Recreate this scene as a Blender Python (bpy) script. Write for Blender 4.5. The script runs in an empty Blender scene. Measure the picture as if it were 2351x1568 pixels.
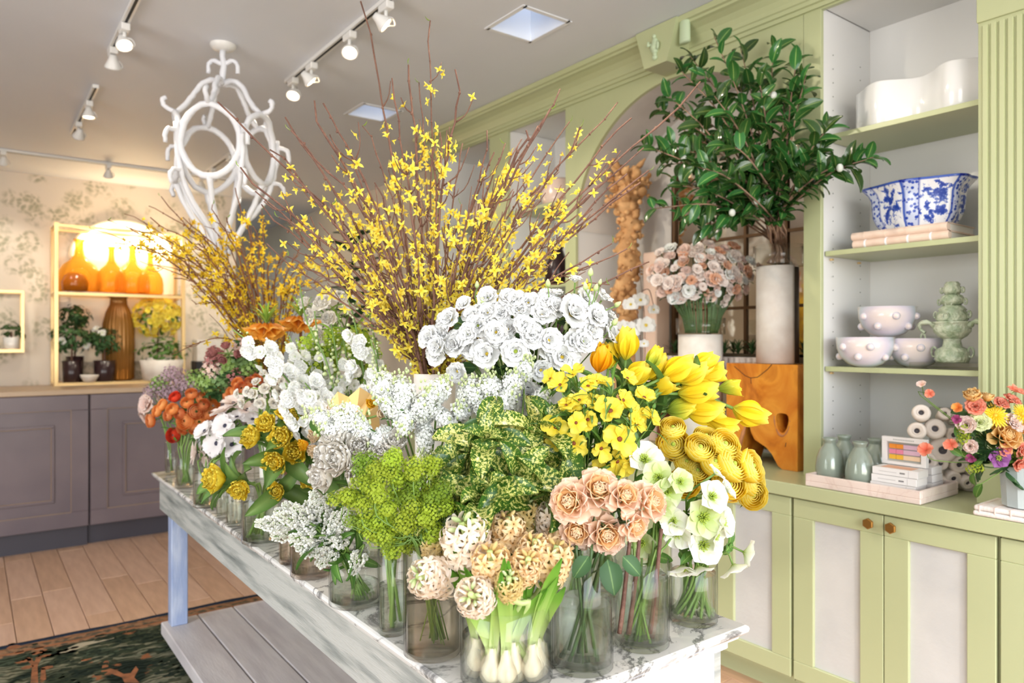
import bpy, bmesh, math, random
import numpy as np
from mathutils import Vector, Matrix, Quaternion

scene = bpy.context.scene
COL = scene.collection
PI = math.pi

# ------------------------------------------------------------------ camera
FPX, CX, CY, EYE = 1664.0, 1175.5, 785.0, 1.5
YAW = math.radians(36.8)
cam_d = bpy.data.cameras.new('camera'); cam = bpy.data.objects.new('camera', cam_d); COL.objects.link(cam)
cam.location = (0, 0, EYE); cam.rotation_euler = (PI/2, 0, -YAW)
cam_d.sensor_width = 36.0; cam_d.lens = 36.0*FPX/2351.0; cam_d.clip_start = 0.05; cam_d.clip_end = 200
cam_d.dof.use_dof = True; cam_d.dof.focus_distance = 1.75; cam_d.dof.aperture_fstop = 3.2
scene.camera = cam
FWD = Vector((math.sin(YAW), math.cos(YAW), 0)); RGT = Vector((math.cos(YAW), -math.sin(YAW), 0)); UP = Vector((0, 0, 1))

def at(px, py, d):                       # the point seen at a pixel, d metres along the optical axis
    return Vector((0, 0, EYE)) + d*(FWD + RGT*((px-CX)/FPX) + UP*((CY-py)/FPX))
def onz(px, py, z):
    return at(px, py, FPX*(EYE-z)/(py-CY))
def onx(px, py, x):
    return at(px, py, x/(FWD.x + RGT.x*(px-CX)/FPX))
def ony(px, py, y):
    return at(px, py, y/(FWD.y + RGT.y*(px-CX)/FPX))
def onto(px, py, x, y):                  # distance taken from a plan position
    return at(px, py, x*FWD.x + y*FWD.y)

# ------------------------------------------------------------------ view, world, daylight
scene.view_settings.view_transform = 'Standard'; scene.view_settings.look = 'None'
scene.view_settings.gamma = 1.0; scene.view_settings.use_curve_mapping = False
scene.view_settings.exposure = 0.26
w = bpy.data.worlds.new('sky'); scene.world = w; w.use_nodes = True
nt = w.node_tree; nt.nodes.clear()
sky = nt.nodes.new('ShaderNodeTexSky'); sky.sky_type = 'NISHITA'; sky.sun_disc = False
sky.sun_elevation = math.radians(48); sky.sun_rotation = math.radians(200); sky.air_density = 1.0; sky.dust_density = 1.5
bg = nt.nodes.new('ShaderNodeBackground'); bg.inputs[1].default_value = 0.5
wo = nt.nodes.new('ShaderNodeOutputWorld')
nt.links.new(sky.outputs[0], bg.inputs[0]); nt.links.new(bg.outputs[0], wo.inputs[0])

def light(name, kind, loc, energy, color, rot=(0,0,0), target=None, **kw):
    d = bpy.data.lights.new(name, kind); d.energy = energy; d.color = color
    for k, v in kw.items(): setattr(d, k, v)
    o = bpy.data.objects.new(name, d); COL.objects.link(o); o.location = loc; o.rotation_euler = rot
    if target is not None:
        o.rotation_euler = (Vector(target)-Vector(loc)).to_track_quat('-Z', 'Y').to_euler()
    return o
# daylight through the shop front behind the camera (glazed opening of wall_front)
light('shopfront_daylight', 'AREA', (0.4, -2.45, 1.75), 138, (0.95, 0.975, 1.0), target=(0.75, 3.0, 2.6), shape='RECTANGLE', size=4.6, size_y=2.3)
# added soft fill from the unseen left side, brightening the flowers
light('side_fill_light', 'AREA', (-2.9, 1.6, 1.75), 92, (1.0, 0.975, 0.95), target=(2.5, 1.9, 1.2), shape='RECTANGLE', size=2.6, size_y=2.0)
# low sun entering through the shop front
light('sun', 'SUN', (0, -6, 5), 0.9, (1.0, 0.93, 0.82), target=(2.6, 0.0, 1.75), angle=math.radians(1.2))

# ------------------------------------------------------------------ colour and materials
def lin(c):
    r = []
    for x in c[:3]:
        x = x/255.0
        r.append(x/12.92 if x <= 0.04045 else ((x+0.055)/1.055)**2.4)
    return (*r, 1.0)
MATS = {}
def _new(name):
    m = bpy.data.materials.new(name); m.use_nodes = True; n = m.node_tree; n.nodes.clear()
    MATS[name] = m
    return m, n, n.nodes.new, n.links.new
def ramp(n, stops, interp='LINEAR'):
    r = n.nodes.new('ShaderNodeValToRGB'); e = r.color_ramp; e.interpolation = interp
    while len(e.elements) < len(stops): e.elements.new(0.5)
    for i, (p, c) in enumerate(stops):
        e.elements[i].position = p; e.elements[i].color = lin(c)
    return r
def mat(name, c, rough=0.5, metal=0.0, c2=None, scale=6.0, amt=(0.35, 0.7), bump=0.0, bscale=60.0, emit=0.0, coat=0.0, stretch=None, spec=0.5, detail=4.0):
    m, n, N, L = _new(name)
    b = N('ShaderNodeBsdfPrincipled'); o = N('ShaderNodeOutputMaterial'); L(b.outputs[0], o.inputs[0])
    b.inputs['Roughness'].default_value = rough; b.inputs['Metallic'].default_value = metal
    b.inputs['Specular IOR Level'].default_value = spec; b.inputs['Coat Weight'].default_value = coat
    b.inputs['Base Color'].default_value = lin(c)
    tc = N('ShaderNodeTexCoord'); mp = N('ShaderNodeMapping'); L(tc.outputs['Object'], mp.inputs[0])
    if stretch: mp.inputs['Scale'].default_value = stretch
    if c2 is not None:
        t = N('ShaderNodeTexNoise'); t.inputs['Scale'].default_value = scale; t.inputs['Detail'].default_value = detail; L(mp.outputs[0], t.inputs['Vector'])
        r = ramp(n, [(amt[0], c), (amt[1], c2)]); L(t.outputs['Fac'], r.inputs[0]); L(r.outputs[0], b.inputs['Base Color'])
    if bump:
        t2 = N('ShaderNodeTexNoise'); t2.inputs['Scale'].default_value = bscale; t2.inputs['Detail'].default_value = 3; L(mp.outputs[0], t2.inputs['Vector'])
        bp = N('ShaderNodeBump'); bp.inputs['Strength'].default_value = bump; bp.inputs['Distance'].default_value = 0.01
        L(t2.outputs['Fac'], bp.inputs['Height']); L(bp.outputs[0], b.inputs['Normal'])
    if emit:
        b.inputs['Emission Color'].default_value = lin(c); b.inputs['Emission Strength'].default_value = emit
    return m
def flora(name, stops, transl=0.3, rough=0.55, mode='v', var=0.06, vein=0.0, spec=0.3, hue=0.0):
    """petal or leaf: colour runs along the petal (v) or from the midrib out (mid)"""
    m, n, N, L = _new(name)
    uv = N('ShaderNodeUVMap'); sp = N('ShaderNodeSeparateXYZ'); L(uv.outputs[0], sp.inputs[0])
    if mode == 'mid':
        a = N('ShaderNodeMath'); a.operation = 'SUBTRACT'; L(sp.outputs[0], a.inputs[0]); a.inputs[1].default_value = 0.5
        b2 = N('ShaderNodeMath'); b2.operation = 'ABSOLUTE'; L(a.outputs[0], b2.inputs[0]); src = b2.outputs[0]
    else: src = sp.outputs[1]
    r = ramp(n, stops); L(src, r.inputs[0])
    oi = N('ShaderNodeObjectInfo'); mr = N('ShaderNodeMapRange'); L(oi.outputs['Random'], mr.inputs[0])
    mr.inputs[3].default_value = 1-var*1.6; mr.inputs[4].default_value = 1+var
    hs = N('ShaderNodeHueSaturation'); L(r.outputs[0], hs.inputs['Color']); L(mr.outputs[0], hs.inputs['Value'])
    if hue:
        mh = N('ShaderNodeMapRange'); L(oi.outputs['Random'], mh.inputs[0]); mh.inputs[3].default_value = 0.5-hue; mh.inputs[4].default_value = 0.5+hue; L(mh.outputs[0], hs.inputs['Hue'])
    b = N('ShaderNodeBsdfPrincipled'); L(hs.outputs[0], b.inputs['Base Color']); b.inputs['Roughness'].default_value = rough; b.inputs['Specular IOR Level'].default_value = spec
    if vein:
        wv = N('ShaderNodeTexWave'); wv.inputs['Scale'].default_value = 6; wv.inputs['Distortion'].default_value = 2; L(uv.outputs[0], wv.inputs[0])
        bp = N('ShaderNodeBump'); bp.inputs['Strength'].default_value = vein; bp.inputs['Distance'].default_value = 0.004; L(wv.outputs['Fac'], bp.inputs['Height']); L(bp.outputs[0], b.inputs['Normal'])
    t = N('ShaderNodeBsdfTranslucent'); L(hs.outputs[0], t.inputs[0])
    mx = N('ShaderNodeMixShader'); mx.inputs[0].default_value = transl; L(b.outputs[0], mx.inputs[1]); L(t.outputs[0], mx.inputs[2])
    o = N('ShaderNodeOutputMaterial'); L(mx.outputs[0], o.inputs[0])
    return m
def glass(name, tint=(245, 248, 246), ior=1.45, rough=0.0, boost=1.0):
    m, n, N, L = _new(name)
    t = N('ShaderNodeBsdfTransparent'); lw = N('ShaderNodeLayerWeight'); lw.inputs[0].default_value = 0.5
    er = ramp(n, [(0.0, tint), (0.72, tint), (0.93, tuple(int(x*0.80) for x in tint)), (1.0, tuple(int(x*0.62) for x in tint))]); L(lw.outputs['Facing'], er.inputs[0]); L(er.outputs[0], t.inputs[0])
    g = N('ShaderNodeBsdfGlossy'); g.inputs['Roughness'].default_value = rough; g.inputs[0].default_value = (1, 1, 1, 1)
    f = N('ShaderNodeLayerWeight'); f.inputs[0].default_value = 0.5
    pw = N('ShaderNodeMath'); pw.operation = 'POWER'; L(f.outputs['Facing'], pw.inputs[0]); pw.inputs[1].default_value = 4.0
    mu = N('ShaderNodeMath'); mu.operation = 'MULTIPLY_ADD'; mu.use_clamp = True; L(pw.outputs[0], mu.inputs[0]); mu.inputs[1].default_value = 0.5*boost; mu.inputs[2].default_value = ((ior-1)/(ior+1))**2*boost
    mx = N('ShaderNodeMixShader'); L(mu.outputs[0], mx.inputs[0]); L(t.outputs[0], mx.inputs[1]); L(g.outputs[0], mx.inputs[2])
    o = N('ShaderNodeOutputMaterial'); L(mx.outputs[0], o.inputs[0])
    return m

# ------------------------------------------------------------------ geometry helpers
class G:
    def __init__(s): s.V = []; s.F = []; s.T = []; s.n = 0
    def add(s, V, F, T=None):
        V = np.asarray(V, float).reshape(-1, 3); k = s.n
        s.V.append(V); s.F.extend([tuple(i+k for i in f) for f in F])
        s.T.append(np.asarray(T, float).reshape(-1, 2) if T is not None else np.zeros((len(V), 2)))
        s.n += len(V); return s
    def join(s, g, M=None):
        V = g.verts()
        if M is not None:
            A = np.array(M); V = V @ A[:3, :3].T + A[:3, 3]
        return s.add(V, g.F, g.uvs())
    def verts(s):
        if len(s.V) > 1: s.V = [np.concatenate(s.V)]
        return s.V[0] if s.V else np.zeros((0, 3))
    def uvs(s):
        if len(s.T) > 1: s.T = [np.concatenate(s.T)]
        return s.T[0] if s.T else np.zeros((0, 2))
    def moved(s, M): return G().join(s, M)
    def mesh(s, name, m, smooth=True, off=None):
        V = s.verts()
        if off is not None: V = V - np.array(off)
        me = bpy.data.meshes.new(name); me.from_pydata(V.tolist(), [], s.F)
        T = s.uvs()
        if T.any():
            uv = me.uv_layers.new(name='UVMap'); li = np.empty(len(me.loops), int); me.loops.foreach_get('vertex_index', li)
            uv.data.foreach_set('uv', T[li].ravel())
        if smooth: me.polygons.foreach_set('use_smooth', [True]*len(me.polygons))
        me.materials.append(MATS[m] if isinstance(m, str) else m)
        return me

def box(x0, x1, y0, y1, z0, z1, bev=0.0, seg=1):
    g = G()
    if bev <= 0:
        V = [(x, y, z) for z in (z0, z1) for y in (y0, y1) for x in (x0, x1)]
        return g.add(V, [(0,2,3,1), (4,5,7,6), (0,1,5,4), (2,6,7,3), (0,4,6,2), (1,3,7,5)])
    bm = bmesh.new(); bmesh.ops.create_cube(bm, size=1)
    for v in bm.verts: v.co = Vector(((x0+x1)/2+v.co.x*(x1-x0), (y0+y1)/2+v.co.y*(y1-y0), (z0+z1)/2+v.co.z*(z1-z0)))
    bmesh.ops.bevel(bm, geom=bm.edges[:], offset=bev, segments=seg, affect='EDGES', profile=0.5)
    bm.verts.index_update()
    g.add([v.co[:] for v in bm.verts], [[v.index for v in f.verts] for f in bm.faces]); bm.free()
    return g
def lathe(prof, n=24, lobes=0, amp=0.0, sx=1.0, sy=1.0, cap0=True, cap1=False):
    V, F, T = [], [], []; k = len(prof)
    for i in range(n):
        a = 2*PI*i/n; m = 1+amp*math.cos(lobes*a) if lobes else 1
        for j, (r, z) in enumerate(prof):
            V.append((r*m*sx*math.cos(a), r*m*sy*math.sin(a), z)); T.append((i/n, j/max(1, k-1)))
    for i in range(n):
        q = (i+1) % n
        for j in range(k-1): F.append((i*k+j, q*k+j, q*k+j+1, i*k+j+1))
    if cap0: F.append(tuple(i*k for i in reversed(range(n))))
    if cap1: F.append(tuple(i*k+k-1 for i in range(n)))
    return G().add(V, F, T)
def catmull(P, n):
    P = [Vector(p) for p in P]
    if len(P) == 2: return [P[0].lerp(P[1], i/n) for i in range(n+1)]
    Q = [2*P[0]-P[1]]+P+[2*P[-1]-P[-2]]; out = []; m = len(P)-1
    for i in range(n+1):
        t = i/n*m; k = min(int(t), m-1); t -= k; a, b, c, d = Q[k:k+4]
        out.append(0.5*((2*b)+(c-a)*t+(2*a-5*b+4*c-d)*t*t+(3*b-a-3*c+d)*t**3))
    return out
def tube(P, r0, r1=None, sides=6, closed=False, wob=0.0, rng=None, cap=True):
    r1 = r0 if r1 is None else r1; V, F, T = [], [], []; n = len(P); ref = None
    for i, p in enumerate(P):
        if closed: t = P[(i+1) % n]-P[i-1]
        else: t = P[min(i+1, n-1)]-P[max(i-1, 0)]
        t = t.normalized() if t.length > 1e-9 else Vector((0, 0, 1))
        if ref is None: ref = t.orthogonal().normalized()
        ref = (ref-t*ref.dot(t)); ref = ref.normalized() if ref.length > 1e-6 else t.orthogonal().normalized()
        b = t.cross(ref); r = r0+(r1-r0)*i/max(1, n-1)
        if wob and rng: r *= 1+rng.uniform(-wob, wob)
        for k in range(sides):
            a = 2*PI*k/sides; V.append(tuple(p+(ref*math.cos(a)+b*math.sin(a))*r)); T.append((k/sides, i/max(1, n-1)))
    for i in range(n if closed else n-1):
        q = (i+1) % n
        for k in range(sides):
            l = (k+1) % sides; F.append((i*sides+k, i*sides+l, q*sides+l, q*sides+k))
    if cap and not closed:
        F.append(tuple(reversed(range(sides)))); F.append(tuple((n-1)*sides+k for k in range(sides)))
    return G().add(V, F, T)
def sphere(r, n=10, m=6, s=(1, 1, 1), c=(0, 0, 0)):
    pr = [(max(1e-4, r*math.sin(PI*j/m)), -r*math.cos(PI*j/m)) for j in range(m+1)]
    g = lathe(pr, n, cap0=False); V = g.verts()*np.array(s)+np.array(c); return G().add(V, g.F, g.uvs())
def petal(L=1.0, W=0.6, p=1.0, q=0.5, b=0.15, th0=60, th1=20, cup=0.2, ruf=0.0, kr=3, fold=0.0, nu=4, nv=5, ph=0.0, twist=0.0):
    """p: where the petal is widest, q: below 0.45 a round tip, above it a pointed one"""
    V, T, F = [], [], []; y = z = 0.0; vm = 0.5**(1.0/p); vs_ = [1-(1-j/nv)**1.45 if q < 0.45 else j/nv for j in range(nv+1)]
    for j, v in enumerate(vs_):
        if j:
            dv = v-vs_[j-1]; th = math.radians(th0+(th1-th0)*(v-0.5*dv)); y += math.cos(th)*L*dv; z += math.sin(th)*L*dv
        th = math.radians(th0+(th1-th0)*v)
        if q < 0.45 and v > vm: wd = W/2*max(0.16, (1-((v-vm)/(1-vm))**2.3)**(1/2.3))
        else: wd = W/2*max(0.07 if j == nv else 0.0, max(0.0, math.sin(PI*min(1.0, v**p)))**(q if q >= 0.45 else 0.8) + b*(1-v))
        for i in range(nu+1):
            u = -1+2*i/nu
            h = cup*u*u*wd*2 + fold*abs(u)*wd + ruf*math.sin(kr*PI*u+ph+v*2)*v**2
            yo = -0.10*L*u*u*max(0.0, v-0.8)*5 if q < 0.45 else 0.0
            V.append((u*wd, y-math.sin(th)*h+math.cos(th)*yo, z+math.cos(th)*h+math.sin(th)*yo+twist*v*u*wd)); T.append((i/nu, v))
    for j in range(nv):
        for i in range(nu):
            a = j*(nu+1)+i; F.append((a, a+1, a+nu+2, a+nu+1))
    return G().add(V, F, T)
def aim(P, z, roll=0.0, s=1.0):
    z = Vector(z).normalized(); q = z.to_track_quat('Z', 'Y')
    return Matrix.Translation(P) @ q.to_matrix().to_4x4() @ Matrix.Rotation(roll, 4, 'Z') @ Matrix.Scale(s, 4)
TR = Matrix.Translation
def RX(a): return Matrix.Rotation(math.radians(a), 4, 'X')
def RY(a): return Matrix.Rotation(math.radians(a), 4, 'Y')
def RZ(a): return Matrix.Rotation(math.radians(a), 4, 'Z')

# ------------------------------------------------------------------ objects
ORIG = {}
def tag(o, label=None, cat=None, group=None, kind=None):
    if label: o['label'] = label
    if cat: o['category'] = cat
    if group: o['group'] = group
    if kind: o['kind'] = kind
    return o
def thing(name, label, cat, loc, group=None):
    o = bpy.data.objects.new(name, None); COL.objects.link(o); o.location = loc; o.empty_display_size = 0.02
    ORIG[o.name] = Vector(loc); return tag(o, label, cat, group)
def part(name, g, m, parent, smooth=True, label=None, kind=None):
    """geometry given in room coordinates, hung under its thing or part"""
    off = ORIG[parent.name] if parent is not None else Vector((0, 0, 0))
    o = bpy.data.objects.new(name, g.mesh(name, m, smooth, off)); COL.objects.link(o)
    o.parent = parent; ORIG[o.name] = off.copy()
    return tag(o, label, kind=kind)
def inst(name, me, M, parent):
    """a shared mesh set down at a room matrix under its thing"""
    o = bpy.data.objects.new(name, me); COL.objects.link(o); o.parent = parent
    o.matrix_basis = TR(-ORIG[parent.name]) @ M
    return o
def solo(name, g, m, label, cat, base, group=None, smooth=True, kind=None):
    o = bpy.data.objects.new(name, g.mesh(name, m, smooth, Vector(base))); COL.objects.link(o); o.location = base
    ORIG[o.name] = Vector(base); return tag(o, label, cat, group, kind)
def struct(name, g, m, smooth=False, parent=None, label=None):
    o = bpy.data.objects.new(name, g.mesh(name, m, smooth)); COL.objects.link(o); ORIG[o.name] = Vector((0, 0, 0))
    if parent: o.parent = parent
    else: o['kind'] = 'structure'
    return tag(o, label)
ORD = 'first second third fourth fifth sixth seventh eighth ninth tenth eleventh twelfth thirteenth fourteenth fifteenth sixteenth seventeenth eighteenth nineteenth twentieth twenty-first twenty-second twenty-third twenty-fourth'.split()

# ================================================================== MATERIALS OF THE ROOM
mat('ceiling_paint', (230, 233, 240), 0.55, c2=(224, 227, 234), scale=0.7)
mat('green_paint', (188, 193, 149), 0.32, c2=(183, 189, 144), scale=1.5)
mat('shelf_white', (236, 235, 232), 0.5)
mat('plaster', (226, 221, 214), 0.7, c2=(205, 199, 194), scale=3.0)
mat('wall_warm', (222, 212, 196), 0.7)
mat('panel_linen', (212, 211, 207), 0.6, c2=(198, 198, 196), scale=4.0, bump=0.1)
mat('taupe_paint', (112, 98, 101), 0.35, c2=(96, 84, 89), scale=2.2)
mat('toe_dark', (62, 58, 66), 0.4)
mat('counter_wood', (176, 150, 122), 0.35)
mat('plank_wood', (216, 176, 144), 0.42, c2=(188, 148, 118), scale=3.0, stretch=(9, 1.2, 1), amt=(0.3, 0.75), bump=0.06, bscale=14)
mat('plank_wood_pale', (222, 184, 156), 0.42, c2=(198, 158, 130), scale=3.0, stretch=(9, 1.2, 1), amt=(0.3, 0.75), bump=0.06, bscale=14)
mat('sub_floor', (120, 92, 74), 0.8)
mat('white_metal', (236, 234, 230), 0.35)
mat('black_slot', (25, 24, 24), 0.6)
mat('lamp_glow', (255, 226, 180), 0.4, emit=14.0)
mat('gold', (238, 204, 146), 0.3, metal=0.7)
mat('brass', (176, 128, 66), 0.35, metal=0.9)
mat('papier_white', (232, 233, 238), 0.75, bump=0.5, bscale=45)
mat('distressed_lit', (222, 224, 230), 0.6, c2=(176, 184, 204), scale=6.0, stretch=(3, 3, 0.8), amt=(0.45, 0.75), bump=0.25, bscale=40, detail=8)  # worn paint, paler copy: brighter light on the near end put into the colour
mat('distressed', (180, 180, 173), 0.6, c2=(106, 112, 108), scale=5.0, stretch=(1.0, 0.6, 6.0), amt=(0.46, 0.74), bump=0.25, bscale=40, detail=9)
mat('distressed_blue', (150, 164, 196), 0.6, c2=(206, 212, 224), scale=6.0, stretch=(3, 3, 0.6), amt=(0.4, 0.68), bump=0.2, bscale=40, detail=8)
mat('worn_edge', (158, 132, 108), 0.45)
mat('platform_wood', (212, 205, 201), 0.55, c2=(190, 182, 180), scale=3.0, stretch=(8, 1, 1), amt=(0.35, 0.7), bump=0.12, bscale=20, detail=8)
mat('ceramic_white', (238, 237, 236), 0.14, coat=0.5)
mat('ceramic_matte', (238, 232, 224), 0.5, c2=(222, 212, 202), scale=12)
mat('black_thing', (34, 32, 34), 0.45)
mat('dark_pot', (52, 34, 36), 0.22)
mat('soil', (70, 58, 36), 0.9)

def marble(name, c, vein, scale=2.2, rough=0.14):
    m, n, N, L = _new(name)
    tc = N('ShaderNodeTexCoord'); t = N('ShaderNodeTexNoise'); t.inputs['Scale'].default_value = scale; t.inputs['Detail'].default_value = 9; t.inputs['Roughness'].default_value = 0.62; t.inputs['Distortion'].default_value = 1.6
    L(tc.outputs['Object'], t.inputs['Vector'])
    r = ramp(n, [(0.0, c), (0.455, c), (0.49, vein), (0.515, c), (0.60, c), (0.625, tuple(int(a*0.6+b_*0.4) for a, b_ in zip(c, vein))), (0.65, c)]); L(t.outputs['Fac'], r.inputs[0])
    t2 = N('ShaderNodeTexNoise'); t2.inputs['Scale'].default_value = scale*0.6; L(tc.outputs['Object'], t2.inputs['Vector'])
    r2 = ramp(n, [(0.35, (255, 255, 255)), (0.75, (216, 214, 210))]); L(t2.outputs['Fac'], r2.inputs[0])
    mx = N('ShaderNodeMix'); mx.data_type = 'RGBA'; mx.blend_type = 'MULTIPLY'; mx.inputs[0].default_value = 1.0
    L(r.outputs[0], mx.inputs[6]); L(r2.outputs[0], mx.inputs[7])
    b = N('ShaderNodeBsdfPrincipled'); b.inputs['Roughness'].default_value = rough; L(mx.outputs[2], b.inputs['Base Color'])
    o = N('ShaderNodeOutputMaterial'); L(b.outputs[0], o.inputs[0]); return m
marble('marble', (226, 223, 218), (116, 115, 114), 1.9)
marble('marble_pink', (246, 228, 218), (236, 214, 204), 5.0, 0.35)
marble('marble_grey', (206, 202, 190), (160, 158, 146), 6.0, 0.3)

def wallpaper():
    m, n, N, L = _new('wallpaper')
    tc = N('ShaderNodeTexCoord'); base = (233, 222, 208)
    wp = N('ShaderNodeTexNoise'); wp.inputs['Scale'].default_value = 9; wp.inputs['Detail'].default_value = 2; L(tc.outputs['Object'], wp.inputs['Vector'])
    vm = N('ShaderNodeVectorMath'); vm.operation = 'MULTIPLY_ADD'; L(wp.outputs['Color'], vm.inputs[0]); vm.inputs[1].default_value = (0.12, 0.12, 0.12); L(tc.outputs['Object'], vm.inputs[2])
    v = N('ShaderNodeTexVoronoi'); v.inputs['Scale'].default_value = 4.2; v.inputs['Randomness'].default_value = 0.9; L(vm.outputs[0], v.inputs['Vector'])
    lf = N('ShaderNodeTexVoronoi'); lf.inputs['Scale'].default_value = 24; L(vm.outputs[0], lf.inputs['Vector'])
    r = ramp(n, [(0.0, (0, 0, 0)), (0.36, (0, 0, 0)), (0.56, (255, 255, 255))]); L(v.outputs['Distance'], r.inputs[0])
    r2 = ramp(n, [(0.2, (176, 172, 148)), (0.5, (206, 198, 178)), (0.7, base)]); L(lf.outputs['Distance'], r2.inputs[0])
    mx = N('ShaderNodeMix'); mx.data_type = 'RGBA'; L(r.outputs[0], mx.inputs[0]); L(r2.outputs[0], mx.inputs[6]); mx.inputs[7].default_value = lin(base)
    b = N('ShaderNodeBsdfPrincipled'); b.inputs['Roughness'].default_value = 0.75; L(mx.outputs[2], b.inputs['Base Color'])
    o = N('ShaderNodeOutputMaterial'); L(b.outputs[0], o.inputs[0])
wallpaper()

def rugmat():
    m, n, N, L = _new('rug_field')
    tc = N('ShaderNodeTexCoord')
    a = N('ShaderNodeTexNoise'); a.inputs['Scale'].default_value = 3.2; a.inputs['Detail'].default_value = 2; a.inputs['Distortion'].default_value = 1.0; L(tc.outputs['Object'], a.inputs['Vector'])
    r = ramp(n, [(0.0, (26, 34, 30)), (0.44, (40, 50, 40)), (0.50, (96, 98, 76)), (0.56, (132, 128, 104)), (0.62, (74, 84, 66)), (1.0, (34, 44, 38))]); L(a.outputs['Fac'], r.inputs[0])
    wv = N('ShaderNodeTexWave'); wv.wave_type = 'RINGS'; wv.inputs['Scale'].default_value = 9; wv.inputs['Distortion'].default_value = 14; wv.inputs['Detail'].default_value = 3; L(tc.outputs['Object'], wv.inputs['Vector'])
    r2 = ramp(n, [(0.2, (120, 128, 116)), (0.6, (255, 255, 255))]); L(wv.outputs['Fac'], r2.inputs[0])
    mx = N('ShaderNodeMix'); mx.data_type = 'RGBA'; mx.blend_type = 'MULTIPLY'; mx.inputs[0].default_value = 0.8; L(r.outputs[0], mx.inputs[6]); L(r2.outputs[0], mx.inputs[7])
    v = N('ShaderNodeTexNoise'); v.inputs['Scale'].default_value = 11; v.inputs['Detail'].default_value = 4; L(tc.outputs['Object'], v.inputs['Vector'])
    r3 = ramp(n, [(0.62, (0, 0, 0)), (0.68, (255, 255, 255))]); L(v.outputs['Fac'], r3.inputs[0])
    mx2 = N('ShaderNodeMix'); mx2.data_type = 'RGBA'; L(r3.outputs[0], mx2.inputs[0]); L(mx.outputs[2], mx2.inputs[6]); mx2.inputs[7].default_value = lin((150, 96, 62))
    b = N('ShaderNodeBsdfPrincipled'); b.inputs['Roughness'].default_value = 0.95; b.inputs['Specular IOR Level'].default_value = 0.1; L(mx2.outputs[2], b.inputs['Base Color'])
    o = N('ShaderNodeOutputMaterial'); L(b.outputs[0], o.inputs[0])
rugmat()
mat('rug_navy', (36, 44, 58), 0.95, spec=0.1)
mat('rug_tan', (150, 112, 82), 0.95, c2=(84, 78, 64), scale=30, spec=0.1, amt=(0.42, 0.58))
mat('rug_rust', (170, 108, 72), 0.95, c2=(120, 84, 60), scale=25, spec=0.1)
mat('rug_leaf', (34, 44, 36), 0.95, c2=(64, 70, 50), scale=30, spec=0.1)
mat('rug_cream', (176, 164, 138), 0.95, spec=0.1)

# ================================================================== THE ROOM
HC = 3.08
fl = struct('floor', box(-3.0, 3.6, -2.6, 11.0, -0.12, -0.012), 'sub_floor')
rng = random.Random(3)
PW = 0.158; cols = range(-8, 21); pm = {}
for c in cols:
    x0 = c*PW+0.03; y = 1.2 - rng.random()*1.2 if c > -3 else 2.6-rng.random()*1.2
    while y < 7.6:
        ln = rng.choice((0.9, 1.2, 1.5)); key = (ln, rng.random() < 0.4)
        if key not in pm:
            pm[key] = box(-PW/2+0.0018, PW/2-0.0018, 0.0015, ln-0.0015, -0.014, 0.0, 0.0018).mesh('plank', 'plank_wood_pale' if key[1] else 'plank_wood', False)
        o = bpy.data.objects.new('plank', pm[key]); COL.objects.link(o); o.parent = fl
        o.location = (x0+PW/2, y, rng.uniform(-0.0006, 0.0004)); y += ln
SKY = [(2.09, 2.365, 2.70, 3.0), (2.09, 2.38, 4.44, 4.72)]
g = G(); xs = [-3.0, 2.09, 2.37, 3.6]; ys = [-2.6, 2.70, 3.0, 4.44, 4.72, 11.0]
for i in range(3):
    for j in range(5):
        if i == 1 and j in (1, 3): continue
        g.join(box(xs[i], xs[i+1], ys[j], ys[j+1], HC, HC+0.34))
struct('ceiling', g, 'ceiling_paint')
glass('sky_glass', (236, 244, 250))
mat('skylight_white', (240, 242, 245), 0.6)
for k, (x0, x1, y0, y1) in enumerate(SKY):
    x1 = 2.37; t = 0.012; g = G()
    for b_ in ((x0-t, x0+t, y0-t, y1+t), (x1-t, x1+t, y0-t, y1+t), (x0, x1, y0-t, y0+t), (x0, x1, y1-t, y1+t)):
        g.join(box(*b_, HC-0.004, HC+0.36))
    wn = struct('window_%d' % (k+1), g, 'skylight_white')
    struct('pane', box(x0, x1, y0, y1, HC+0.33, HC+0.336), 'sky_glass', parent=wn)
struct('wall_back', box(-3.0, 2.34, 8.2, 8.32, 0, HC), 'wallpaper')
struct('wall_far', box(2.2, 3.6, 10.9, 11.0, 0, HC), 'wall_warm')
struct('wall_right', box(3.36, 3.5, -2.6, 11.0, 0, HC), 'wall_warm')
struct('wall_left', box(-3.1, -3.0, 3.0, 8.3, 0, HC).join(box(-3.1, -3.0, -2.6, 0.1, 0, HC)).join(box(-3.1, -3.0, 0.1, 3.0, 0, 0.6)).join(box(-3.1, -3.0, 0.1, 3.0, 2.8, HC)), 'wall_warm')
struct('wall_front', box(-3.1, -2.0, -2.7, -2.6, 0, HC).join(box(2.8, 3.5, -2.7, -2.6, 0, HC)).join(box(-2.0, 2.8, -2.7, -2.6, 0, 0.45)).join(box(-2.0, 2.8, -2.7, -2.6, 2.95, HC)), 'wall_warm')
for k in range(3): struct('trim_%d' % (k+1), box(-0.85+k*1.2, -0.79+k*1.2, -2.68, -2.62, 0.45, 2.95), 'white_metal')

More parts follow.
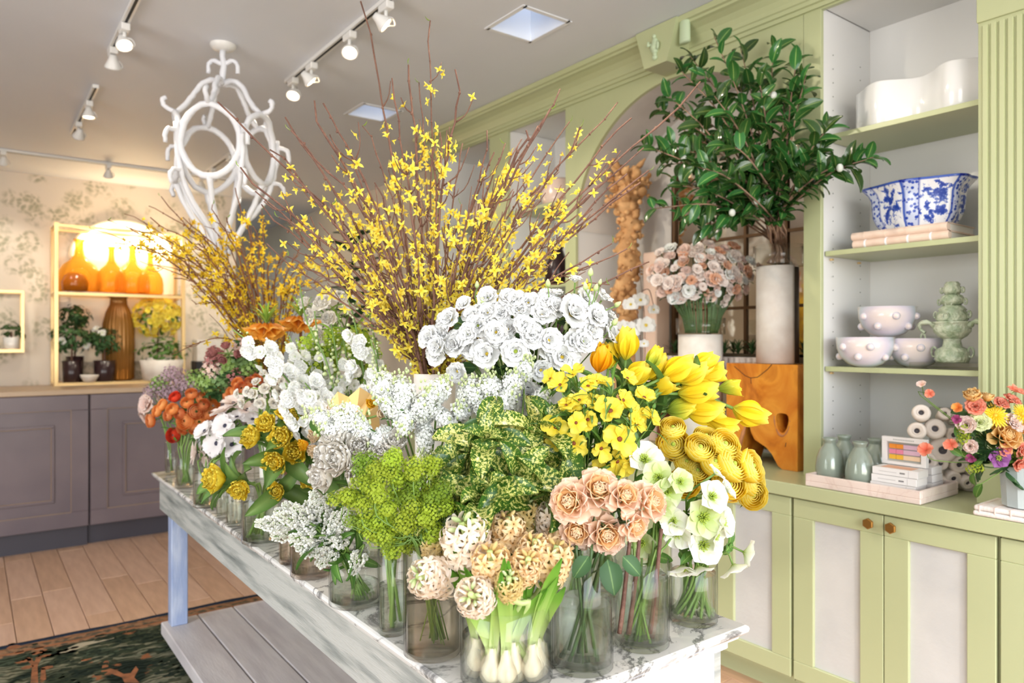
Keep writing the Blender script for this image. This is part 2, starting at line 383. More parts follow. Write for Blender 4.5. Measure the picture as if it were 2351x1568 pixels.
# ------------------------------------------------------------------ rug
RY1 = 4.335
rug = thing('rug', 'dark green tapestry rug with animals and a navy and tan border', 'rug', (-0.4, 3.2, 0))
part('field', box(-2.2, 1.9, 1.9, RY1-0.17, 0.001, 0.009), 'rug_field', rug, False)
part('border', box(-2.2, 1.9, RY1-0.17, RY1-0.045, 0.001, 0.0095), 'rug_tan', rug, False, 'tan patterned border band')
part('stripe', box(-2.2, 1.9, RY1-0.14, RY1-0.125, 0.0096, 0.0102), 'rug_rust', rug, False)
part('stripe', box(-2.2, 1.9, RY1-0.072, RY1-0.062, 0.0096, 0.0102), 'rug_rust', rug, False)
wv = []
for i in range(42):
    x = -2.2+i*0.1; wv.append(Vector((x, RY1-0.022+0.006*math.sin(x*7)+0.004*math.sin(x*17), 0.008)))
part('edging', tube(wv, 0.024, sides=6).moved(Matrix.Diagonal((1, 1, 0.35, 1))), 'rug_navy', rug, False, 'navy edge binding')
# woven motifs: a fruit tree, bushes, a stag and a hound, laid flat in the pile
def flat(poly, z=0.0094):
    n = len(poly); V = [(p[0], p[1], z) for p in poly]+[(p[0], p[1], z+0.0008) for p in poly]
    return G().add(V, [tuple(range(n, 2*n))]+[(i, (i+1) % n, n+(i+1) % n, n+i) for i in range(n)])
def rp(px, py): v = onz(px, py, 0.01); return (v.x, v.y)
rng = random.Random(5)
part('woven_tree', flat([rp(70, 1568), rp(74, 1530), rp(58, 1512), rp(66, 1508), rp(78, 1520), rp(90, 1504), rp(97, 1508), rp(86, 1530), rp(88, 1568)]).join(flat([rp(92, 1560), rp(95, 1535), rp(104, 1535), rp(106, 1562)])), 'rug_rust', rug, False)
for i in range(34):
    px, py = rng.gauss(80, 42), rng.gauss(1502, 14); c = rp(max(2, px), min(1540, max(1480, py))); r = rng.uniform(0.012, 0.024)
    part('woven_leaf' if i % 3 else 'woven_fruit', flat([(c[0]+r*math.cos(a*PI/3+i)*1.3, c[1]+r*math.sin(a*PI/3+i)) for a in range(6)]), 'rug_leaf' if i % 3 else 'rug_rust', rug, False)
part('woven_stag', flat([rp(232, 1545), rp(236, 1524), rp(244, 1514), rp(250, 1520), rp(248, 1534), rp(268, 1540), rp(284, 1548), rp(300, 1546), rp(312, 1530), rp(318, 1538), rp(308, 1556), rp(320, 1568), rp(286, 1568), rp(280, 1556), rp(258, 1548), rp(240, 1549)]), 'rug_rust', rug, False)
for k, (px, py, s) in enumerate(((200, 1520, 60), (265, 1480, 55), (340, 1470, 60), (160, 1565, 40), (390, 1530, 45))):
    g = G()
    for i in range(26):
        a = i*2.4; rr = s*math.sqrt(i/26.0); c = rp(px+rr*math.cos(a)*1.1, max(1448, py+rr*math.sin(a)*0.55)); r = 0.02
        g.join(flat([(c[0]+r*math.cos(q*PI/2.5+i)*1.5, c[1]+r*math.sin(q*PI/2.5+i)*0.8) for q in range(5)], 0.0094+0.0001*(i % 5)))
    o = part('woven_bush', g, 'rug_leaf', rug, False, kind='stuff')
part('woven_path', flat([rp(110, 1508), rp(180, 1478), rp(260, 1462), rp(262, 1466), rp(200, 1482), rp(150, 1502)]), 'rug_cream', rug, False)

# ------------------------------------------------------------------ counter with panelled doors
def framed_front(t, x0, x1, yf, z0, z1, name='door'):
    """panelled front in a plane of constant y, seen from -y"""
    d = part(name, box(x0, x1, yf, yf+0.022, z0, z1, 0.003), 'taupe_paint', t, False)
    sx, sz = 0.118, 0.062
    def frame(a, b_, c, e, w_, y0, y1):
        return box(a, b_, y0, y1, c, c+w_, 0.003).join(box(a, b_, y0, y1, e-w_, e, 0.003)).join(box(a, a+w_, y0, y1, c+w_, e-w_, 0.003)).join(box(b_-w_, b_, y0, y1, c+w_, e-w_, 0.003))
    part('door_frame', frame(x0, x1, z0, z1, 0.11, yf-0.014, yf), 'taupe_paint', d, False)
    part('worn_bead', frame(x0+0.107, x1-0.107, z0+0.107, z1-0.107, 0.004, yf-0.0145, yf-0.001), 'worn_edge', d, False, 'rubbed brown edge')
    part('worn_bead', frame(x0+0.228, x1-0.228, z0+0.208, z1-0.228, 0.0045, yf-0.0125, yf-0.001), 'worn_edge', d, False, 'rubbed brown edge')
    part('moulding', frame(x0+0.11+0.10, x1-0.21, z0+0.21-0.02, z1-0.21, 0.02, yf-0.012, yf), 'taupe_paint', d, False)
YC = 6.10; XS = onx if False else ony(205, 900, YC).x
for k, (a, b_, lb) in enumerate(((XS-1.0, XS-0.004, 'taupe counter cabinet with panelled door at the left edge'), (XS+0.004, XS+1.0, 'taupe counter cabinet with panelled door behind the table leg'))):
    t = thing('counter_cabinet', lb, 'cabinet', ((a+b_)/2, YC+0.25, 0), 'taupe counter cabinets')
    part('body', box(a, b_, YC+0.024, YC+0.5, 0.156, 1.115), 'taupe_paint', t, False)
    framed_front(t, a+0.002, b_-0.002, YC, 0.158, 1.113)
    part('plinth', box(a, b_-(0.0 if k else 0.0), YC+0.07+0.03*k, YC+0.48, 0.0, 0.155), 'toe_dark', t, False, 'dark plinth')
XR = XS+1.0
t = thing('counter_cabinet', 'plain taupe end cabinet of the counter behind the orange flowers', 'cabinet', (XR+0.3, YC+0.25, 0), 'taupe counter cabinets')
part('body', box(XR+0.004, XR+0.6, YC+0.024, YC+0.5, 0.156, 1.115), 'taupe_paint', t, False)
framed_front(t, XR+0.006, XR+0.598, YC, 0.158, 1.113); part('plinth', box(XR+0.004, XR+0.6, YC+0.1, YC+0.48, 0, 0.155), 'toe_dark', t, False)
solo('worktop_slab', box(XS-1.05, XR+0.63, YC-0.02, YC+0.53, 1.116, 1.153, 0.004), 'counter_wood', 'thin wooden worktop on the taupe counter', 'worktop', (XS, YC+0.25, 1.116), smooth=False)
t = thing('back_counter', 'grey back counter under the gold shelf by the papered wall', 'counter', (1.1, 7.85, 0))
part('body', box(-0.6, 2.1, 7.45, 8.19, 0.1, 1.05, 0.004), 'taupe_paint', t, False); part('plinth', box(-0.6, 2.1, 7.5, 8.19, 0, 0.1), 'toe_dark', t, False)
part('worktop', box(-0.62, 2.12, 7.42, 8.195, 1.05, 1.085, 0.004), 'counter_wood', t, False)

# ------------------------------------------------------------------ the flower table
TT = 0.85; TX0, TX1, TY0, TY1 = 0.722, 1.432, 1.004, 3.958
tb = thing('flower_table', 'long weathered white table with a marble top and a low slatted platform', 'table', (1.08, 2.5, 0))
def loft(rects):
    V, F = [], []
    for x0, x1, y0, y1, z in rects: V += [(x0, y0, z), (x1, y0, z), (x1, y1, z), (x0, y1, z)]
    n = len(rects)
    for k in range(n-1):
        for i in range(4): F.append((k*4+i, k*4+(i+1) % 4, k*4+4+(i+1) % 4, k*4+4+i))
    F += [(3, 2, 1, 0), tuple((n-1)*4+i for i in range(4))]
    return G().add(V, F)
rr = []
for o_, z in ((0.026, TT-0.034), (0.018, TT-0.033), (0.016, TT-0.026), (0.008, TT-0.022), (0.002, TT-0.016), (0.0, TT-0.009), (0.002, TT-0.003), (0.007, TT)):
    rr.append((TX0+o_, TX1-o_, TY0+o_, TY1-o_, z))
part('marble_top', loft(rr), 'marble', tb, False, 'white marble slab with grey veins and a moulded edge')
AX0, AX1, AY0, AY1 = TX0+0.03, TX1-0.045, TY0+0.045, TY1-0.04; AZ = TT-0.034
for b_ in ((AX0, AX0+0.024, AY0, AY1), (AX1-0.024, AX1, AY0, AY1), (AX0+0.024, AX1-0.024, AY0, AY0+0.024), (AX0+0.024, AX1-0.024, AY1-0.024, AY1)):
    part('apron_board', box(*b_, AZ-0.145, AZ, 0.002), 'distressed_lit' if b_[1]-b_[0] > 0.1 and b_[2] < 2 else 'distressed', tb, False)
for b_ in ((AX1-0.004, AX1+0.012, AY0-0.012, AY1), (AX0, AX1, AY0-0.012, AY0+0.002)):
    part('bead_moulding', box(*b_, AZ-0.024, AZ-0.001, 0.004), 'distressed_lit', tb, False)
for lx, ly in ((AX0+0.03, AY1-0.12), (AX1-0.105, AY1-0.12), (AX0+0.03, AY0+0.03), (AX1-0.105, AY0+0.03)):
    part('leg', box(lx, lx+0.075, ly, ly+0.075, 0.116, AZ-0.001 if ly < 2 else AZ-0.1, 0.004), 'distressed_lit' if ly < 2 else 'distressed_blue', tb, False)
part('end_panel', box(AX0+0.03, AX1-0.002, AY0+0.004, AY0+0.02, 0.118, AZ-0.146, 0.002), 'distressed_lit', tb, False)
pk = [0.752, 0.925, 1.10, 1.275, 1.45]
for i in range(4):
    part('platform_board', box(pk[i]+0.003, pk[i+1]-0.003, 0.95, 3.90+0.004*i, 0.056, 0.116, 0.004), 'platform_wood', tb, False)
for y in (1.2, 2.4, 3.65): part('bearer', box(0.80, 1.42, y, y+0.07, 0.0105, 0.056), 'platform_wood', tb, False)

# ------------------------------------------------------------------ track lights
def track(label, a, b_, cat='track light'):
    a, b_ = Vector(a), Vector(b_); t = thing('track_light', label, cat, ((a+b_)/2)[:], 'ceiling track lights'); along_y = abs(b_.y-a.y) > abs(b_.x-a.x)
    hx, hy = (0.017, 0) if along_y else (0, 0.017)
    part('rail', box(a.x-hx, b_.x+hx, a.y-hy, b_.y+hy, HC-0.022, HC-0.001), 'white_metal', t, False)
    part('slot', box(a.x-hx*0.35, b_.x+hx*0.35, a.y-hy*0.35, b_.y+hy*0.35, HC-0.0235, HC-0.0215), 'black_slot', t, False)
    return t
nlamp = [0]
def lamp_head(t, x, y, aimto, power=18, spot=80, col=(1.0, 0.88, 0.70)):
    z = HC-0.024
    h = part('lamp_head', box(x-0.02, x+0.02, y-0.045, y+0.045, z-0.035, z, 0.004), 'white_metal', t, False)
    c = Vector((x, y, z-0.10)); d = (Vector(aimto)-c).normalized(); q = d.to_track_quat('-Z', 'Y').to_matrix().to_4x4(); Mx = TR(c) @ q
    part('stem', tube([Vector((x, y, z-0.03)), Vector((x, y+0.004, z-0.075))], 0.009, sides=8), 'white_metal', h)
    part('cable', tube(catmull([(x, y, z-0.06), (x+0.03, y-0.01, z-0.065), (x+0.045, y, z-0.09), (x+0.01, y, z-0.10)], 10), 0.004, sides=5), 'white_metal', h)
    part('reflector', lathe([(0.012, 0.05), (0.016, 0.035), (0.030, 0.005), (0.031, -0.002), (0.027, -0.001), (0.012, 0.03)], 14, cap0=True).moved(Mx @ Matrix.Scale(1.35, 4)), 'white_metal', h)
    part('bulb', lathe([(0.001, -0.004), (0.015, -0.002), (0.024, 0.003), (0.001, 0.012)], 12, cap0=False).moved(Mx @ Matrix.Scale(1.35, 4)), 'lamp_glow', h)
    nlamp[0] += 1
    l = light('spot', 'SPOT', c + d*0.04, power, col, target=aimto, spot_size=math.radians(spot), spot_blend=0.6, shadow_soft_size=0.025)
    l.parent = t; l.matrix_parent_inverse = TR(-ORIG[t.name])
def cl(px, py): return onz(px, py, HC-0.06)
t = track('ceiling track with white spot lamps running above the flower table', (1.535, 1.2, HC), (1.535, 4.32, HC))
for y, tg, pw_ in ((4.22, (0.9, 3.4, 1.1), 34), (3.93, (2.9, 3.6, 1.6), 26), (3.42, (0.95, 2.3, 1.1), 40), (3.02, (3.2, 2.3, 1.5), 26), (2.2, (3.1, 1.45, 1.5), 26), (1.7, (1.05, 1.75, 1.1), 34), (1.3, (1.2, 1.3, 1.0), 30)): lamp_head(t, 1.535, y, tg, pw_)
t = track('upper left ceiling track whose two spot lamps hang near the top edge', (0.61, 3.3, HC), (0.61, 4.45, HC))
for y, tg in ((4.0, (0.9, 2.9, 1.0)), (4.36, (0.75, 5.8, 0.6))): lamp_head(t, 0.61, y, tg, 16)
t = track('middle left ceiling track with two spot lamps pointing at the counter', (0.62, 5.1, HC), (0.62, 6.35, HC))
for y, tg in ((5.42, (0.7, 5.4, 0.0)), (5.98, (0.4, 8.0, 1.2))): lamp_head(t, 0.62, y, tg, 16)
t = track('ceiling track running along the papered back wall', (0.05, 7.26, HC), (2.1, 7.26, HC))
for x, tg in ((0.22, (0.1, 8.2, 1.7)), (0.98, (1.1, 8.1, 1.6)), (1.75, (1.9, 8.2, 1.8))): lamp_head(t, x, 7.26, tg, 22)
t = track('short ceiling track seen through the white hanging frame', (1.75, 6.2, HC), (1.75, 7.0, HC))
for y in (6.3, 6.85): lamp_head(t, 1.75, y, (1.9, 7.8, 1.2), 14)

# ------------------------------------------------------------------ hanging cage of white branches
CP = onz(512, 103, HC); cx, cy = CP.x, CP.y; zc = lambda py: EYE+(CY-py)*3.855/FPX
ch = thing('branch_chandelier', 'white hanging cage chandelier of knobbly branches and oval hoops', 'chandelier', (cx, cy, HC-0.01))
part('canopy', lathe([(0.0, -0.034), (0.03, -0.034), (0.055, -0.024), (0.066, -0.008), (0.066, 0.0)], 28, cap0=False).moved(TR((cx, cy, HC-0.001))), 'white_metal', ch)
rng = random.Random(8)
def branch(pts, r, n=14, name='branch'):
    P = catmull(pts, n); P = [p+Vector([rng.uniform(-1, 1)*r*0.25 for _ in range(3)]) if 0 < i < n else p for i, p in enumerate(P)]
    return part(name, tube(P, r, r*0.92, 8, wob=0.12, rng=rng), 'papier_white', ch)
branch([(cx, cy, HC-0.03), (cx, cy, zc(195))], 0.017, 6, 'stem')
def cyl(a, r, z): return Vector((cx+r*math.cos(a), cy+r*math.sin(a), z))
for s in (-1, 1): branch([(cx, cy, zc(150)), cyl(0.2+PI*(s > 0)-0.8, 0.05, zc(140)), cyl(0.2+PI*(s > 0)-0.8, 0.075, zc(150)), cyl(0.2+PI*(s > 0)-0.8, 0.078, zc(170))], 0.012, 8, 'hook')
NA = 5; a_cam = math.atan2(-FWD.y, -FWD.x)+0.10
zt, zb, zm = zc(272), zc(428), zc(350)
for k in range(NA):
    a = a_cam+2*PI*k/NA; da = PI/NA
    branch([(cx, cy, zc(193)), cyl(a, 0.07, zc(190)), cyl(a, 0.13, zc(215)), cyl(a, 0.16, zc(240)), cyl(a, 0.225, zt)], 0.015, 14, 'rib')
    hoop = []
    for i in range(24):
        th = 2*PI*i/24; uu = math.sin(th); vv = math.cos(th)
        hoop.append(cyl(a+0.55*uu*da*1.75, 0.262-0.03*abs(vv), zm+vv*(zt-zb)/2)+Vector([rng.uniform(-1, 1)*0.004 for _ in range(3)]))
    part('hoop', tube(hoop, 0.0165, 0.0165, 8, closed=True, wob=0.1, rng=rng), 'papier_white', ch)
    b2 = a+da
    branch([cyl(b2, 0.275, zc(312)), cyl(b2, 0.27, zc(370)), cyl(b2, 0.245, zc(420)), cyl(b2, 0.19, zc(470)), cyl(b2, 0.10, zc(520)), cyl(b2, 0.025, zc(575))], 0.014, 16, 'lower_rib')
    branch([cyl(a, 0.235, zb), cyl(a, 0.19, zc(470)), cyl(a, 0.11, zc(530)), cyl(a, 0.03, zc(585))], 0.015, 12, 'lower_rib')
    branch([cyl(a, 0.225, zt), cyl(a, 0.275, zc(262)), cyl(a, 0.29, zc(248)), cyl(a, 0.272, zc(240))], 0.013, 9, 'hook')
    branch([cyl(b2, 0.27, zc(330)), cyl(b2, 0.315, zc(330)), cyl(b2, 0.335, zc(340)), cyl(b2, 0.335, zc(362))], 0.012, 9, 'hook')
    branch([cyl(b2, 0.25, zc(412)), cyl(b2, 0.29, zc(415)), cyl(b2, 0.31, zc(428)), cyl(b2, 0.30, zc(446))], 0.012, 9, 'hook')
branch([(cx, cy, zc(560)), (cx, cy, zc(600))], 0.03, 5, 'finial')

# ================================================================== GREEN BUILT-IN CABINETRY ALONG THE RIGHT WALL
XF, XU, XB, CT = 2.70, 2.91, 3.33, 0.92
mat('gap_dark', (60, 66, 40), 0.8)
def cab_door(t, y0, y1, knob=None):
    z0, z1, s = 0.12, 0.858, 0.088
    def fr(xa, xb): return box(xa, xb, y0, y1, z1-0.075, z1, 0.0025).join(box(xa, xb, y0, y1, z0, z0+0.075, 0.0025)).join(box(xa, xb, y0, y0+s, z0+0.075, z1-0.075, 0.0025)).join(box(xa, xb, y1-s, y1, z0+0.075, z1-0.075, 0.0025))
    d = part('door', fr(XF, XF+0.022), 'green_paint', t, False)
    part('inset_panel', box(XF+0.013, XF+0.017, y0+s-0.004, y1-s+0.004, z0+0.072, z1-0.072), 'panel_linen', d, False, 'pale grey linen panel')
    if knob is not None:
        k = part('knob', lathe([(0.007, 0.0), (0.007, 0.016), (0.0195, 0.018), (0.021, 0.021), (0.021, 0.027), (0.018, 0.03), (0.0, 0.03)], 6, cap0=False).moved(TR((XF, knob, 0.822)) @ RY(-90)), 'brass', d, False, 'hexagonal brass knob')
units = [(0.203, 'right-hand green base cabinet, cut by the right edge of the picture'), (0.948, 'green base cabinet with two brass hexagon knobs under the white tray'), (1.693, 'green base cabinet behind the marble table corner'), (2.438, 'green base cabinet hidden beyond the flower table')]
for y0, lb in units:
    y1 = y0+0.745
    t = thing('base_cabinet', lb, 'cabinet', (3.03, y0+0.37, 0), 'green base cabinets')
    part('body', box(XF+0.024, XB, y0+0.002, y1-0.002 if y0 < 2.4 else 4.95, 0.10, 0.864), 'green_paint', t, False)
    part('plinth', box(XF+0.09, XB, y0, y1 if y0 < 2.4 else 4.95, 0.001, 0.10), 'green_paint', t, False)
    ym = y0+0.3725
    cab_door(t, y0+0.006, ym-0.0015, ym-0.036); cab_door(t, ym+0.0015, y1-0.006, ym+0.046)
solo('cabinet_worktop', box(XF-0.018, XB+0.02, 0.2, 4.95, 0.865, CT, 0.003), 'green_paint', 'long green painted worktop on the base cabinets', 'worktop', (3.0, 2.5, 0.865), smooth=False)

ub = thing('wall_cabinet', 'tall green built-in cabinet with open white shelves, arch and cornice', 'cabinet', (3.1, 2.5, CT))
NY = [(0.35, 0.62), (1.081, 1.688), (3.347, 3.938), (4.154, 4.86)]
ARC = (1.769, 3.253)
ZN = 2.93
# uprights: painted front, white inside
ups = [(1.688, 1.769), (3.253, 3.347), (3.938, 4.154), (4.86, 4.95)]
for a, b_ in ups:
    part('stile', box(XU, XU+0.022, a, b_, CT, ZN, 0.0015), 'green_paint', ub, False)
    part('divider', box(XU+0.022, XB, a+0.004, b_-0.004, CT, ZN), 'shelf_white', ub, False)
part('divider', box(XU+0.022, XB, 0.99, 1.077, CT, ZN), 'shelf_white', ub, False)
part('end_panel', box(XU, XB+0.02, 4.95, 4.968, CT, ZN), 'green_paint', ub, False)
for a, b_ in ((0.35, 1.69), (3.34, 4.95)): part('back_panel', box(XB, XB+0.015, a, b_, CT, HC-0.06), 'shelf_white', ub, False)
part('arch_back', box(XB, XB+0.015, 1.69, 3.34, CT, HC-0.06), 'plaster', ub, False)
for a, b_ in NY: part('top_board', box(XU+0.022, XB, a, b_, ZN, ZN+0.02), 'shelf_white', ub, False)
for a, b_ in NY: part('frieze', box(XU, XU+0.022, a, b_, ZN-0.012, ZN+0.02), 'green_paint', ub, False)
# arched panel
n = 40; yc, ha = (ARC[0]+ARC[1])/2, (ARC[1]-ARC[0])/2; g = G(); gi = G(); V = []
za = lambda y: 2.165+0.70*math.sqrt(max(0.0, 1-((y-yc)/ha)**2))
ysx = [yc-ha*math.cos(PI*i/n) for i in range(n+1)]
for i in range(n):
    a, b_ = ysx[i], ysx[i+1]; A = [(XU, a, za(a)), (XU, b_, za(b_)), (XU, b_, ZN+0.02), (XU, a, ZN+0.02)]; B = [(x+0.022, y, z) for x, y, z in A]
    g.add(A+B, [(0, 3, 2, 1), (4, 5, 6, 7), (0, 1, 5, 4)])
    gi.add([(XU+0.022, a, za(a)), (XU+0.022, b_, za(b_)), (XB, b_, za(b_)), (XB, a, za(a))], [(0, 1, 2, 3)])
part('arch_panel', g, 'green_paint', ub, False); part('arch_soffit', gi, 'plaster', ub, True)
# cornice
pr = [(XU+0.01, ZN-0.005), (XU-0.014, ZN-0.005), (XU-0.016, ZN+0.012), (XU-0.028, ZN+0.014), (XU-0.030, ZN+0.030), (XU-0.038, ZN+0.034), (XU-0.044, ZN+0.050), (XU-0.056, ZN+0.072), (XU-0.078, ZN+0.094), (XU-0.110, ZN+0.108), (XU-0.128, ZN+0.112), (XU-0.132, ZN+0.122), (XU-0.146, ZN+0.126), (XU-0.156, ZN+0.148), (XU+0.01, ZN+0.148)]
def extr(pr, y0, y1):
    m = len(pr); return G().add([(x, y0, z) for x, z in pr]+[(x, y1, z) for x, z in pr], [(i, i+1, m+i+1, m+i) for i in range(m-1)]+[tuple(range(m)), tuple(reversed(range(m, 2*m)))])
part('cornice', extr(pr, 0.2, 4.98), 'green_paint', ub, False)
ky = 2.47
ks = part('keystone', G().add([(x, y, z) for x, dz in ((XU-0.168, 0), (XU, 0)) for y, z in ((ky-0.075, ZN-0.05), (ky+0.075, ZN-0.05), (ky+0.135, HC-0.003), (ky-0.135, HC-0.003))], [(0, 1, 2, 3), (7, 6, 5, 4), (0, 4, 5, 1), (1, 5, 6, 2), (2, 6, 7, 3), (3, 7, 4, 0)]), 'green_paint', ub, False)
mat('pale_green', (196, 212, 176), 0.45)
og = G()
for r_, z, y in ((0.016, 0.0, 0), (0.012, 0.016, 0), (0.020, 0.034, 0), (0.025, 0.052, 0.003), (0.022, 0.068, -0.002), (0.017, 0.082, 0), (0.010, 0.094, 0.003), (0.012, 0.106, 0.004)): og.join(sphere(r_, 10, 6, (0.7, 1, 0.9)), TR((XU-0.172, ky+y, ZN-0.012+z)))
og.join(tube(catmull([(XU-0.175, ky-0.02, ZN+0.06), (XU-0.185, ky-0.032, ZN+0.045), (XU-0.18, ky-0.024, ZN+0.02)], 6), 0.006, sides=6)).join(tube(catmull([(XU-0.175, ky+0.02, ZN+0.06), (XU-0.185, ky+0.034, ZN+0.05), (XU-0.185, ky+0.03, ZN+0.07)], 6), 0.006, sides=6))
part('ornament', og, 'pale_green', ks, True, 'small carved pale green figure')
part('console', lathe([(0.001, 0), (0.03, 0.0), (0.032, 0.01), (0.03, 0.10), (0.022, 0.12), (0.001, 0.12)], 14, cap0=False, sx=0.6).moved(TR((XU-0.13, ky-0.155, ZN+0.02))), 'pale_green', ks)
# shelves
for a, b_ in NY[1:]:
    zs = (1.372, 1.866, 2.362) if a < 3 else (1.36, 1.84, 2.36)
    for z in zs: part('shelf', box(XU+0.03, XB, a+0.002, b_-0.002, z, z+0.021, 0.0015), 'green_paint', ub, False)
for z in (1.36, 1.85):
    for x in (XU+0.07, XB-0.12): part('shelf_pin', box(x, x+0.012, 1.676, 1.687, z-0.0, z+0.008), 'gold', ub, False)
gp = G()
for i in range(30):
    for x in (XU+0.09, XB-0.10): gp.join(box(x-0.0022, x+0.0022, 1.6835, 1.6842, 1.0+i*0.06, 1.0044+i*0.06))
part('peg_holes', gp, 'gap_dark', ub, False, kind='stuff')
# fluted pilaster
pil = part('pilaster', box(XU-0.012, XU+0.022, 0.62, 1.081, CT, ZN, 0.0015), 'green_paint', ub, False)
part('pilaster_block', box(XU-0.022, XU-0.010, 0.615, 1.083, 2.64, ZN, 0.002), 'green_paint', pil, False)
part('plinth_block', box(XU-0.022, XU-0.010, 0.615, 1.083, CT+0.001, CT+0.15, 0.002), 'green_paint', pil, False)
for i in range(17):
    y = 1.068-i*0.0262
    part('reed', G().add([(XU-0.0125+dx*0.5, y+dy, z) for z in (CT+0.17, 2.625) for dx, dy in ((0, 0.0), (-0.017, -0.005), (-0.017, -0.018), (0, -0.0225))], [(0, 1, 5, 4), (1, 2, 6, 5), (2, 3, 7, 6), (3, 2, 1, 0), (4, 5, 6, 7)]), 'green_paint', pil, False)

# ------------------------------------------------------------------ on the right-hand shelves
Z1, Z2, Z3 = 2.383, 1.887, 1.393
def wavebox():
    V, F = [], []; n = 40; y0, y1 = 1.10, 1.60; h = 0.175
    def rim(off, z):
        f, b_ = [], []
        for i in range(n+1):
            u = i/n; y = y0+off+(y1-y0-2*off)*u; wv = 0.042*math.cos(u*3.6*PI+0.9); f.append((XU+0.085+wv+off, y, z)); b_.append((XU+0.245+wv-off, y, z))
        return f+b_[::-1]
    rings = [rim(0.004, 0.0), rim(0.0, 0.006), rim(0.0, h-0.003), rim(0.003, h), rim(0.010, h), rim(0.012, h-0.006), rim(0.012, 0.02)]
    m = len(rings[0])
    for r in rings: V += r
    for k in range(len(rings)-1):
        for i in range(m): q = (i+1) % m; F.append((k*m+i, k*m+q, (k+1)*m+q, (k+1)*m+i))
    for base, fl in ((0, 1), ((len(rings)-1)*m, 0)):
        for i in range(n): F.append((base+i, base+m-1-i, base+m-2-i, base+i+1))
    return G().add(V, F).moved(TR((0, 0, Z1)))
solo('wavy_vase', wavebox(), 'ceramic_white', 'long wavy glossy white vase on the top shelf', 'vase', (XU+0.16, 1.35, Z1))

def bluewhite():
    m, n, N, L = _new('blue_white_china')
    uv = N('ShaderNodeUVMap'); mp = N('ShaderNodeMapping'); mp.inputs['Scale'].default_value = (6, 1, 1); L(uv.outputs[0], mp.inputs[0])
    sp = N('ShaderNodeSeparateXYZ'); L(mp.outputs[0], sp.inputs[0])
    fr = N('ShaderNodeMath'); fr.operation = 'FRACT'; L(sp.outputs[0], fr.inputs[0])
    band = ramp(n, [(0.0, (70, 100, 190)), (0.04, (225, 230, 244)), (0.27, (225, 230, 244)), (0.28, (60, 92, 184)), (0.33, (244, 245, 248)), (0.95, (244, 245, 248)), (0.97, (70, 100, 190))]); L(fr.outputs[0], band.inputs[0])
    tc = N('ShaderNodeTexCoord'); t = N('ShaderNodeTexNoise'); t.inputs['Scale'].default_value = 44; t.inputs['Detail'].default_value = 5; t.inputs['Roughness'].default_value = 0.6; L(tc.outputs['Object'], t.inputs['Vector'])
    def mth(op, x, y, z=None):
        q = N('ShaderNodeMath'); q.operation = op
        for i_, v_ in enumerate((x, y) if z is None else (x, y, z)):
            if isinstance(v_, (int, float)): q.inputs[i_].default_value = v_
            else: L(v_, q.inputs[i_])
        return q.outputs[0]
    ex = mth('DIVIDE', mth('SUBTRACT', fr.outputs[0], 0.64), 0.34); ey_ = mth('DIVIDE', mth('SUBTRACT', sp.outputs[1], 0.30), 0.26)
    rr2 = mth('ADD', mth('MULTIPLY', ex, ex), mth('MULTIPLY', ey_, ey_))
    mo = mth('SUBTRACT', t.outputs['Fac'], mth('MULTIPLY', rr2, 0.14))
    r = ramp(n, [(0.42, (255, 255, 255)), (0.45, (120, 144, 216)), (0.54, (44, 74, 172))]); L(mo, r.inputs[0])
    t2 = N('ShaderNodeTexVoronoi'); t2.inputs['Scale'].default_value = 70; L(tc.outputs['Object'], t2.inputs['Vector'])
    r2 = ramp(n, [(0.36, (60, 92, 188)), (0.5, (236, 240, 250))]); L(t2.outputs['Distance'], r2.inputs[0])
    sel = ramp(n, [(0.0, (255, 255, 255)), (0.28, (0, 0, 0))], 'CONSTANT'); L(fr.outputs[0], sel.inputs[0])
    mx = N('ShaderNodeMix'); mx.data_type = 'RGBA'; L(sel.outputs[0], mx.inputs[0]); L(r.outputs[0], mx.inputs[6]); L(r2.outputs[0], mx.inputs[7])
    mu = N('ShaderNodeMix'); mu.data_type = 'RGBA'; mu.blend_type = 'MULTIPLY'; mu.inputs[0].default_value = 1; L(mx.outputs[2], mu.inputs[6]); L(band.outputs[0], mu.inputs[7])
    vb = ramp(n, [(0.0, (255, 255, 255)), (0.55, (255, 255, 255)), (0.575, (70, 100, 190)), (0.66, (90, 120, 200)), (0.7, (255, 255, 255))]); L(sp.outputs[1], vb.inputs[0])
    mv = N('ShaderNodeMix'); mv.data_type = 'RGBA'; mv.blend_type = 'MULTIPLY'; mv.inputs[0].default_value = 1; L(mu.outputs[2], mv.inputs[6]); L(vb.outputs[0], mv.inputs[7])
    b = N('ShaderNodeBsdfPrincipled'); b.inputs['Roughness'].default_value = 0.15; L(mv.outputs[2], b.inputs['Base Color'])
    o = N('ShaderNodeOutputMaterial'); L(b.outputs[0], o.inputs[0])
bluewhite()
BC = onx(2100, 500, 3.085); zb_ = Z2+0.066
pf = [(0.62, 0.0), (0.64, 0.008), (0.72, 0.03), (0.78, 0.06), (0.80, 0.10), (0.81, 0.13), (0.86, 0.155), (0.95, 0.175), (1.0, 0.186), (0.985, 0.188), (0.93, 0.176), (0.80, 0.15), (0.76, 0.10), (0.66, 0.02)]
pl = lathe([(r*0.215, z) for r, z in pf], 72, 6, 0.05, sx=0.62, sy=1.0, cap1=True)
solo('porcelain_planter', pl.moved(TR((3.09, 1.375, zb_))), 'blue_white_china', 'blue and white flared porcelain planter standing on two books', 'planter', (3.09, 1.375, zb_))
mat('book_cloth', (238, 214, 196), 0.7, c2=(226, 198, 178), scale=20); mat('paper', (244, 238, 230), 0.8); mat('ribbon', (244, 244, 248), 0.5)
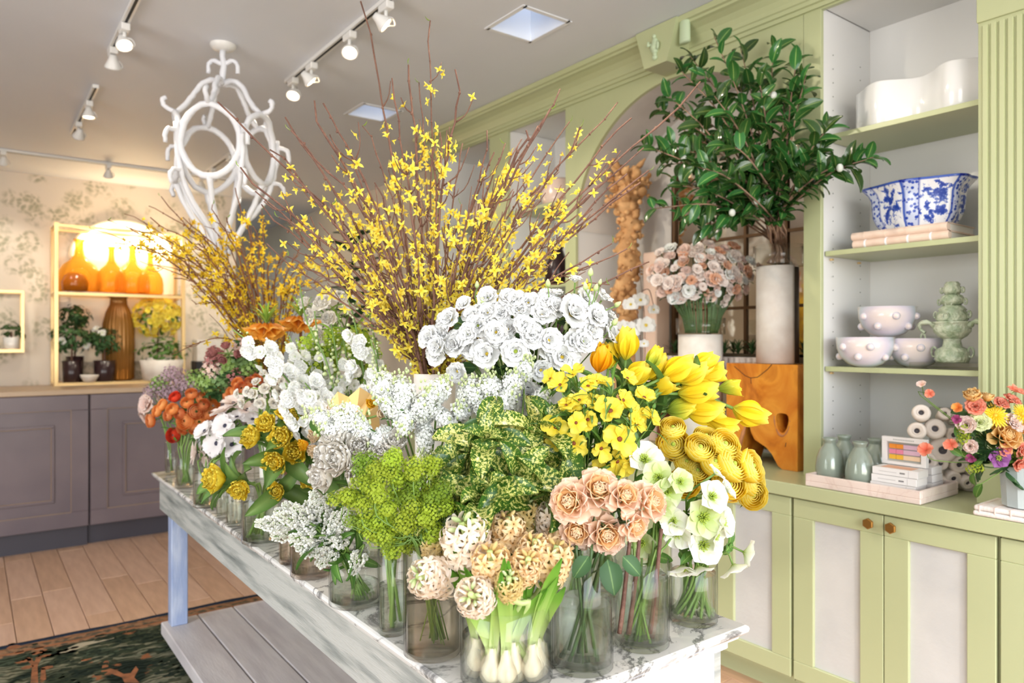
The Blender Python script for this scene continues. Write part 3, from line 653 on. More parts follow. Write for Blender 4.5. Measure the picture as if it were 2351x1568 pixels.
for k, (z, y0, y1, lb) in enumerate(((Z2, 1.20, 1.57, 'lower cream cloth-bound book under the blue planter'), (Z2+0.033, 1.205, 1.575, 'upper cream cloth-bound book under the blue planter'))):
    t = thing('book', lb, 'book', (3.06, 1.39, z), 'books under the planter'); x0, x1 = XU+0.045, XU+0.29
    part('cover', box(x0, x1, y0, y1, z+0.0005, z+0.004).join(box(x0, x1, y0, y1, z+0.029, z+0.0325)).join(lathe([(0.0, 0), (0.0165, 0), (0.0165, y1-y0), (0.0, y1-y0)], 16, cap0=False).moved(TR((x0+0.006, y0, z+0.0165)) @ RX(-90))), 'book_cloth', t, False)
    part('pages', box(x0+0.004, x1-0.006, y0+0.004, y1-0.004, z+0.004, z+0.029), 'paper', t, False)
    for i in range(4): part('raised_band', lathe([(0.0, 0), (0.0178, 0), (0.0178, 0.007), (0, 0.007)], 14, cap0=False).moved(TR((x0+0.006, y0+0.06+i*0.085, z+0.0165)) @ RX(-90)), 'ribbon' if k == 0 else 'book_cloth', t, False)

def pearl():
    m, n, N, L = _new('pearl')
    lw = N('ShaderNodeLayerWeight'); lw.inputs[0].default_value = 0.4
    r = ramp(n, [(0.0, (244, 226, 216)), (0.3, (236, 226, 240)), (0.55, (216, 226, 236)), (0.8, (244, 232, 210)), (1.0, (240, 224, 240))]); L(lw.outputs['Facing'], r.inputs[0])
    b = N('ShaderNodeBsdfPrincipled'); b.inputs['Roughness'].default_value = 0.12; b.inputs['Coat Weight'].default_value = 0.6; L(r.outputs[0], b.inputs['Base Color'])
    t = N('ShaderNodeBsdfTransparent'); mx = N('ShaderNodeMixShader'); mx.inputs[0].default_value = 0.12; L(b.outputs[0], mx.inputs[1]); L(t.outputs[0], mx.inputs[2])
    o = N('ShaderNodeOutputMaterial'); L(mx.outputs[0], o.inputs[0])
pearl()
def bowl(loc, R, h, lb, seed):
    t = thing('glass_bowl', lb, 'bowl', loc, 'pearly glass bowls'); rg = random.Random(seed); L0 = Vector(loc)
    pr = [(0.35*R, 0.0), (0.62*R, 0.12*h), (0.85*R, 0.34*h), (0.97*R, 0.62*h), (1.0*R, h), (0.975*R, h), (0.94*R, 0.62*h), (0.82*R, 0.36*h), (0.58*R, 0.16*h), (0.01*R, 0.05*h)]
    part('bowl_body', lathe(pr, 32).moved(TR(L0)), 'pearl', t)
    for i in range(8):
        a = math.atan2(-FWD.y, -FWD.x)-2.0+i*0.6+rg.uniform(-0.15, 0.15); zz = (0.35+0.33*(i % 2))*h; rr_ = R*(0.86 if i % 2 == 0 else 0.975)
        part('knob', sphere(0.016, 10, 6, (1, 1, 1)).moved(TR(L0+Vector((rr_*math.cos(a), rr_*math.sin(a), zz)))), 'pearl', t)
b1 = onx(1986, 845, 2.995)
bowl((b1.x, b1.y, Z3), 0.113, 0.125, 'front pearly white bowl with glass bobbles on the lowest shelf', 1)
bowl((3.13, 1.40, Z3), 0.105, 0.120, 'pearly bowl half hidden behind the front bowl and jade tower', 2)
bowl((3.07, 1.487, Z3+0.126), 0.112, 0.125, 'upper pearly bowl stacked on the two other bowls', 3)
mat('jade', (204, 212, 186), 0.25, c2=(158, 174, 142), scale=30, coat=0.2, bump=0.9, bscale=90, amt=(0.4, 0.6))
glass('acrylic', (248, 246, 242), 1.5, 0.02, 1.5)
solo('acrylic_block', box(2.95, 3.18, 1.09, 1.345, Z3+0.001, Z3+0.026, 0.002), 'acrylic', 'clear acrylic slab beneath the jade tower', 'stand', (3.06, 1.22, Z3), smooth=False)
J = Vector((3.06, 1.232, Z3+0.027)); jt = thing('jade_tower', 'carved pale green jade incense tower with stacked urns', 'ornament', J)
def jl(pr, n=20, **k): return lathe(pr, n, **k).moved(TR(J))
part('foot', jl([(0.056, 0), (0.060, 0.012), (0.060, 0.04), (0.05, 0.052), (0.034, 0.06), (0.030, 0.085), (0.036, 0.092)], cap1=True), 'jade', jt)
part('main_urn', jl([(0.034, 0.090), (0.05, 0.10), (0.064, 0.118), (0.066, 0.135), (0.060, 0.148), (0.066, 0.152), (0.066, 0.158)], cap1=True), 'jade', jt)
part('second_urn', jl([(0.05, 0.158), (0.056, 0.165), (0.056, 0.185), (0.046, 0.198), (0.050, 0.203), (0.040, 0.215), (0.03, 0.222)], cap1=True), 'jade', jt)
part('third_urn', jl([(0.030, 0.222), (0.040, 0.23), (0.043, 0.243), (0.036, 0.258), (0.026, 0.263)], cap1=True), 'jade', jt)
part('lid', jl([(0.024, 0.263), (0.032, 0.272), (0.034, 0.285), (0.026, 0.298), (0.028, 0.302), (0.020, 0.312), (0.001, 0.314)]), 'jade', jt)
for s in (-1, 1):
    part('dragon_handle', tube(catmull([J+Vector((0, s*0.06, 0.14)), J+Vector((-0.01, s*0.085, 0.156)), J+Vector((-0.01, s*0.115, 0.15)), J+Vector((0, s*0.118, 0.13)), J+Vector((0, s*0.10, 0.115))], 14), 0.011, 0.006, 8, wob=0.25, rng=random.Random(2)), 'jade', jt)
    for zz, r_ in ((0.10, 0.018), (0.045, 0.02), (0.19, 0.013), (0.24, 0.011), (0.285, 0.010)):
        yo = {0.10: 0.108, 0.045: 0.066, 0.19: 0.060, 0.24: 0.047, 0.285: 0.038}[zz]
        part('ring', tube([J+Vector((0.0, s*yo+r_*0.5*math.cos(q*PI/5), zz-0.006+r_*math.sin(q*PI/5))) for q in range(10)], 0.0036, sides=5, closed=True), 'jade', jt)
for zz in (0.19, 0.24): part('ring', tube([J+Vector((-0.058+0.5*(zz-0.19), 0.012*math.cos(q*PI/5), zz-0.012+0.014*math.sin(q*PI/5))) for q in range(10)], 0.0032, sides=5, closed=True), 'jade', jt)

# ------------------------------------------------------------------ tray with bud vases and boxes on the worktop
solo('marble_tray', box(2.69, 3.0, 1.186, 1.628, CT+0.001, CT+0.022, 0.003).join(box(2.69, 2.702, 1.186, 1.628, CT+0.021, CT+0.05, 0.003)).join(box(2.988, 3.0, 1.186, 1.628, CT+0.021, CT+0.05, 0.003)).join(box(2.702, 2.988, 1.186, 1.198, CT+0.021, CT+0.05, 0.003)).join(box(2.702, 2.988, 1.616, 1.628, CT+0.021, CT+0.05, 0.003)), 'marble_pink', 'pale pink marble tray on the green worktop', 'tray', (2.845, 1.4, CT), smooth=False)
mat('smoke_glass', (158, 170, 156), 0.16, metal=0.1, c2=(144, 156, 144), scale=3, coat=0.6)
vp = [(0.030, 0.0), (0.048, 0.004), (0.054, 0.02), (0.055, 0.05), (0.050, 0.085), (0.040, 0.115), (0.026, 0.136), (0.022, 0.145), (0.024, 0.155), (0.030, 0.166), (0.027, 0.166), (0.020, 0.150), (0.018, 0.145)]
for (px, py, x, lb) in ((1905, 1098, 2.80, 'grey-green bud vase standing leftmost at the front of the tray'), (1975, 1108, 2.785, 'grey-green bud vase beside the stacked boxes at the tray front'), (1938, 1080, 2.925, 'rear grey-green bud vase showing between the two front ones'), (2010, 1085, 2.925, 'rear grey-green bud vase partly behind the open palette box')):
    p = onx(px, py, x)
    t = thing('bud_vase', lb, 'vase', (p.x, p.y, CT+0.0225), 'grey-green bud vases on the tray')
    part('vase_body', lathe(vp[:8], 32, 16, 0.012).moved(TR((p.x, p.y, CT+0.0225))), 'smoke_glass', t)
    part('lip', lathe(vp[7:], 28, cap0=False).moved(TR((p.x, p.y, CT+0.0225))), 'smoke_glass', t)
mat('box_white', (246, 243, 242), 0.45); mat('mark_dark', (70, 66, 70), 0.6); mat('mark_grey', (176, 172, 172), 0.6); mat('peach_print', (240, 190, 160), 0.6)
mat('pal_orange', (244, 150, 50), 0.6); mat('pal_pink', (236, 140, 170), 0.6); mat('pal_yellow', (244, 190, 60), 0.6); mat('pal_lilac', (226, 190, 212), 0.6); mat('pal_cream', (244, 214, 180), 0.6); mat('pal_grey', (190, 192, 188), 0.5)
def giftbox(x0, y0, z, lb, grp, rot=0):
    L_, D_, h = 0.165, 0.085, 0.0275
    t = thing('gift_box', lb, 'box', (x0, y0, z), grp)
    part('carton', box(x0, x0+D_, y0, y0+L_, z+0.0003, z+h, 0.0012), 'box_white', t, False)
    gm = G()
    for i in range(7): gm.join(box(x0-0.0006, x0+0.0004, y0+0.045+i*0.0028, y0+0.0463+i*0.0028+0.0006*(i % 2), z+0.011, z+0.0165))
    part('printed_mark', gm, 'mark_dark', t, False, 'small dark printed mark', kind='stuff')
    part('side_seam', box(x0-0.0005, x0+0.0004, y0+0.032, y0+0.0326, z+0.002, z+h-0.002), 'mark_grey', t, False)
    part('printed_line', box(x0-0.0005, x0+0.0004, y0+0.075, y0+0.14, z+0.013, z+0.0142), 'mark_grey', t, False)
    return t
for k, lb in enumerate(('bottom white box of the front stack on the tray', 'middle white box of the front stack on the tray', 'top white box of the front stack on the tray')):
    t = giftbox(2.745+0.002*k, 1.228-0.003*k, CT+0.0225+k*0.0285, lb, 'white boxes stacked on the tray')
    if k == 2: part('printed_top', box(2.76, 2.82, 1.25, 1.36, CT+0.1072, CT+0.1078), 'peach_print', t, False)
for k, lb in enumerate(('bottom white box of the rear stack behind the front boxes', 'middle white box of the rear stack behind the front boxes', 'top white box of the rear stack behind the front boxes')):
    giftbox(2.88, 1.225+0.002*k, CT+0.0225+k*0.0285, lb, 'white boxes stacked on the tray')
t = thing('palette_box', 'open white box upright showing orange, pink and yellow sticks', 'box', (2.83, 1.31, CT+0.109)); z0 = CT+0.1085; ya, yb = 1.232, 1.395; x0 = 2.838
part('carton', box(x0, x0+0.024, ya, yb, z0, z0+0.012, 0.001).join(box(x0, x0+0.024, ya, yb, z0+0.087, z0+0.105, 0.001)).join(box(x0, x0+0.024, ya, ya+0.018, z0+0.012, z0+0.087, 0.001)).join(box(x0, x0+0.024, yb-0.018, yb, z0+0.012, z0+0.087, 0.001)).join(box(x0+0.018, x0+0.0238, ya+0.017, yb-0.017, z0+0.011, z0+0.088)), 'box_white', t, False)
part('window_frame', box(x0+0.014, x0+0.018, ya+0.018, yb-0.018, z0+0.012, z0+0.087), 'pal_grey', t, False)
for r_, (ca, cb) in enumerate((('pal_yellow', 'pal_cream'), ('pal_pink', 'pal_lilac'), ('pal_orange', 'pal_lilac'))):
    zz = z0+0.020+r_*0.0205
    part('stick', box(x0+0.008, x0+0.014, 1.345, yb-0.024, zz, zz+0.017, 0.001), ca, t, False)
    part('stick', box(x0+0.008, x0+0.014, 1.318, 1.344, zz, zz+0.017, 0.001), ca, t, False)
    part('stick_label', box(x0+0.008, x0+0.0135, ya+0.024, 1.3175, zz, zz+0.017, 0.001), cb, t, False)
gm = G()
for i in range(13): gm.join(box(x0-0.0006, x0+0.0004, 1.275+i*0.006, 1.279+i*0.006, z0+0.094, z0+0.0985))
part('printed_line', gm, 'pal_grey', t, False, kind='stuff')
# ceramic vase made of rolled tubes
mat('bisque', (238, 226, 214), 0.65, c2=(226, 212, 198), scale=10)
cv = thing('tube_sculpture', 'cream ceramic vase built of piled rolled tubes', 'vase', (3.12, 1.21, CT))
part('core', lathe([(0.07, 0.001), (0.075, 0.02), (0.07, 0.15), (0.05, 0.27), (0.04, 0.29), (0.02, 0.28)], 20).moved(TR((3.16, 1.20, CT))), 'bisque', cv)
rg = random.Random(12); nr = [((2115, 948), 20), ((2170, 950), 15), ((2200, 957), 17), ((2105, 990), 20), ((2147, 985), 24), ((2190, 1000), 18), ((2225, 985), 17), ((2110, 1025), 18), ((2165, 1035), 31), ((2215, 1035), 21), ((2240, 1020), 15), ((2160, 1065), 17), ((2203, 1068), 21), ((2190, 1100), 18), ((2222, 1110), 16), ((2242, 1082), 17), ((2160, 1112), 18), ((2130, 1060), 20)]
for (px, py), r in nr:
    c = onto(px, py, 3.045-0.0007*abs(px-2180), 1.21); rr_ = r*2.76/FPX; ax = (-FWD*0.85-RGT*0.25+UP*0.05+RGT*((px-2170)/120)*0.5+Vector((0, 0, 1))*((1030-py)/150)*0.5)
    M_ = aim(c, ax)
    tb_ = part('rolled_tube', lathe([(rr_*0.75, -0.07), (rr_*0.92, -0.03), (rr_, -0.008), (rr_*0.9, 0.004), (rr_*0.62, 0.006), (rr_*0.5, 0.002), (rr_*0.42, 0.006), (rr_*0.30, 0.0), (rr_*0.28, -0.012)], 18).moved(M_), 'bisque', cv)
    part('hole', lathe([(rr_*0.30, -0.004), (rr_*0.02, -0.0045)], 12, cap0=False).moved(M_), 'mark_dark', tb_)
solo('marble_slab', box(3.30, 3.325, 1.09, 1.42, CT+0.001, CT+0.30, 0.002), 'marble_grey', 'grey marbled board leaning behind the ceramic tubes', 'board', (3.31, 1.25, CT), smooth=False)

# ------------------------------------------------------------------ niche beyond the arch: pots and bottle
mat('blush_glaze', (236, 212, 198), 0.2, c2=(220, 186, 168), scale=6, coat=0.4)
p = onx(1255, 395, 3.10)
solo('ceramic_pot', lathe([(0.085, 0), (0.112, 0.01), (0.118, 0.05), (0.115, 0.16), (0.108, 0.172), (0.10, 0.165), (0.095, 0.03)], 28).moved(TR((3.10, 3.62, 2.381))), 'blush_glaze', 'blush glazed pot on the upper shelf left of the arch', 'pot', (3.10, 3.62, 2.381))
solo('ceramic_pot', lathe([(0.07, 0), (0.10, 0.02), (0.12, 0.08), (0.10, 0.15), (0.085, 0.16), (0.08, 0.15), (0.09, 0.05)], 28).moved(TR((3.10, 4.45, 2.381))), 'blush_glaze', 'blush glazed pot on the far shelf behind the forsythia', 'pot', (3.10, 4.45, 2.381))
solo('dark_bottle', lathe([(0.045, 0), (0.05, 0.01), (0.05, 0.16), (0.02, 0.20), (0.016, 0.27), (0.02, 0.275), (0.014, 0.275), (0.012, 0.2)], 20).moved(TR((3.05, 3.42, 1.862))), 'black_thing', 'black bottle on the middle shelf left of the arch', 'bottle', (3.05, 3.42, 1.862))
solo('dark_vase', lathe([(0.05, 0), (0.085, 0.03), (0.09, 0.12), (0.05, 0.20), (0.035, 0.24), (0.045, 0.26), (0.035, 0.26), (0.03, 0.23)], 24).moved(TR((3.08, 3.62, 1.862))), 'dark_pot', 'dark round vase on the middle shelf left of the arch', 'vase', (3.08, 3.62, 1.862))
solo('dark_vase', lathe([(0.05, 0), (0.08, 0.03), (0.085, 0.20), (0.06, 0.24), (0.05, 0.24), (0.07, 0.05)], 24).moved(TR((3.05, 3.50, 1.382))), 'dark_pot', 'dark jar on the lower shelf left of the arch', 'jar', (3.05, 3.50, 1.382))

# ------------------------------------------------------------------ arched recess: mirror, wooden block, vases
mat('mirror_silver', (226, 216, 200), 0.06, metal=1.0, c2=(190, 176, 156), scale=3, amt=(0.4, 0.8))
mat('bronze', (92, 66, 40), 0.4, metal=0.5)
mi = thing('arched_mirror', 'antique arched mirror with a bronze grid in the recess', 'mirror', (3.31, 2.25, CT))
my0, my1, mz = 1.86, 2.83, 2.66
mk = lambda y: CT+0.05+(mz-CT-0.30)+0.25*math.sqrt(max(0, 1-((y-(my0+my1)/2)/((my1-my0)/2))**2))
gm = G(); yy = [my0+(my1-my0)*i/24 for i in range(25)]
for i in range(24): gm.add([(3.312, yy[i], CT+0.02), (3.312, yy[i+1], CT+0.02), (3.312, yy[i+1], mk(yy[i+1])), (3.312, yy[i], mk(yy[i])), (3.326, yy[i], CT+0.02), (3.326, yy[i+1], CT+0.02), (3.326, yy[i+1], mk(yy[i+1])), (3.326, yy[i], mk(yy[i]))], [(0, 3, 2, 1), (4, 5, 6, 7)])
part('glass', gm, 'mirror_silver', mi, False)
fp = [Vector((3.305, my0, CT+0.012))]+[Vector((3.305, y, mk(y))) for y in yy]+[Vector((3.305, my1, CT+0.012))]
part('frame', tube(fp, 0.018, sides=6), 'bronze', mi)
for i in range(1, 4): y = my0+(my1-my0)*i/4; part('glazing_bar', box(3.300, 3.311, y-0.008, y+0.008, CT+0.012, mk(y)), 'bronze', mi, False)
for z in (1.3, 1.68, 2.06, 2.4): part('glazing_bar', box(3.301, 3.311, my0, my1, z-0.008, z+0.008), 'bronze', mi, False)
mat('pink_plaster', (240, 210, 190), 0.7)
q = onx(1498, 660, 3.2)
solo('plaster_pilaster', box(3.17, 3.29, q.y-0.055, q.y+0.05, CT+0.001, 2.02, 0.006), 'pink_plaster', 'narrow pinkish plaster slab beside the mirror', 'slab', (3.23, q.y, CT), smooth=False)
def woodmat():
    m, n, N, L = _new('root_wood')
    tc = N('ShaderNodeTexCoord'); t = N('ShaderNodeTexNoise'); t.inputs['Scale'].default_value = 3.4; t.inputs['Detail'].default_value = 6; t.inputs['Distortion'].default_value = 2.2; L(tc.outputs['Object'], t.inputs['Vector'])
    r = ramp(n, [(0.25, (150, 78, 22)), (0.45, (206, 122, 36)), (0.6, (226, 150, 52)), (0.78, (176, 96, 28))]); L(t.outputs['Fac'], r.inputs[0])
    b = N('ShaderNodeBsdfPrincipled'); b.inputs['Roughness'].default_value = 0.25; b.inputs['Coat Weight'].default_value = 0.3; L(r.outputs[0], b.inputs['Base Color'])
    o = N('ShaderNodeOutputMaterial'); L(b.outputs[0], o.inputs[0])
woodmat(); mat('wood_raw', (196, 132, 84), 0.7, c2=(160, 96, 54), scale=14); mat('crack', (60, 34, 16), 0.8)
# block: an outline in the y-z plane with two gaps, cut through its depth (x)
bx0, bx1 = 2.945, 3.16; yl, yr = onx(1668, 900, bx0).y, onx(1831, 900, bx0).y; zt_ = 1.395; W_ = yl-yr; H_ = zt_-CT
def bp(u, v): return (yl-u*W_, CT+v*H_)       # u: left to right in view, v: up
outer = [(0, 0.02), (0.0, 1.0), (1.0, 1.0), (1.0, 0.0), (0.80, 0.0), (0.74, 0.03), (0.66, 0.13), (0.58, 0.19), (0.50, 0.22), (0.42, 0.25), (0.365, 0.32), (0.345, 0.40), (0.305, 0.425), (0.27, 0.38), (0.235, 0.30), (0.19, 0.18), (0.15, 0.06), (0.12, 0.005)]
hole = [(0.80+0.085*math.cos(a), 0.46+0.095*math.sin(a)+0.02*math.cos(a*2)) for a in [2*PI*i/16 for i in range(16)]]
def extr_yz(outer, hole, x0, x1):
    bm = bmesh.new()
    vo = [bm.verts.new((x0, *bp(*p))) for p in outer]; vh = [bm.verts.new((x0, *bp(*p))) for p in hole]
    ed = [bm.edges.new((vo[i], vo[(i+1) % len(vo)])) for i in range(len(vo))]+[bm.edges.new((vh[i], vh[(i+1) % len(vh)])) for i in range(len(vh))]
    bmesh.ops.triangle_fill(bm, use_beauty=True, use_dissolve=False, edges=ed)
    r = bmesh.ops.extrude_face_region(bm, geom=bm.faces[:])
    for v in r['geom']:
        if isinstance(v, bmesh.types.BMVert): v.co.x = x1
    bmesh.ops.recalc_face_normals(bm, faces=bm.faces[:]); bm.verts.index_update()
    g = G().add([v.co[:] for v in bm.verts], [[v.index for v in f.verts] for f in bm.faces]); bm.free(); return g
wb = thing('root_stool', 'polished orange-brown root wood block with gnarled holes', 'stool', (3.05, (yl+yr)/2, CT+0.001))
part('block', extr_yz(outer, hole, bx0, bx1).moved(TR((0, 0, 0.001))), 'root_wood', wb, False)
for pts in ([(0.12, 0.97), (0.28, 0.88), (0.36, 0.86), (0.46, 0.87), (0.6, 0.95), (0.66, 1.0)], [(0.36, 0.86), (0.37, 0.80)], [(0.84, 0.22), (0.85, 0.26)]):
    part('crack', tube([Vector((bx0+0.0008, *bp(*p_))) for p_ in pts], 0.0022, sides=4), 'crack', wb)
part('raw_edge', tube(catmull([Vector((bx0+0.006, *bp(*p_))) for p_ in ((0.15, 0.06), (0.19, 0.18), (0.235, 0.30), (0.29, 0.41))], 10), 0.011, 0.008, 6, wob=0.3, rng=random.Random(1)), 'wood_raw', wb)
part('raw_rim', tube([Vector((bx0+0.004, *bp(0.795+0.105*math.cos(a), 0.455+0.115*math.sin(a)+0.02*math.cos(a*2)))) for a in [PI*0.9+PI*1.1*i/14 for i in range(15)]], 0.007, 0.006, 6, wob=0.35, rng=random.Random(4)), 'wood_raw', wb)
glass('clear_glass', (253, 254, 253), 1.45, 0.0, 0.75)
mat('liner_dark', (84, 74, 66), 0.4)
def sleeve_vase(c, r, h, gh, lb, cut, turn=1.42):
    t = thing('sleeve_vase', lb, 'vase', c, 'white sleeve vases in the arch'); c = Vector(c)
    n = 40; V, F = [], []; a0 = math.atan2(-FWD.y, -FWD.x)+turn; span = 2*PI-cut
    for i in range(n+1):
        a = a0+cut*0.0+span*i/n
        for rr_, zz in ((r, 0), (r, h), (r-0.004, h), (r-0.004, 0)): V.append((c.x+rr_*math.cos(a), c.y+rr_*math.sin(a), c.z+zz+0.001))
    for i in range(n):
        for j in range(4): F.append((i*4+j, (i+1)*4+j, (i+1)*4+(j+1) % 4, i*4+(j+1) % 4))
    F += [(0, 1, 2, 3), tuple(n*4+k for k in (3, 2, 1, 0))]
    part('sleeve', G().add(V, F), 'ceramic_matte', t, True, 'off-white sleeve')
    part('liner', lathe([(r-0.012, 0.004), (r-0.012, h-0.004)], 28, cap1=True).moved(TR(c)), 'liner_dark', t)
    part('glass_collar', lathe([(r-0.014, h+0.002), (r+0.012, h+0.003), (r+0.014, h+gh), (r+0.008, h+gh), (r+0.006, h+0.01)], 32, cap0=False).moved(TR(c)), 'clear_glass', t)
    return t
# white planter, driftwood, orchid pot
mat('fluted_white', (240, 228, 220), 0.4)
q = onx(1640, 815, 3.20)
t = thing('fluted_planter', 'white fluted trough planter in front of the mirror', 'planter', (3.22, 2.40, 1.28))
part('trough', box(3.16, 3.27, 2.02, 2.80, 1.281, 1.42), 'fluted_white', t, False)
for i in range(22): part('flute', lathe([(0.0, 0), (0.0165, 0.004), (0.0165, 0.132), (0.0, 0.138)], 10, cap0=False).moved(TR((3.158, 2.035+i*0.036, 1.281))), 'fluted_white', t)
part('moss', box(3.168, 3.262, 2.03, 2.79, 1.42, 1.434, 0.004), 'soil', t, False)
t = thing('plinth_shelf', 'low reddish wooden stand beneath the fluted planter', 'stand', (3.22, 2.4, CT))
mat('red_wood', (168, 96, 62), 0.45, c2=(140, 74, 46), scale=8)
part('board', box(3.15, 3.29, 1.98, 2.84, 1.245, 1.28, 0.003), 'red_wood', t, False)
for y in (2.0, 2.80): part('support', box(3.16, 3.28, y, y+0.03, CT+0.001, 1.245), 'red_wood', t, False)

# ================================================================== FLOWERS: MATERIALS
try:
    scene.cycles.transparent_max_bounces = 22
    scene.cycles.max_bounces = 6; scene.cycles.diffuse_bounces = 3; scene.cycles.glossy_bounces = 2; scene.cycles.transmission_bounces = 4
except Exception: pass
GREENS = {}
mat('stem_green', (120, 150, 70), 0.45, c2=(92, 126, 56), scale=8)
mat('stem_dark', (76, 104, 56), 0.45, c2=(58, 84, 44), scale=8)
mat('stem_pale', (196, 210, 140), 0.4, c2=(172, 194, 112), scale=8)
mat('bark', (126, 90, 74), 0.75, c2=(96, 64, 54), scale=30, bump=0.4, bscale=120)
mat('bark_warm', (134, 86, 52), 0.75, c2=(100, 62, 40), scale=30)
mat('bark_grey', (146, 118, 96), 0.7, c2=(120, 92, 76), scale=20)
flora('leaf_green', [(0.0, (150, 180, 96)), (0.06, (96, 138, 60)), (0.5, (78, 120, 50))], 0.25, 0.4, 'mid', 0.12, spec=0.4)
flora('leaf_dark', [(0.0, (122, 154, 92)), (0.05, (66, 100, 58)), (0.5, (52, 86, 46))], 0.15, 0.5, 'mid', 0.15, spec=0.3)
flora('leaf_bright', [(0.0, (170, 196, 90)), (0.5, (116, 158, 58))], 0.3, 0.4, 'mid', 0.12)
flora('leaf_tulip', [(0.0, (128, 158, 88)), (0.5, (86, 124, 56))], 0.25, 0.4, 'mid', 0.15)
flora('leaf_camellia', [(0.0, (160, 184, 104)), (0.05, (64, 108, 50)), (0.35, (50, 96, 44)), (0.5, (70, 112, 54))], 0.15, 0.16, 'mid', 0.3, spec=0.65, hue=0.025)
flora('leaf_hyacinth', [(0.0, (218, 226, 170)), (0.35, (190, 212, 120)), (0.75, (128, 178, 66)), (1.0, (96, 156, 52))], 0.3, 0.35)
flora('pet_forsythia', [(0.0, (240, 206, 50)), (0.4, (254, 236, 92)), (1.0, (254, 242, 124))], 0.45, 0.6, var=0.08, hue=0.01)
flora('pet_forsythia_warmlit', [(0.0, (236, 184, 24)), (0.4, (250, 218, 56)), (1.0, (252, 226, 84))], 0.45, 0.6, var=0.08, hue=0.012)  # far spray: warm light put into the colour as a deeper yellow
flora('pet_white', [(0.0, (226, 236, 190)), (0.25, (246, 248, 238)), (1.0, (253, 253, 253))], 0.35, 0.6, var=0.03)
flora('pet_white_pure', [(0.0, (232, 238, 212)), (0.2, (245, 246, 243)), (1.0, (248, 248, 247))], 0.35, 0.65, var=0.02)
flora('bud_green', [(0.0, (176, 200, 120)), (0.5, (214, 226, 168)), (1.0, (236, 240, 206))], 0.3, 0.5, var=0.06)
flora('pet_rose', [(0.0, (250, 168, 88)), (0.4, (252, 204, 140)), (0.8, (253, 220, 170)), (1.0, (254, 228, 194))], 0.3, 0.6, var=0.04)
flora('pet_rose_outer', [(0.0, (252, 200, 146)), (0.5, (253, 218, 186)), (1.0, (254, 226, 206))], 0.3, 0.6, var=0.04)
flora('pet_ranunculus', [(0.0, (254, 206, 20)), (0.5, (255, 224, 58)), (0.85, (255, 234, 92)), (1.0, (255, 246, 160))], 0.4, 0.5, var=0.04)
flora('pet_tulip', [(0.0, (214, 212, 70)), (0.18, (252, 222, 44)), (0.75, (255, 230, 60)), (1.0, (255, 238, 110))], 0.4, 0.42, var=0.04)
flora('pet_tulip_green', [(0.0, (150, 176, 70)), (0.35, (184, 196, 66)), (0.8, (236, 218, 60)), (1.0, (250, 226, 70))], 0.3, 0.42, var=0.05)
flora('pet_tulip_orange', [(0.0, (244, 150, 20)), (0.5, (252, 184, 24)), (1.0, (254, 206, 50))], 0.35, 0.42, var=0.04)
flora('pet_dtulip', [(0.0, (254, 204, 14)), (0.4, (255, 222, 44)), (1.0, (255, 234, 92))], 0.35, 0.5, var=0.05)
flora('pet_butterfly', [(0.0, (236, 190, 30)), (0.12, (250, 224, 60)), (1.0, (254, 238, 100))], 0.35, 0.4, var=0.05)
flora('pet_cream', [(0.0, (246, 232, 200)), (0.4, (251, 244, 230)), (1.0, (252, 248, 240))], 0.35, 0.6, var=0.03)
flora('pet_blush', [(0.0, (246, 222, 206)), (0.6, (250, 236, 228)), (1.0, (252, 242, 236))], 0.35, 0.6, var=0.04)
flora('pet_anemone', [(0.0, (216, 204, 214)), (0.15, (246, 240, 238)), (1.0, (252, 248, 246))], 0.35, 0.6, var=0.03)
flora('pet_hellebore', [(0.0, (206, 222, 120)), (0.3, (238, 244, 214)), (0.8, (252, 252, 244)), (1.0, (254, 254, 250))], 0.35, 0.5, var=0.03)
flora('pet_hellebore_green', [(0.0, (190, 212, 104)), (0.4, (214, 228, 158)), (1.0, (234, 240, 204))], 0.35, 0.5, var=0.04)
flora('pet_hyacinth', [(0.0, (240, 194, 130)), (0.5, (250, 222, 172)), (1.0, (252, 232, 200))], 0.35, 0.5, var=0.06, hue=0.006)
flora('pet_hyacinth_pale', [(0.0, (248, 222, 190)), (0.5, (252, 236, 216)), (1.0, (253, 243, 232))], 0.35, 0.5, var=0.05)
flora('pet_hyacinth_green', [(0.0, (226, 196, 120)), (0.5, (230, 206, 140)), (1.0, (238, 218, 164))], 0.35, 0.5, var=0.06)
flora('pet_orange', [(0.0, (240, 112, 40)), (0.5, (250, 152, 74)), (1.0, (252, 184, 120))], 0.35, 0.5, var=0.08, hue=0.012)
flora('pet_red', [(0.0, (206, 40, 30)), (1.0, (240, 90, 60))], 0.35, 0.5, var=0.06)
flora('pet_frit', [(0.0, (240, 140, 30)), (0.5, (252, 176, 60)), (1.0, (253, 194, 90))], 0.35, 0.45, var=0.06)
flora('pet_pink', [(0.0, (236, 184, 160)), (0.5, (246, 214, 198)), (1.0, (250, 230, 220))], 0.35, 0.6, var=0.08, hue=0.01)
flora('pet_dusty', [(0.0, (150, 84, 84)), (1.0, (208, 140, 136))], 0.35, 0.6, var=0.1)
flora('pet_mauve', [(0.0, (150, 120, 130)), (1.0, (206, 178, 188))], 0.35, 0.6, var=0.1)
flora('pet_lime', [(0.0, (140, 168, 40)), (1.0, (190, 206, 66))], 0.35, 0.6, var=0.1, hue=0.01)
flora('pet_lime_deep', [(0.0, (96, 128, 34)), (1.0, (150, 176, 56))], 0.35, 0.6, var=0.1, hue=0.01)
flora('pet_lilac', [(0.0, (214, 228, 160)), (0.4, (246, 248, 240)), (1.0, (254, 254, 254))], 0.3, 0.6, var=0.02)
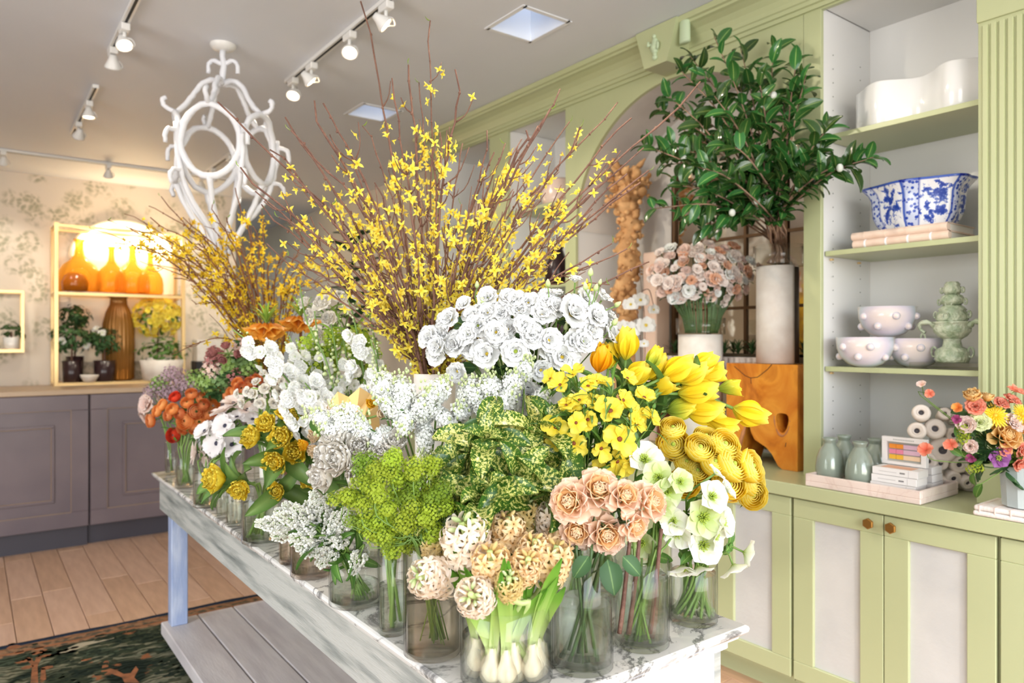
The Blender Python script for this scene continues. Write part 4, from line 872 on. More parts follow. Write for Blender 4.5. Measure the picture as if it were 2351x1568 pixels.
flora('pet_muscari', [(0.0, (226, 232, 200)), (0.5, (244, 244, 238)), (1.0, (250, 250, 248))], 0.3, 0.6, var=0.02)
flora('pet_purple', [(0.0, (120, 60, 120)), (1.0, (176, 110, 176))], 0.3, 0.5, var=0.05)
flora('pet_magenta', [(0.0, (130, 40, 90)), (1.0, (190, 90, 140))], 0.3, 0.5, var=0.06)
mat('pollen_yellow', (222, 190, 60), 0.7); mat('pollen_green', (170, 190, 70), 0.7); mat('anemone_eye', (38, 36, 58), 0.6); mat('brown_eye', (120, 60, 24), 0.7)
mat('bulb_white', (240, 228, 206), 0.4, c2=(214, 190, 158), scale=14, stretch=(4, 4, 1))
mat('kraft_apricot', (250, 210, 140), 0.7)
def aucuba():
    m, n, N, L = _new('leaf_aucuba')
    tc = N('ShaderNodeTexCoord'); t = N('ShaderNodeTexNoise'); t.inputs['Scale'].default_value = 22; t.inputs['Detail'].default_value = 3.5; t.inputs['Roughness'].default_value = 0.7; L(tc.outputs['Object'], t.inputs['Vector'])
    uv = N('ShaderNodeUVMap'); sp = N('ShaderNodeSeparateXYZ'); L(uv.outputs[0], sp.inputs[0]); a = N('ShaderNodeMath'); a.operation = 'SUBTRACT'; L(sp.outputs[0], a.inputs[0]); a.inputs[1].default_value = 0.5
    ab = N('ShaderNodeMath'); ab.operation = 'ABSOLUTE'; L(a.outputs[0], ab.inputs[0]); ma = N('ShaderNodeMath'); ma.operation = 'MULTIPLY_ADD'; L(ab.outputs[0], ma.inputs[0]); ma.inputs[1].default_value = -0.17; L(t.outputs['Fac'], ma.inputs[2])
    oi = N('ShaderNodeObjectInfo'); ra = N('ShaderNodeMath'); ra.operation = 'MULTIPLY_ADD'; L(oi.outputs['Random'], ra.inputs[0]); ra.inputs[1].default_value = 0.10; L(ma.outputs[0], ra.inputs[2]); rb = N('ShaderNodeMath'); rb.operation = 'SUBTRACT'; L(ra.outputs[0], rb.inputs[0]); rb.inputs[1].default_value = 0.09
    r = ramp(n, [(0.0, (34, 72, 28)), (0.435, (64, 104, 34)), (0.455, (196, 202, 84)), (0.54, (232, 226, 150))]); L(rb.outputs[0], r.inputs[0])
    b = N('ShaderNodeBsdfPrincipled'); b.inputs['Roughness'].default_value = 0.3; L(r.outputs[0], b.inputs['Base Color'])
    tr = N('ShaderNodeBsdfTranslucent'); L(r.outputs[0], tr.inputs[0]); mx = N('ShaderNodeMixShader'); mx.inputs[0].default_value = 0.2; L(b.outputs[0], mx.inputs[1]); L(tr.outputs[0], mx.inputs[2])
    o = N('ShaderNodeOutputMaterial'); L(mx.outputs[0], o.inputs[0])
aucuba()

# ================================================================== FLOWERS: SHAPES OF UNIT SIZE
PG = {
 'roseA': petal(0.75, 0.75, 1.5, 0.35, 0.25, 75, 102, 0.6, 0.0, nu=6, nv=6),
 'roseB': petal(0.9, 1.0, 1.6, 0.3, 0.25, 72, 52, 0.5, 0.02, nu=6, nv=6),
 'roseC': petal(1.05, 1.1, 1.6, 0.3, 0.25, 62, 2, 0.34, 0.03, 2, nu=8, nv=7),
 'roseD': petal(1.1, 1.1, 1.7, 0.36, 0.25, 42, -45, 0.12, 0.03, 2, nu=8, nv=7),
 'lisA': petal(1.05, 1.05, 1.6, 0.26, 0.15, 66, 4, 0.14, 0.075, 5, nu=12, nv=6),
 'lisB': petal(0.9, 0.85, 1.6, 0.26, 0.15, 80, 45, 0.3, 0.07, 5, nu=12, nv=6),
 'tul': petal(2.25, 1.3, 1.1, 0.5, 0.3, 50, 113, 0.45, 0.0, nv=8),
 'tulO': petal(2.1, 1.25, 1.2, 0.4, 0.3, 55, 84, 0.4, 0.04, 2, nv=7),
 'dtA': petal(1.15, 1.08, 1.5, 0.33, 0.25, 55, 100, 0.40, 0.06, 3, nu=6, nv=6),
 'anA': petal(1.0, 0.85, 1.4, 0.38, 0.12, 26, 2, 0.14, 0.025, 3, nu=6),
 'heA': petal(1.0, 1.02, 1.15, 0.5, 0.1, 34, 8, 0.2, 0.02, 2),
 'buA': petal(1.0, 0.98, 1.6, 0.34, 0.12, 30, -8, 0.16, 0.08, 2, nu=6),
 'leafA': petal(1.0, 0.46, 0.9, 0.75, 0.05, 25, -18, 0.0, 0.02, 2, fold=0.3, nu=4, nv=6),
 'leafL': petal(1.0, 0.09, 0.8, 0.5, 0.5, 25, -30, 0.0, 0.0, fold=0.35, nu=2, nv=7),
 'leafW': petal(1.0, 0.20, 0.85, 0.6, 0.35, 30, -18, 0.0, 0.02, 2, fold=0.55, nu=4, nv=7),
 'leafT': petal(1.0, 0.30, 0.85, 0.6, 0.35, 30, -22, 0.0, 0.02, 2, fold=0.5, nu=4, nv=7),
 'leafU': petal(1.0, 0.42, 0.95, 0.62, 0.08, 42, -40, 0.0, 0.05, 2, fold=0.45, nu=6, nv=8),
 'leafR': petal(1.0, 0.66, 0.8, 0.6, 0.05, 10, -20, 0.0, 0.02, 2, fold=0.2, nu=4, nv=5),
 'frP': petal(1.0, 0.34, 1.0, 0.55, 0.3, 55, -12, 0.2, nu=2, nv=3),
 'hyP': petal(1.1, 0.27, 0.9, 0.6, 0.5, 45, -55, 0.2, nu=2, nv=4),
 'dlP': petal(1.0, 0.95, 1.5, 0.4, 0.15, 40, 4, 0.15, 0.04, 2, nu=4, nv=4),
 'orW': petal(1.0, 1.2, 1.2, 0.4, 0.1, 10, 0, 0.1, nu=4, nv=4),
 'frt': petal(1.0, 0.6, 1.0, 0.5, 0.4, 70, 35, 0.3, nu=3, nv=5),
 'geP': petal(1.0, 0.17, 1.3, 0.35, 0.6, 20, -6, 0.1, nu=2, nv=3),
}
rngb = random.Random(77)
def ring(out, key, n, s, r0, z0, tilt, ph=0.0, jit=0.12, m=None):
    for i in range(n):
        a = 360.0*i/n+ph+rngb.uniform(-1, 1)*jit*60/n*2
        k = s*rngb.uniform(1-jit*0.6, 1+jit*0.6)
        out.append((key, m, RZ(a) @ TR((0, r0, z0)) @ RX(tilt+rngb.uniform(-1, 1)*jit*40) @ Matrix.Diagonal((k*rngb.uniform(0.93, 1.07), k, k, 1))))
def b_rose():
    o = []; P_, Q_ = 'pet_rose', 'pet_rose_outer'
    ring(o, 'roseA', 3, 0.42, 0.01, 0.30, 6, 0, 0.1, P_); ring(o, 'roseA', 4, 0.55, 0.08, 0.22, 4, 20, 0.1, P_); ring(o, 'roseA', 5, 0.66, 0.17, 0.14, 2, 50, 0.1, P_); ring(o, 'roseA', 6, 0.74, 0.27, 0.06, -2, 10, 0.1, P_)
    ring(o, 'roseB', 6, 0.80, 0.34, -0.02, 4, 30, 0.1, P_); ring(o, 'roseB', 6, 0.86, 0.40, -0.12, -10, 0, 0.1, Q_); ring(o, 'roseC', 6, 0.70, 0.42, -0.22, 2, 30, 0.12, Q_); ring(o, 'roseD', 5, 0.70, 0.40, -0.30, 6, 10, 0.14, Q_); return o
def b_lis(m='pet_white_pure'):
    o = []; ring(o, 'lisA', 5, 1.0, 0.08, 0.0, -6, 0, 0.2, m); ring(o, 'lisA', 5, 0.88, 0.07, 0.04, 14, 36, 0.24, m); ring(o, 'lisB', 5, 0.72, 0.08, 0.04, 4, 10, 0.3, m); return o
def b_tulip(m='pet_tulip', key='tul'):
    o = []; ring(o, key, 3, 0.96, 0.04, 0.0, 6, 0, 0.04, m); ring(o, key, 3, 1.0, 0.08, 0.0, 0, 60, 0.05, m); return o
def b_dtulip(m='pet_dtulip'):
    o = []; ring(o, 'dtA', 6, 0.95, 0.20, -0.10, -20, 0, 0.14, m); ring(o, 'dtA', 6, 0.92, 0.16, 0.0, -8, 30, 0.14, m); ring(o, 'dtA', 5, 0.8, 0.08, 0.1, 0, 0, 0.14, m); ring(o, 'dtA', 4, 0.66, 0.04, 0.18, 10, 45, 0.16, m); return o
def b_anem(m='pet_anemone'):
    o = []; ring(o, 'anA', 5, 1.0, 0.05, 0.0, -2, 0, 0.1, m); ring(o, 'anA', 4, 0.92, 0.05, 0.03, 9, 40, 0.12, m); return o
def b_hell(m='pet_hellebore'):
    o = []; ring(o, 'heA', 5, 1.0, 0.04, 0.0, 0, 0, 0.1, m); return o
def b_butt(m='pet_butterfly'):
    o = []; ring(o, 'buA', 5, 0.95, 0.04, 0.0, 6, 0, 0.42, m); return o
def gjoin(pieces):
    g = G()
    for k, m, M_ in pieces: g.join(PG[k] if isinstance(k, str) else k, M_)
    return g
def g_ranunc(layers=7, seed=0):
    rg = random.Random(seed); g = G(); nu, nv = 4, 4
    for i in range(1, layers+1):
        Ri = 0.2+0.8*i/layers; n = 3+i//2+1; lip = math.radians(16+50*(i/layers)**1.1); bot = math.radians(118)
        for k in range(n):
            a0 = 2*PI*k/n+i*0.7+rg.uniform(-0.1, 0.1); hw = PI/n*1.45; V, T, F = [], [], []
            for j in range(nv+1):
                v = j/nv; ph = bot+(lip-bot)*v
                for q in range(nu+1):
                    u = -1+2*q/nu; ph2 = ph+0.16*u*u*v; rr_ = Ri*(1+0.10*v**3+0.03*v*math.sin(3*u+k)+0.02*((k*7) % 3))
                    V.append((rr_*math.sin(ph2)*math.cos(a0+u*hw), rr_*math.sin(ph2)*math.sin(a0+u*hw), rr_*math.cos(ph2)*0.85)); T.append((q/nu, v))
            for j in range(nv):
                for q in range(nu): b_ = j*(nu+1)+q; F.append((b_, b_+1, b_+nu+2, b_+nu+1))
            g.add(V, F, T)
    return g
o = []; ring(o, 'frP', 4, 1.0, 0.03, 0.0, 0, 0, 0.12); FORS = gjoin(o)
o = []; ring(o, 'frP', 4, 0.9, 0.03, 0.0, 28, 0, 0.2); FORS2 = gjoin(o)
o = []; ring(o, 'hyP', 6, 1.0, 0.10, 0.25, 0, 0, 0.08); HYF = gjoin(o).join(lathe([(0.10, -0.75), (0.20, -0.55), (0.16, -0.1), (0.13, 0.27)], 6))
HYB = lathe([(0.06, -0.7), (0.24, -0.35), (0.26, 0.0), (0.16, 0.3), (0.01, 0.42)], 6)
o = []; ring(o, 'dlP', 5, 1.0, 0.04, 0.0, 0, 0, 0.12); ring(o, 'dlP', 5, 0.75, 0.04, 0.05, 20, 36, 0.12); DLF = gjoin(o)
o = []; ring(o, 'geP', 22, 1.0, 0.18, 0, 0, 0, 0.05); ring(o, 'geP', 20, 0.85, 0.16, 0.05, 8, 8, 0.05); ring(o, 'geP', 14, 0.5, 0.12, 0.08, 18, 0, 0.05); GER = gjoin(o)
def tiny(n=4, s=1.0, tubeL=0.9):
    g = G(); V, F, T = [], [], []
    for i in range(n):
        a = 2*PI*i/n; c, d = math.cos(a), math.sin(a); e, f = -d, c; b_ = len(V)
        for x, y, z, t in ((0.0, -0.13, 0, 0.3), (0.55, -0.34, 0.12, 0.7), (1.0, 0.0, 0.10, 1.0), (0.55, 0.34, 0.12, 0.7)):
            V.append((x*c+y*e, x*d+y*f, z)); T.append((0.5, t))
        F.append((b_, b_+1, b_+2, b_+3))
    b_ = len(V)
    for z, r, t in ((-tubeL, 0.08, 0.0), (0.0, 0.16, 0.4)):
        for k in range(3): V.append((r*math.cos(k*2.094), r*math.sin(k*2.094), z)); T.append((0.5, t))
    for k in range(3): q = (k+1) % 3; F.append((b_+k, b_+q, b_+3+q, b_+3+k))
    return G().add(V, F, T)
TINY4, TINY5 = tiny(4), tiny(5, tubeL=0.5)
TEAR = lathe([(0.05, 0.0), (0.42, 0.25), (0.5, 0.6), (0.36, 1.1), (0.12, 1.5), (0.01, 1.6)], 8, 4, 0.06)
MESHES = {}
def sm(key, g, m, smooth=True):
    if (key, m) not in MESHES: MESHES[(key, m)] = g.mesh(key, m, smooth)
    return MESHES[(key, m)]
def pmesh(k, m): return sm('petal' if not k.startswith('leaf') else 'leaf', PG[k], m) if False else MESHES.setdefault((k, m), PG[k].mesh(k, m))

# ================================================================== VASES
def water_mat(name, tint):
    m = glass(name, tint, 1.33, 0.0, 1.2); n = m.node_tree; out = [x for x in n.nodes if x.type == 'OUTPUT_MATERIAL'][0]; old = out.inputs[0].links[0].from_socket
    rf = n.nodes.new('ShaderNodeBsdfRefraction'); rf.inputs['IOR'].default_value = 1.25; rf.inputs['Roughness'].default_value = 0.0; rf.inputs[0].default_value = lin(tint)
    mx = n.nodes.new('ShaderNodeMixShader'); mx.inputs[0].default_value = 0.45; n.links.new(old, mx.inputs[1]); n.links.new(rf.outputs[0], mx.inputs[2]); n.links.new(mx.outputs[0], out.inputs[0])
water_mat('water', (250, 252, 249))
glass('water_grey', (242, 239, 234), 1.25, 0.0, 1.0)
glass('glass_grey', (248, 246, 243), 1.45, 0.0, 0.8)
glass('glass_rose', (251, 245, 241), 1.45, 0.0, 0.8)
VASES = {}
def vase(key, label, c, r, h, water=0.5, gm='clear_glass', wm='water', kind='glass', group='glass vases on the marble table'):
    c = Vector(c); VASES[key] = dict(c=c, r=r, h=h)
    if kind == 'glass':
        t = thing('glass_vase', label, 'vase', c, group); th = 0.0028
        part('vase_glass', lathe([(r*0.9, 0.0), (r, 0.004), (r, h-0.001), (r-th*0.5, h), (r-th, h-0.001), (r-th, 0.014), (r*0.85, 0.010)], 36, cap1=True).moved(TR(c)), gm, t)
        if water: part('water', lathe([(r-th-0.0006, 0.0145), (r-th-0.0006, h*water-0.001), (r-th-0.0006, h*water)], 32, cap1=True).moved(TR(c)), wm, t, kind=None)
    else:
        t = thing('white_vase', label, 'vase', c, 'white ceramic vases among the flowers')
        part('vase_body', lathe([(r*0.8, 0.0), (r*0.84, 0.004), (r, h-0.002), (r-0.002, h), (r-0.006, h-0.002), (r*0.8-0.006, 0.012)], 36, cap1=True).moved(TR(c)), 'ceramic_matte', t)
    return t
def tv(key, px, py, wpx, h, label, **k):
    df = FPX*(EYE-TT)/(py-CY); dc = df
    for _ in range(3): r = wpx/2*dc/FPX; dc = df+r
    p = at(px, CY, dc); vase(key, label, (p.x, p.y, TT+0.0006), r, h, **k)
tv('hya', 1163, 1606, 212, 0.150, 'wide clear glass vase holding hyacinth bulbs at the front corner', water=0.55)
tv('rose', 1338, 1563, 140, 0.215, 'clear glass vase of peach roses at the front edge', water=0.62)
tv('hel', 1473, 1507, 126, 0.185, 'clear glass vase with brown woody stems beside the rose vase', water=0.8)
tv('hel2', 1592, 1447, 108, 0.135, 'clear glass vase full of green stems at the right marble corner', water=0.85)
tv('lady', 992, 1529, 131, 0.235, 'smoky glass vase under the lime green lady\'s mantle', water=0.55, gm='glass_grey', wm='water_grey')
tv('pe', 901, 1467, 66, 0.20, 'slim clear glass vase between the smoky vase and the grape hyacinths', water=0.55)
tv('mus', 814, 1407, 116, 0.128, 'clear glass vase of white grape hyacinths with green strap leaves', water=0.4)
tv('blk', 714, 1336, 92, 0.15, 'pinkish clear glass vase with red stems behind the grape hyacinths', water=0.5, gm='glass_rose')
tv('slim', 662, 1300, 42, 0.15, 'narrow clear glass vase behind the white grape hyacinths', water=0.4, gm='glass_rose')
tv('dtu', 602, 1258, 90, 0.185, 'clear glass vase of yellow double tulips', water=0.7)
tv('v1', 538, 1213, 38, 0.16, 'narrow glass vase left of the double tulip vase', water=0.5)
tv('v2', 511, 1193, 30, 0.15, 'narrowest glass vase, between the tulips and anemones', water=0.5)
tv('ane', 474, 1170, 58, 0.165, 'clear glass vase of white anemones', water=0.6)
tv('ora', 426, 1124, 42, 0.16, 'clear glass vase of orange ranunculus near the far table corner', water=0.6)
tv('pnk', 393, 1093, 28, 0.16, 'clear glass vase at the far corner of the marble', water=0.5)
def plan(key, label, x, y, r, h, **k): vase(key, label, (x, y, TT+0.0006), r, h, **k)
plan('for', 'tall white vase holding the large forsythia branches', 1.105, 1.86, 0.062, 0.555, kind='white')
plan('for2', 'tall white vase holding the far forsythia branches', 1.12, 3.36, 0.06, 0.50, kind='white')
plan('lis', 'clear vase beneath the white lisianthus', 1.20, 1.56, 0.058, 0.42)
plan('lil', 'clear vase beneath the white lilac', 0.955, 1.66, 0.056, 0.26)
plan('auc', 'clear vase beneath the speckled leaves', 0.965, 1.32, 0.052, 0.22)
plan('but', 'clear vase beneath the yellow butterfly flowers', 1.155, 1.285, 0.052, 0.27)
plan('tul', 'clear vase beneath the yellow tulips', 1.325, 1.36, 0.054, 0.34)
plan('ran', 'clear vase beneath the yellow ranunculus', 1.325, 1.205, 0.048, 0.25)
plan('del', 'clear vase beneath the white delphinium', 0.985, 2.27, 0.058, 0.36)
plan('fri', 'clear vase beneath the orange crown imperials', 1.06, 3.0, 0.055, 0.42)
plan('crm', 'clear vase beneath the cream ranunculus', 1.12, 2.68, 0.055, 0.42)
plan('stk', 'clear vase beneath the cream stock flowers', 0.90, 2.74, 0.05, 0.26)
plan('mix', 'clear vase beneath the dusty pink filler', 0.99, 3.52, 0.055, 0.30)
plan('mau', 'clear vase beneath the mauve filler', 0.93, 3.80, 0.05, 0.24)
plan('apr', 'clear vase beneath the apricot wrapped flowers', 0.985, 1.98, 0.055, 0.26)

rngf = random.Random(21)
def stem_path(P, face, vs, rng=rngf, drop=0.10, n=12):
    if vs.get('fan'):
        c, r, h = vs['c'], vs['r'], vs['h']; q_ = Vector((P.x-c.x, P.y-c.y, 0)); q_ = q_*min(1.0, r*0.92/max(1e-4, q_.length)); base = c+q_*0.8+UP*0.004
        return catmull([P, P-Vector(face).normalized()*0.03, c+q_+UP*h*1.2, base], n), base
    c, r, h = vs['c'], vs['r'], vs['h']; dv = Vector((P.x-c.x, P.y-c.y, 0)); L_ = dv.length; dv = dv/L_ if L_ > 1e-4 else Vector((1, 0, 0))
    a = rng.uniform(-0.8, 0.8); dr = Vector((dv.x*math.cos(a)-dv.y*math.sin(a), dv.x*math.sin(a)+dv.y*math.cos(a), 0))
    mouth = c+dr*min(L_, r*0.72)*rng.uniform(0.5, 1.0)+UP*h; base = c-dr*r*rng.uniform(0.0, 0.62)+UP*rng.uniform(0.018, 0.03)
    k = (P-mouth).length; p1 = P-Vector(face).normalized()*min(drop, k*0.35)
    pts = [P, p1, mouth.lerp(p1, 0.35)+UP*0.0, mouth, base]
    return catmull(pts, n), base
def leafset(t, path, spec, rng=rngf, vs=None):
    """leaves: (petal key, material, count, length, t-range)"""
    key, m, cnt, ln, ta, tb_ = spec
    for _ in range(cnt):
        f = rng.uniform(ta, tb_); i = min(len(path)-2, int(f*(len(path)-1))); p = path[i]; ax = (path[i]-path[i+1]).normalized()
        rd = Vector([rng.uniform(-1, 1) for _ in range(3)]); rd = (rd-ax*rd.dot(ax)).normalized()
        y = (rd+ax*rng.uniform(0.1, 0.9)).normalized(); x = y.cross(ax).normalized(); z = x.cross(y).normalized(); s = ln*rng.uniform(0.7, 1.2)
        M_ = Matrix(((x.x, y.x, z.x, p.x), (x.y, y.y, z.y, p.y), (x.z, y.z, z.z, p.z), (0, 0, 0, 1))) @ Matrix.Scale(s, 4)
        inst('leaf', pmesh(key, m), M_, t)
def flower(name, label, cat, group, P, face, R, vs, pieces=None, joined=None, stem_m='stem_green', sr=0.0026, leaves=None, extras=(), drop=0.10, rng=rngf):
    path, base = stem_path(P, face, vs, rng, drop)
    t = thing(name, label, cat, base, group)
    part('stem', tube(path, sr, sr*1.15, 6), stem_m, t)
    H = aim(P, face, rng.uniform(0, 6.28), R)
    if pieces:
        for k, m, M_ in pieces: inst('petal', pmesh(k, m), H @ M_, t)
    if joined: inst('bloom', joined, H, t)
    for nm, me, M_ in extras: inst(nm, me, H @ M_, t)
    if leaves: leafset(t, path, leaves, rng)
    return t
def dirs(nx, ny, fz=0.75, up=0.25): return RGT*nx + UP*(ny+up) - FWD*fz
def nums(items, desc, other=None):
    """labels that tell the members of a bunch apart by their order in view"""
    idx = sorted(range(len(items)), key=lambda i: items[i][0]); lab = [None]*len(items)
    if len(items) <= 14:
        for k, i in enumerate(idx): lab[i] = f'{desc}, {ORD[k]} from the left'
    else:
        ys = sorted(it[1] for it in items); n = len(items); rows = min(4, max(2, -(-n//13))); cuts = [ys[n*k//rows] for k in range(1, rows)]
        rn = {2: ['upper', 'lower'], 3: ['upper', 'middle', 'lower'], 4: ['top', 'second', 'third', 'bottom']}[min(4, rows)]; cnt = {}
        for i in idx:
            r_ = min(sum(items[i][1] >= c for c in cuts), len(rn)-1); cnt[r_] = cnt.get(r_, -1)+1
            lab[i] = f'{desc}, {rn[r_]} row, {ORD[cnt[r_]]} from the left'
    return lab
def bunch(name, cat, group, desc, items, d0, bulge, vs, make, face=(0.8, 0.6, 0.75, 0.25), labels=None, **kw):
    xs_ = [i[0] for i in items]; ys_ = [i[1] for i in items]; cx_, cy_ = (min(xs_)+max(xs_))/2, (min(ys_)+max(ys_))/2
    rx_, ry_ = max(1, (max(xs_)-min(xs_))/2), max(1, (max(ys_)-min(ys_))/2); lb = labels or nums(items, desc); out = []
    for k, it in enumerate(items):
        nx, ny = (it[0]-cx_)/rx_, (cy_-it[1])/ry_
        d = d0-bulge*(1-0.5*nx*nx-0.5*ny*ny)+rngf.uniform(-0.015, 0.015); P = at(it[0], it[1], d); R = it[2]*d/FPX
        if len(it) > 4 and it[3] is not None: fc = RGT*it[3]+UP*it[4]-FWD*(it[5] if len(it) > 5 else 0.6)
        else: fc = RGT*nx*face[0]+UP*(ny*face[1]+face[3])-FWD*face[2]+Vector([rngf.uniform(-0.15, 0.15) for _ in range(3)])
        a = make(k, it, R); o_ = dict(kw); o_.update(a)
        out.append(flower(name, lb[k], cat, group, P, fc, R, VASES[vs] if isinstance(vs, str) else vs(k), **o_))
    return out

# ================================================================== FORSYTHIA
def fors_branch(name, label, group, vs, tip, mid, seed, r0, fm, bm_, nfl, flen, twigs, bias=(0.25, 0.9)):
    rg = random.Random(seed); c, r, h = vs['c'], vs['r'], vs['h']
    dv = Vector((tip.x-c.x, tip.y-c.y, 0)); L_ = dv.length; dv = dv/max(L_, 1e-4)
    mouth = c+dv*min(L_*0.3, r*0.7)*rg.uniform(0.6, 1)+Vector((rg.uniform(-0.2, 0.2)*r, rg.uniform(-0.2, 0.2)*r, h)); base = c-dv*r*0.45+Vector((0, 0, 0.03))
    P = catmull([base, mouth, mid, tip], 22)
    bend = Vector([rg.uniform(-1, 1) for _ in range(3)])*0.035; wv_ = rg.uniform(3, 7)
    P = [p+Vector([rg.uniform(-1, 1)*0.004 for _ in range(3)])+bend*math.sin(wv_*(i/22))*max(0, i/22-0.35) if 5 < i < 22 else p for i, p in enumerate(P)]
    t = thing(name, label, 'branch', base, group)
    g = tube(P, r0, r0*0.42, 6, wob=0.14, rng=rg); spots = []
    lo = 8
    for k in range(twigs):
        i = rg.randint(lo, 19); ax = (P[i+1]-P[i-1]).normalized(); rd = Vector([rg.uniform(-1, 1) for _ in range(3)]); rd = (rd-ax*rd.dot(ax)).normalized()
        ln = rg.uniform(0.05, 0.17)*(1.2-i/30); e = P[i]+(ax*0.85+rd*0.55+UP*0.15)*ln; m_ = P[i]+(ax*0.35+rd*0.35)*ln
        Q = catmull([P[i], m_, e], 5); g.join(tube(Q, r0*0.42, r0*0.25, 5, wob=0.15, rng=rg)); spots += [(q, ax) for q in Q[2:]]
    for i in range(lo, 22):
        if rg.random() < 0.6: g.join(sphere(r0*0.75, 5, 4, (1, 1, 1.2)), TR(P[i]+Vector([rg.uniform(-1, 1)*r0*0.7 for _ in range(3)])))
    part('twig', g, bm_, t)
    m1, m2 = MESHES.setdefault(('fors', fm), FORS.mesh('blossom', fm)), MESHES.setdefault(('fors2', fm), FORS2.mesh('blossom', fm))
    for k in range(nfl):
        if spots and rg.random() < 0.4: p, ax = rg.choice(spots)
        else:
            f = rg.uniform(*bias)*21; i = int(f); p = P[i].lerp(P[i+1], f-i); ax = (P[i+1]-P[i]).normalized()
        rd = Vector([rg.uniform(-1, 1) for _ in range(3)]); rd = (rd-ax*rd.dot(ax)*0.6).normalized(); s = flen*rg.uniform(0.75, 1.15)
        inst('blossom', m1 if rg.random() < 0.7 else m2, aim(p+rd*s*0.45, rd-FWD*0.25, rg.uniform(0, 6.3), s), t)
    if rg.random() < 0.35: inst('leaf', pmesh('leafA', 'leaf_bright'), aim(P[-1], RGT*rg.uniform(-1, 1)+UP*0.2, 0, 0.022) @ RX(60), t)
    return t
tips = [(500, 235), (552, 385), (586, 440), (655, 270), (668, 300), (722, 232), (742, 238), (757, 310), (805, 350), (828, 4), (832, 290), (900, 180), (938, 150), (962, 190), (988, 48), (1000, 330), (1045, 160), (1010, 305), (1062, 330), (1118, 300), (1135, 350), (1160, 330), (1198, 320), (1208, 300), (1236, 290), (1286, 205), (1264, 250), (1332, 292), (1308, 280), (1418, 236), (1450, 272), (1608, 188), (1490, 392), (1440, 400), (1478, 340), (1470, 420), (1385, 420), (1490, 602), (1440, 572), (1405, 560), (1360, 480), (620, 345), (600, 470), (612, 560), (640, 500), (690, 420), (1290, 350), (1180, 440), (860, 420), (930, 430), (1060, 470), (760, 470), (660, 590), (820, 560), (1400, 655), (1250, 430)]
V0 = VASES['for']; rngx = random.Random(31); cx0 = 985; mouth_px = (985, 850)
special = {(500, 235): 'long bare forsythia branch reaching left past the hanging cage', (828, 4): 'tallest forsythia branch, leaving the picture at the top', (988, 48): 'tall forsythia branch just right of the tallest one', (1608, 188): 'forsythia branch reaching furthest right into the dark leaves', (1286, 205): 'forsythia branch crossing the green cornice', (1490, 602): 'low forsythia branch passing over the white lisianthus', (1045, 160): 'straight forsythia branch with one green tip bud below the skylight', (1418, 236): 'forsythia branch tip in front of the arch edge', (722, 232): 'curved bare forsythia tip beside the ceiling spot lamp'}
flab = nums([(x, y, 0) for x, y in tips], 'brown forsythia branch of the large spray, tip in')
for k, (px, py) in enumerate(tips):
    d = 2.16+rngx.uniform(-0.28, 0.30)+0.00005*abs(px-985); tip = at(px, py, d)
    dx, dy = px-mouth_px[0], mouth_px[1]-py
    # branches rise, then lean out
    mx_, my_ = mouth_px[0]+dx*rngx.uniform(0.40, 0.52), mouth_px[1]-dy*rngx.uniform(0.46, 0.60)
    mid = at(mx_, my_, 2.16+(d-2.16)*0.5)
    ln = math.hypot(dx, dy)
    lb = special.get((px, py), flab[k])
    fors_branch('forsythia_branch', lb, 'large forsythia spray', V0, tip, mid, 100+k, rngx.uniform(0.0042, 0.0064), 'pet_forsythia', 'bark', int(9+ln/27), 0.0200, 9, (0.34, 0.86) if ln > 420 else (0.3, 0.97))
tips2 = [(214, 528), (247, 506), (285, 492), (342, 474), (345, 500), (370, 452), (300, 560), (255, 560), (320, 600), (380, 560), (420, 500), (440, 560), (470, 520), (488, 470), (520, 500), (540, 432), (545, 560), (580, 520), (600, 480), (620, 580), (650, 590), (690, 570), (700, 620), (735, 585), (762, 572), (760, 640), (400, 640), (360, 610), (395, 815), (440, 690), (500, 600), (560, 610), (640, 640), (470, 640), (290, 520), (410, 590), (450, 610), (530, 650), (680, 660)]
V1 = VASES['for2']
sp2 = {(214, 528): 'far forsythia branch reaching furthest left in front of the amber bottles', (395, 815): 'low drooping forsythia twig above the mauve filler', (540, 432): 'far forsythia branch overlapping the hanging cage'}
flab2 = nums([(x, y, 0) for x, y in tips2], 'slender forsythia branch of the far spray, tip in')
for k, (px, py) in enumerate(tips2):
    d = 3.33+rngx.uniform(-0.3, 0.3); tip = at(px, py, d); m0 = (612, 790); dx, dy = px-m0[0], m0[1]-py
    mid = at(m0[0]+dx*rngx.uniform(0.42, 0.52), m0[1]-dy*rngx.uniform(0.50, 0.66)-(20 if dy > 60 else 30), 3.33+(d-3.33)*0.5)
    fors_branch('forsythia_branch', sp2.get((px, py), flab2[k]), 'far forsythia spray', V1, tip, mid, 300+k, rngx.uniform(0.004, 0.0055), 'pet_forsythia_warmlit', 'bark_warm', int(13+math.hypot(dx, dy)/18), 0.022, 8, (0.3, 0.9))

# ================================================================== BLOOMS WITH SEPARATE PETALS
bud_me = sm('bud', TEAR, 'bud_green')
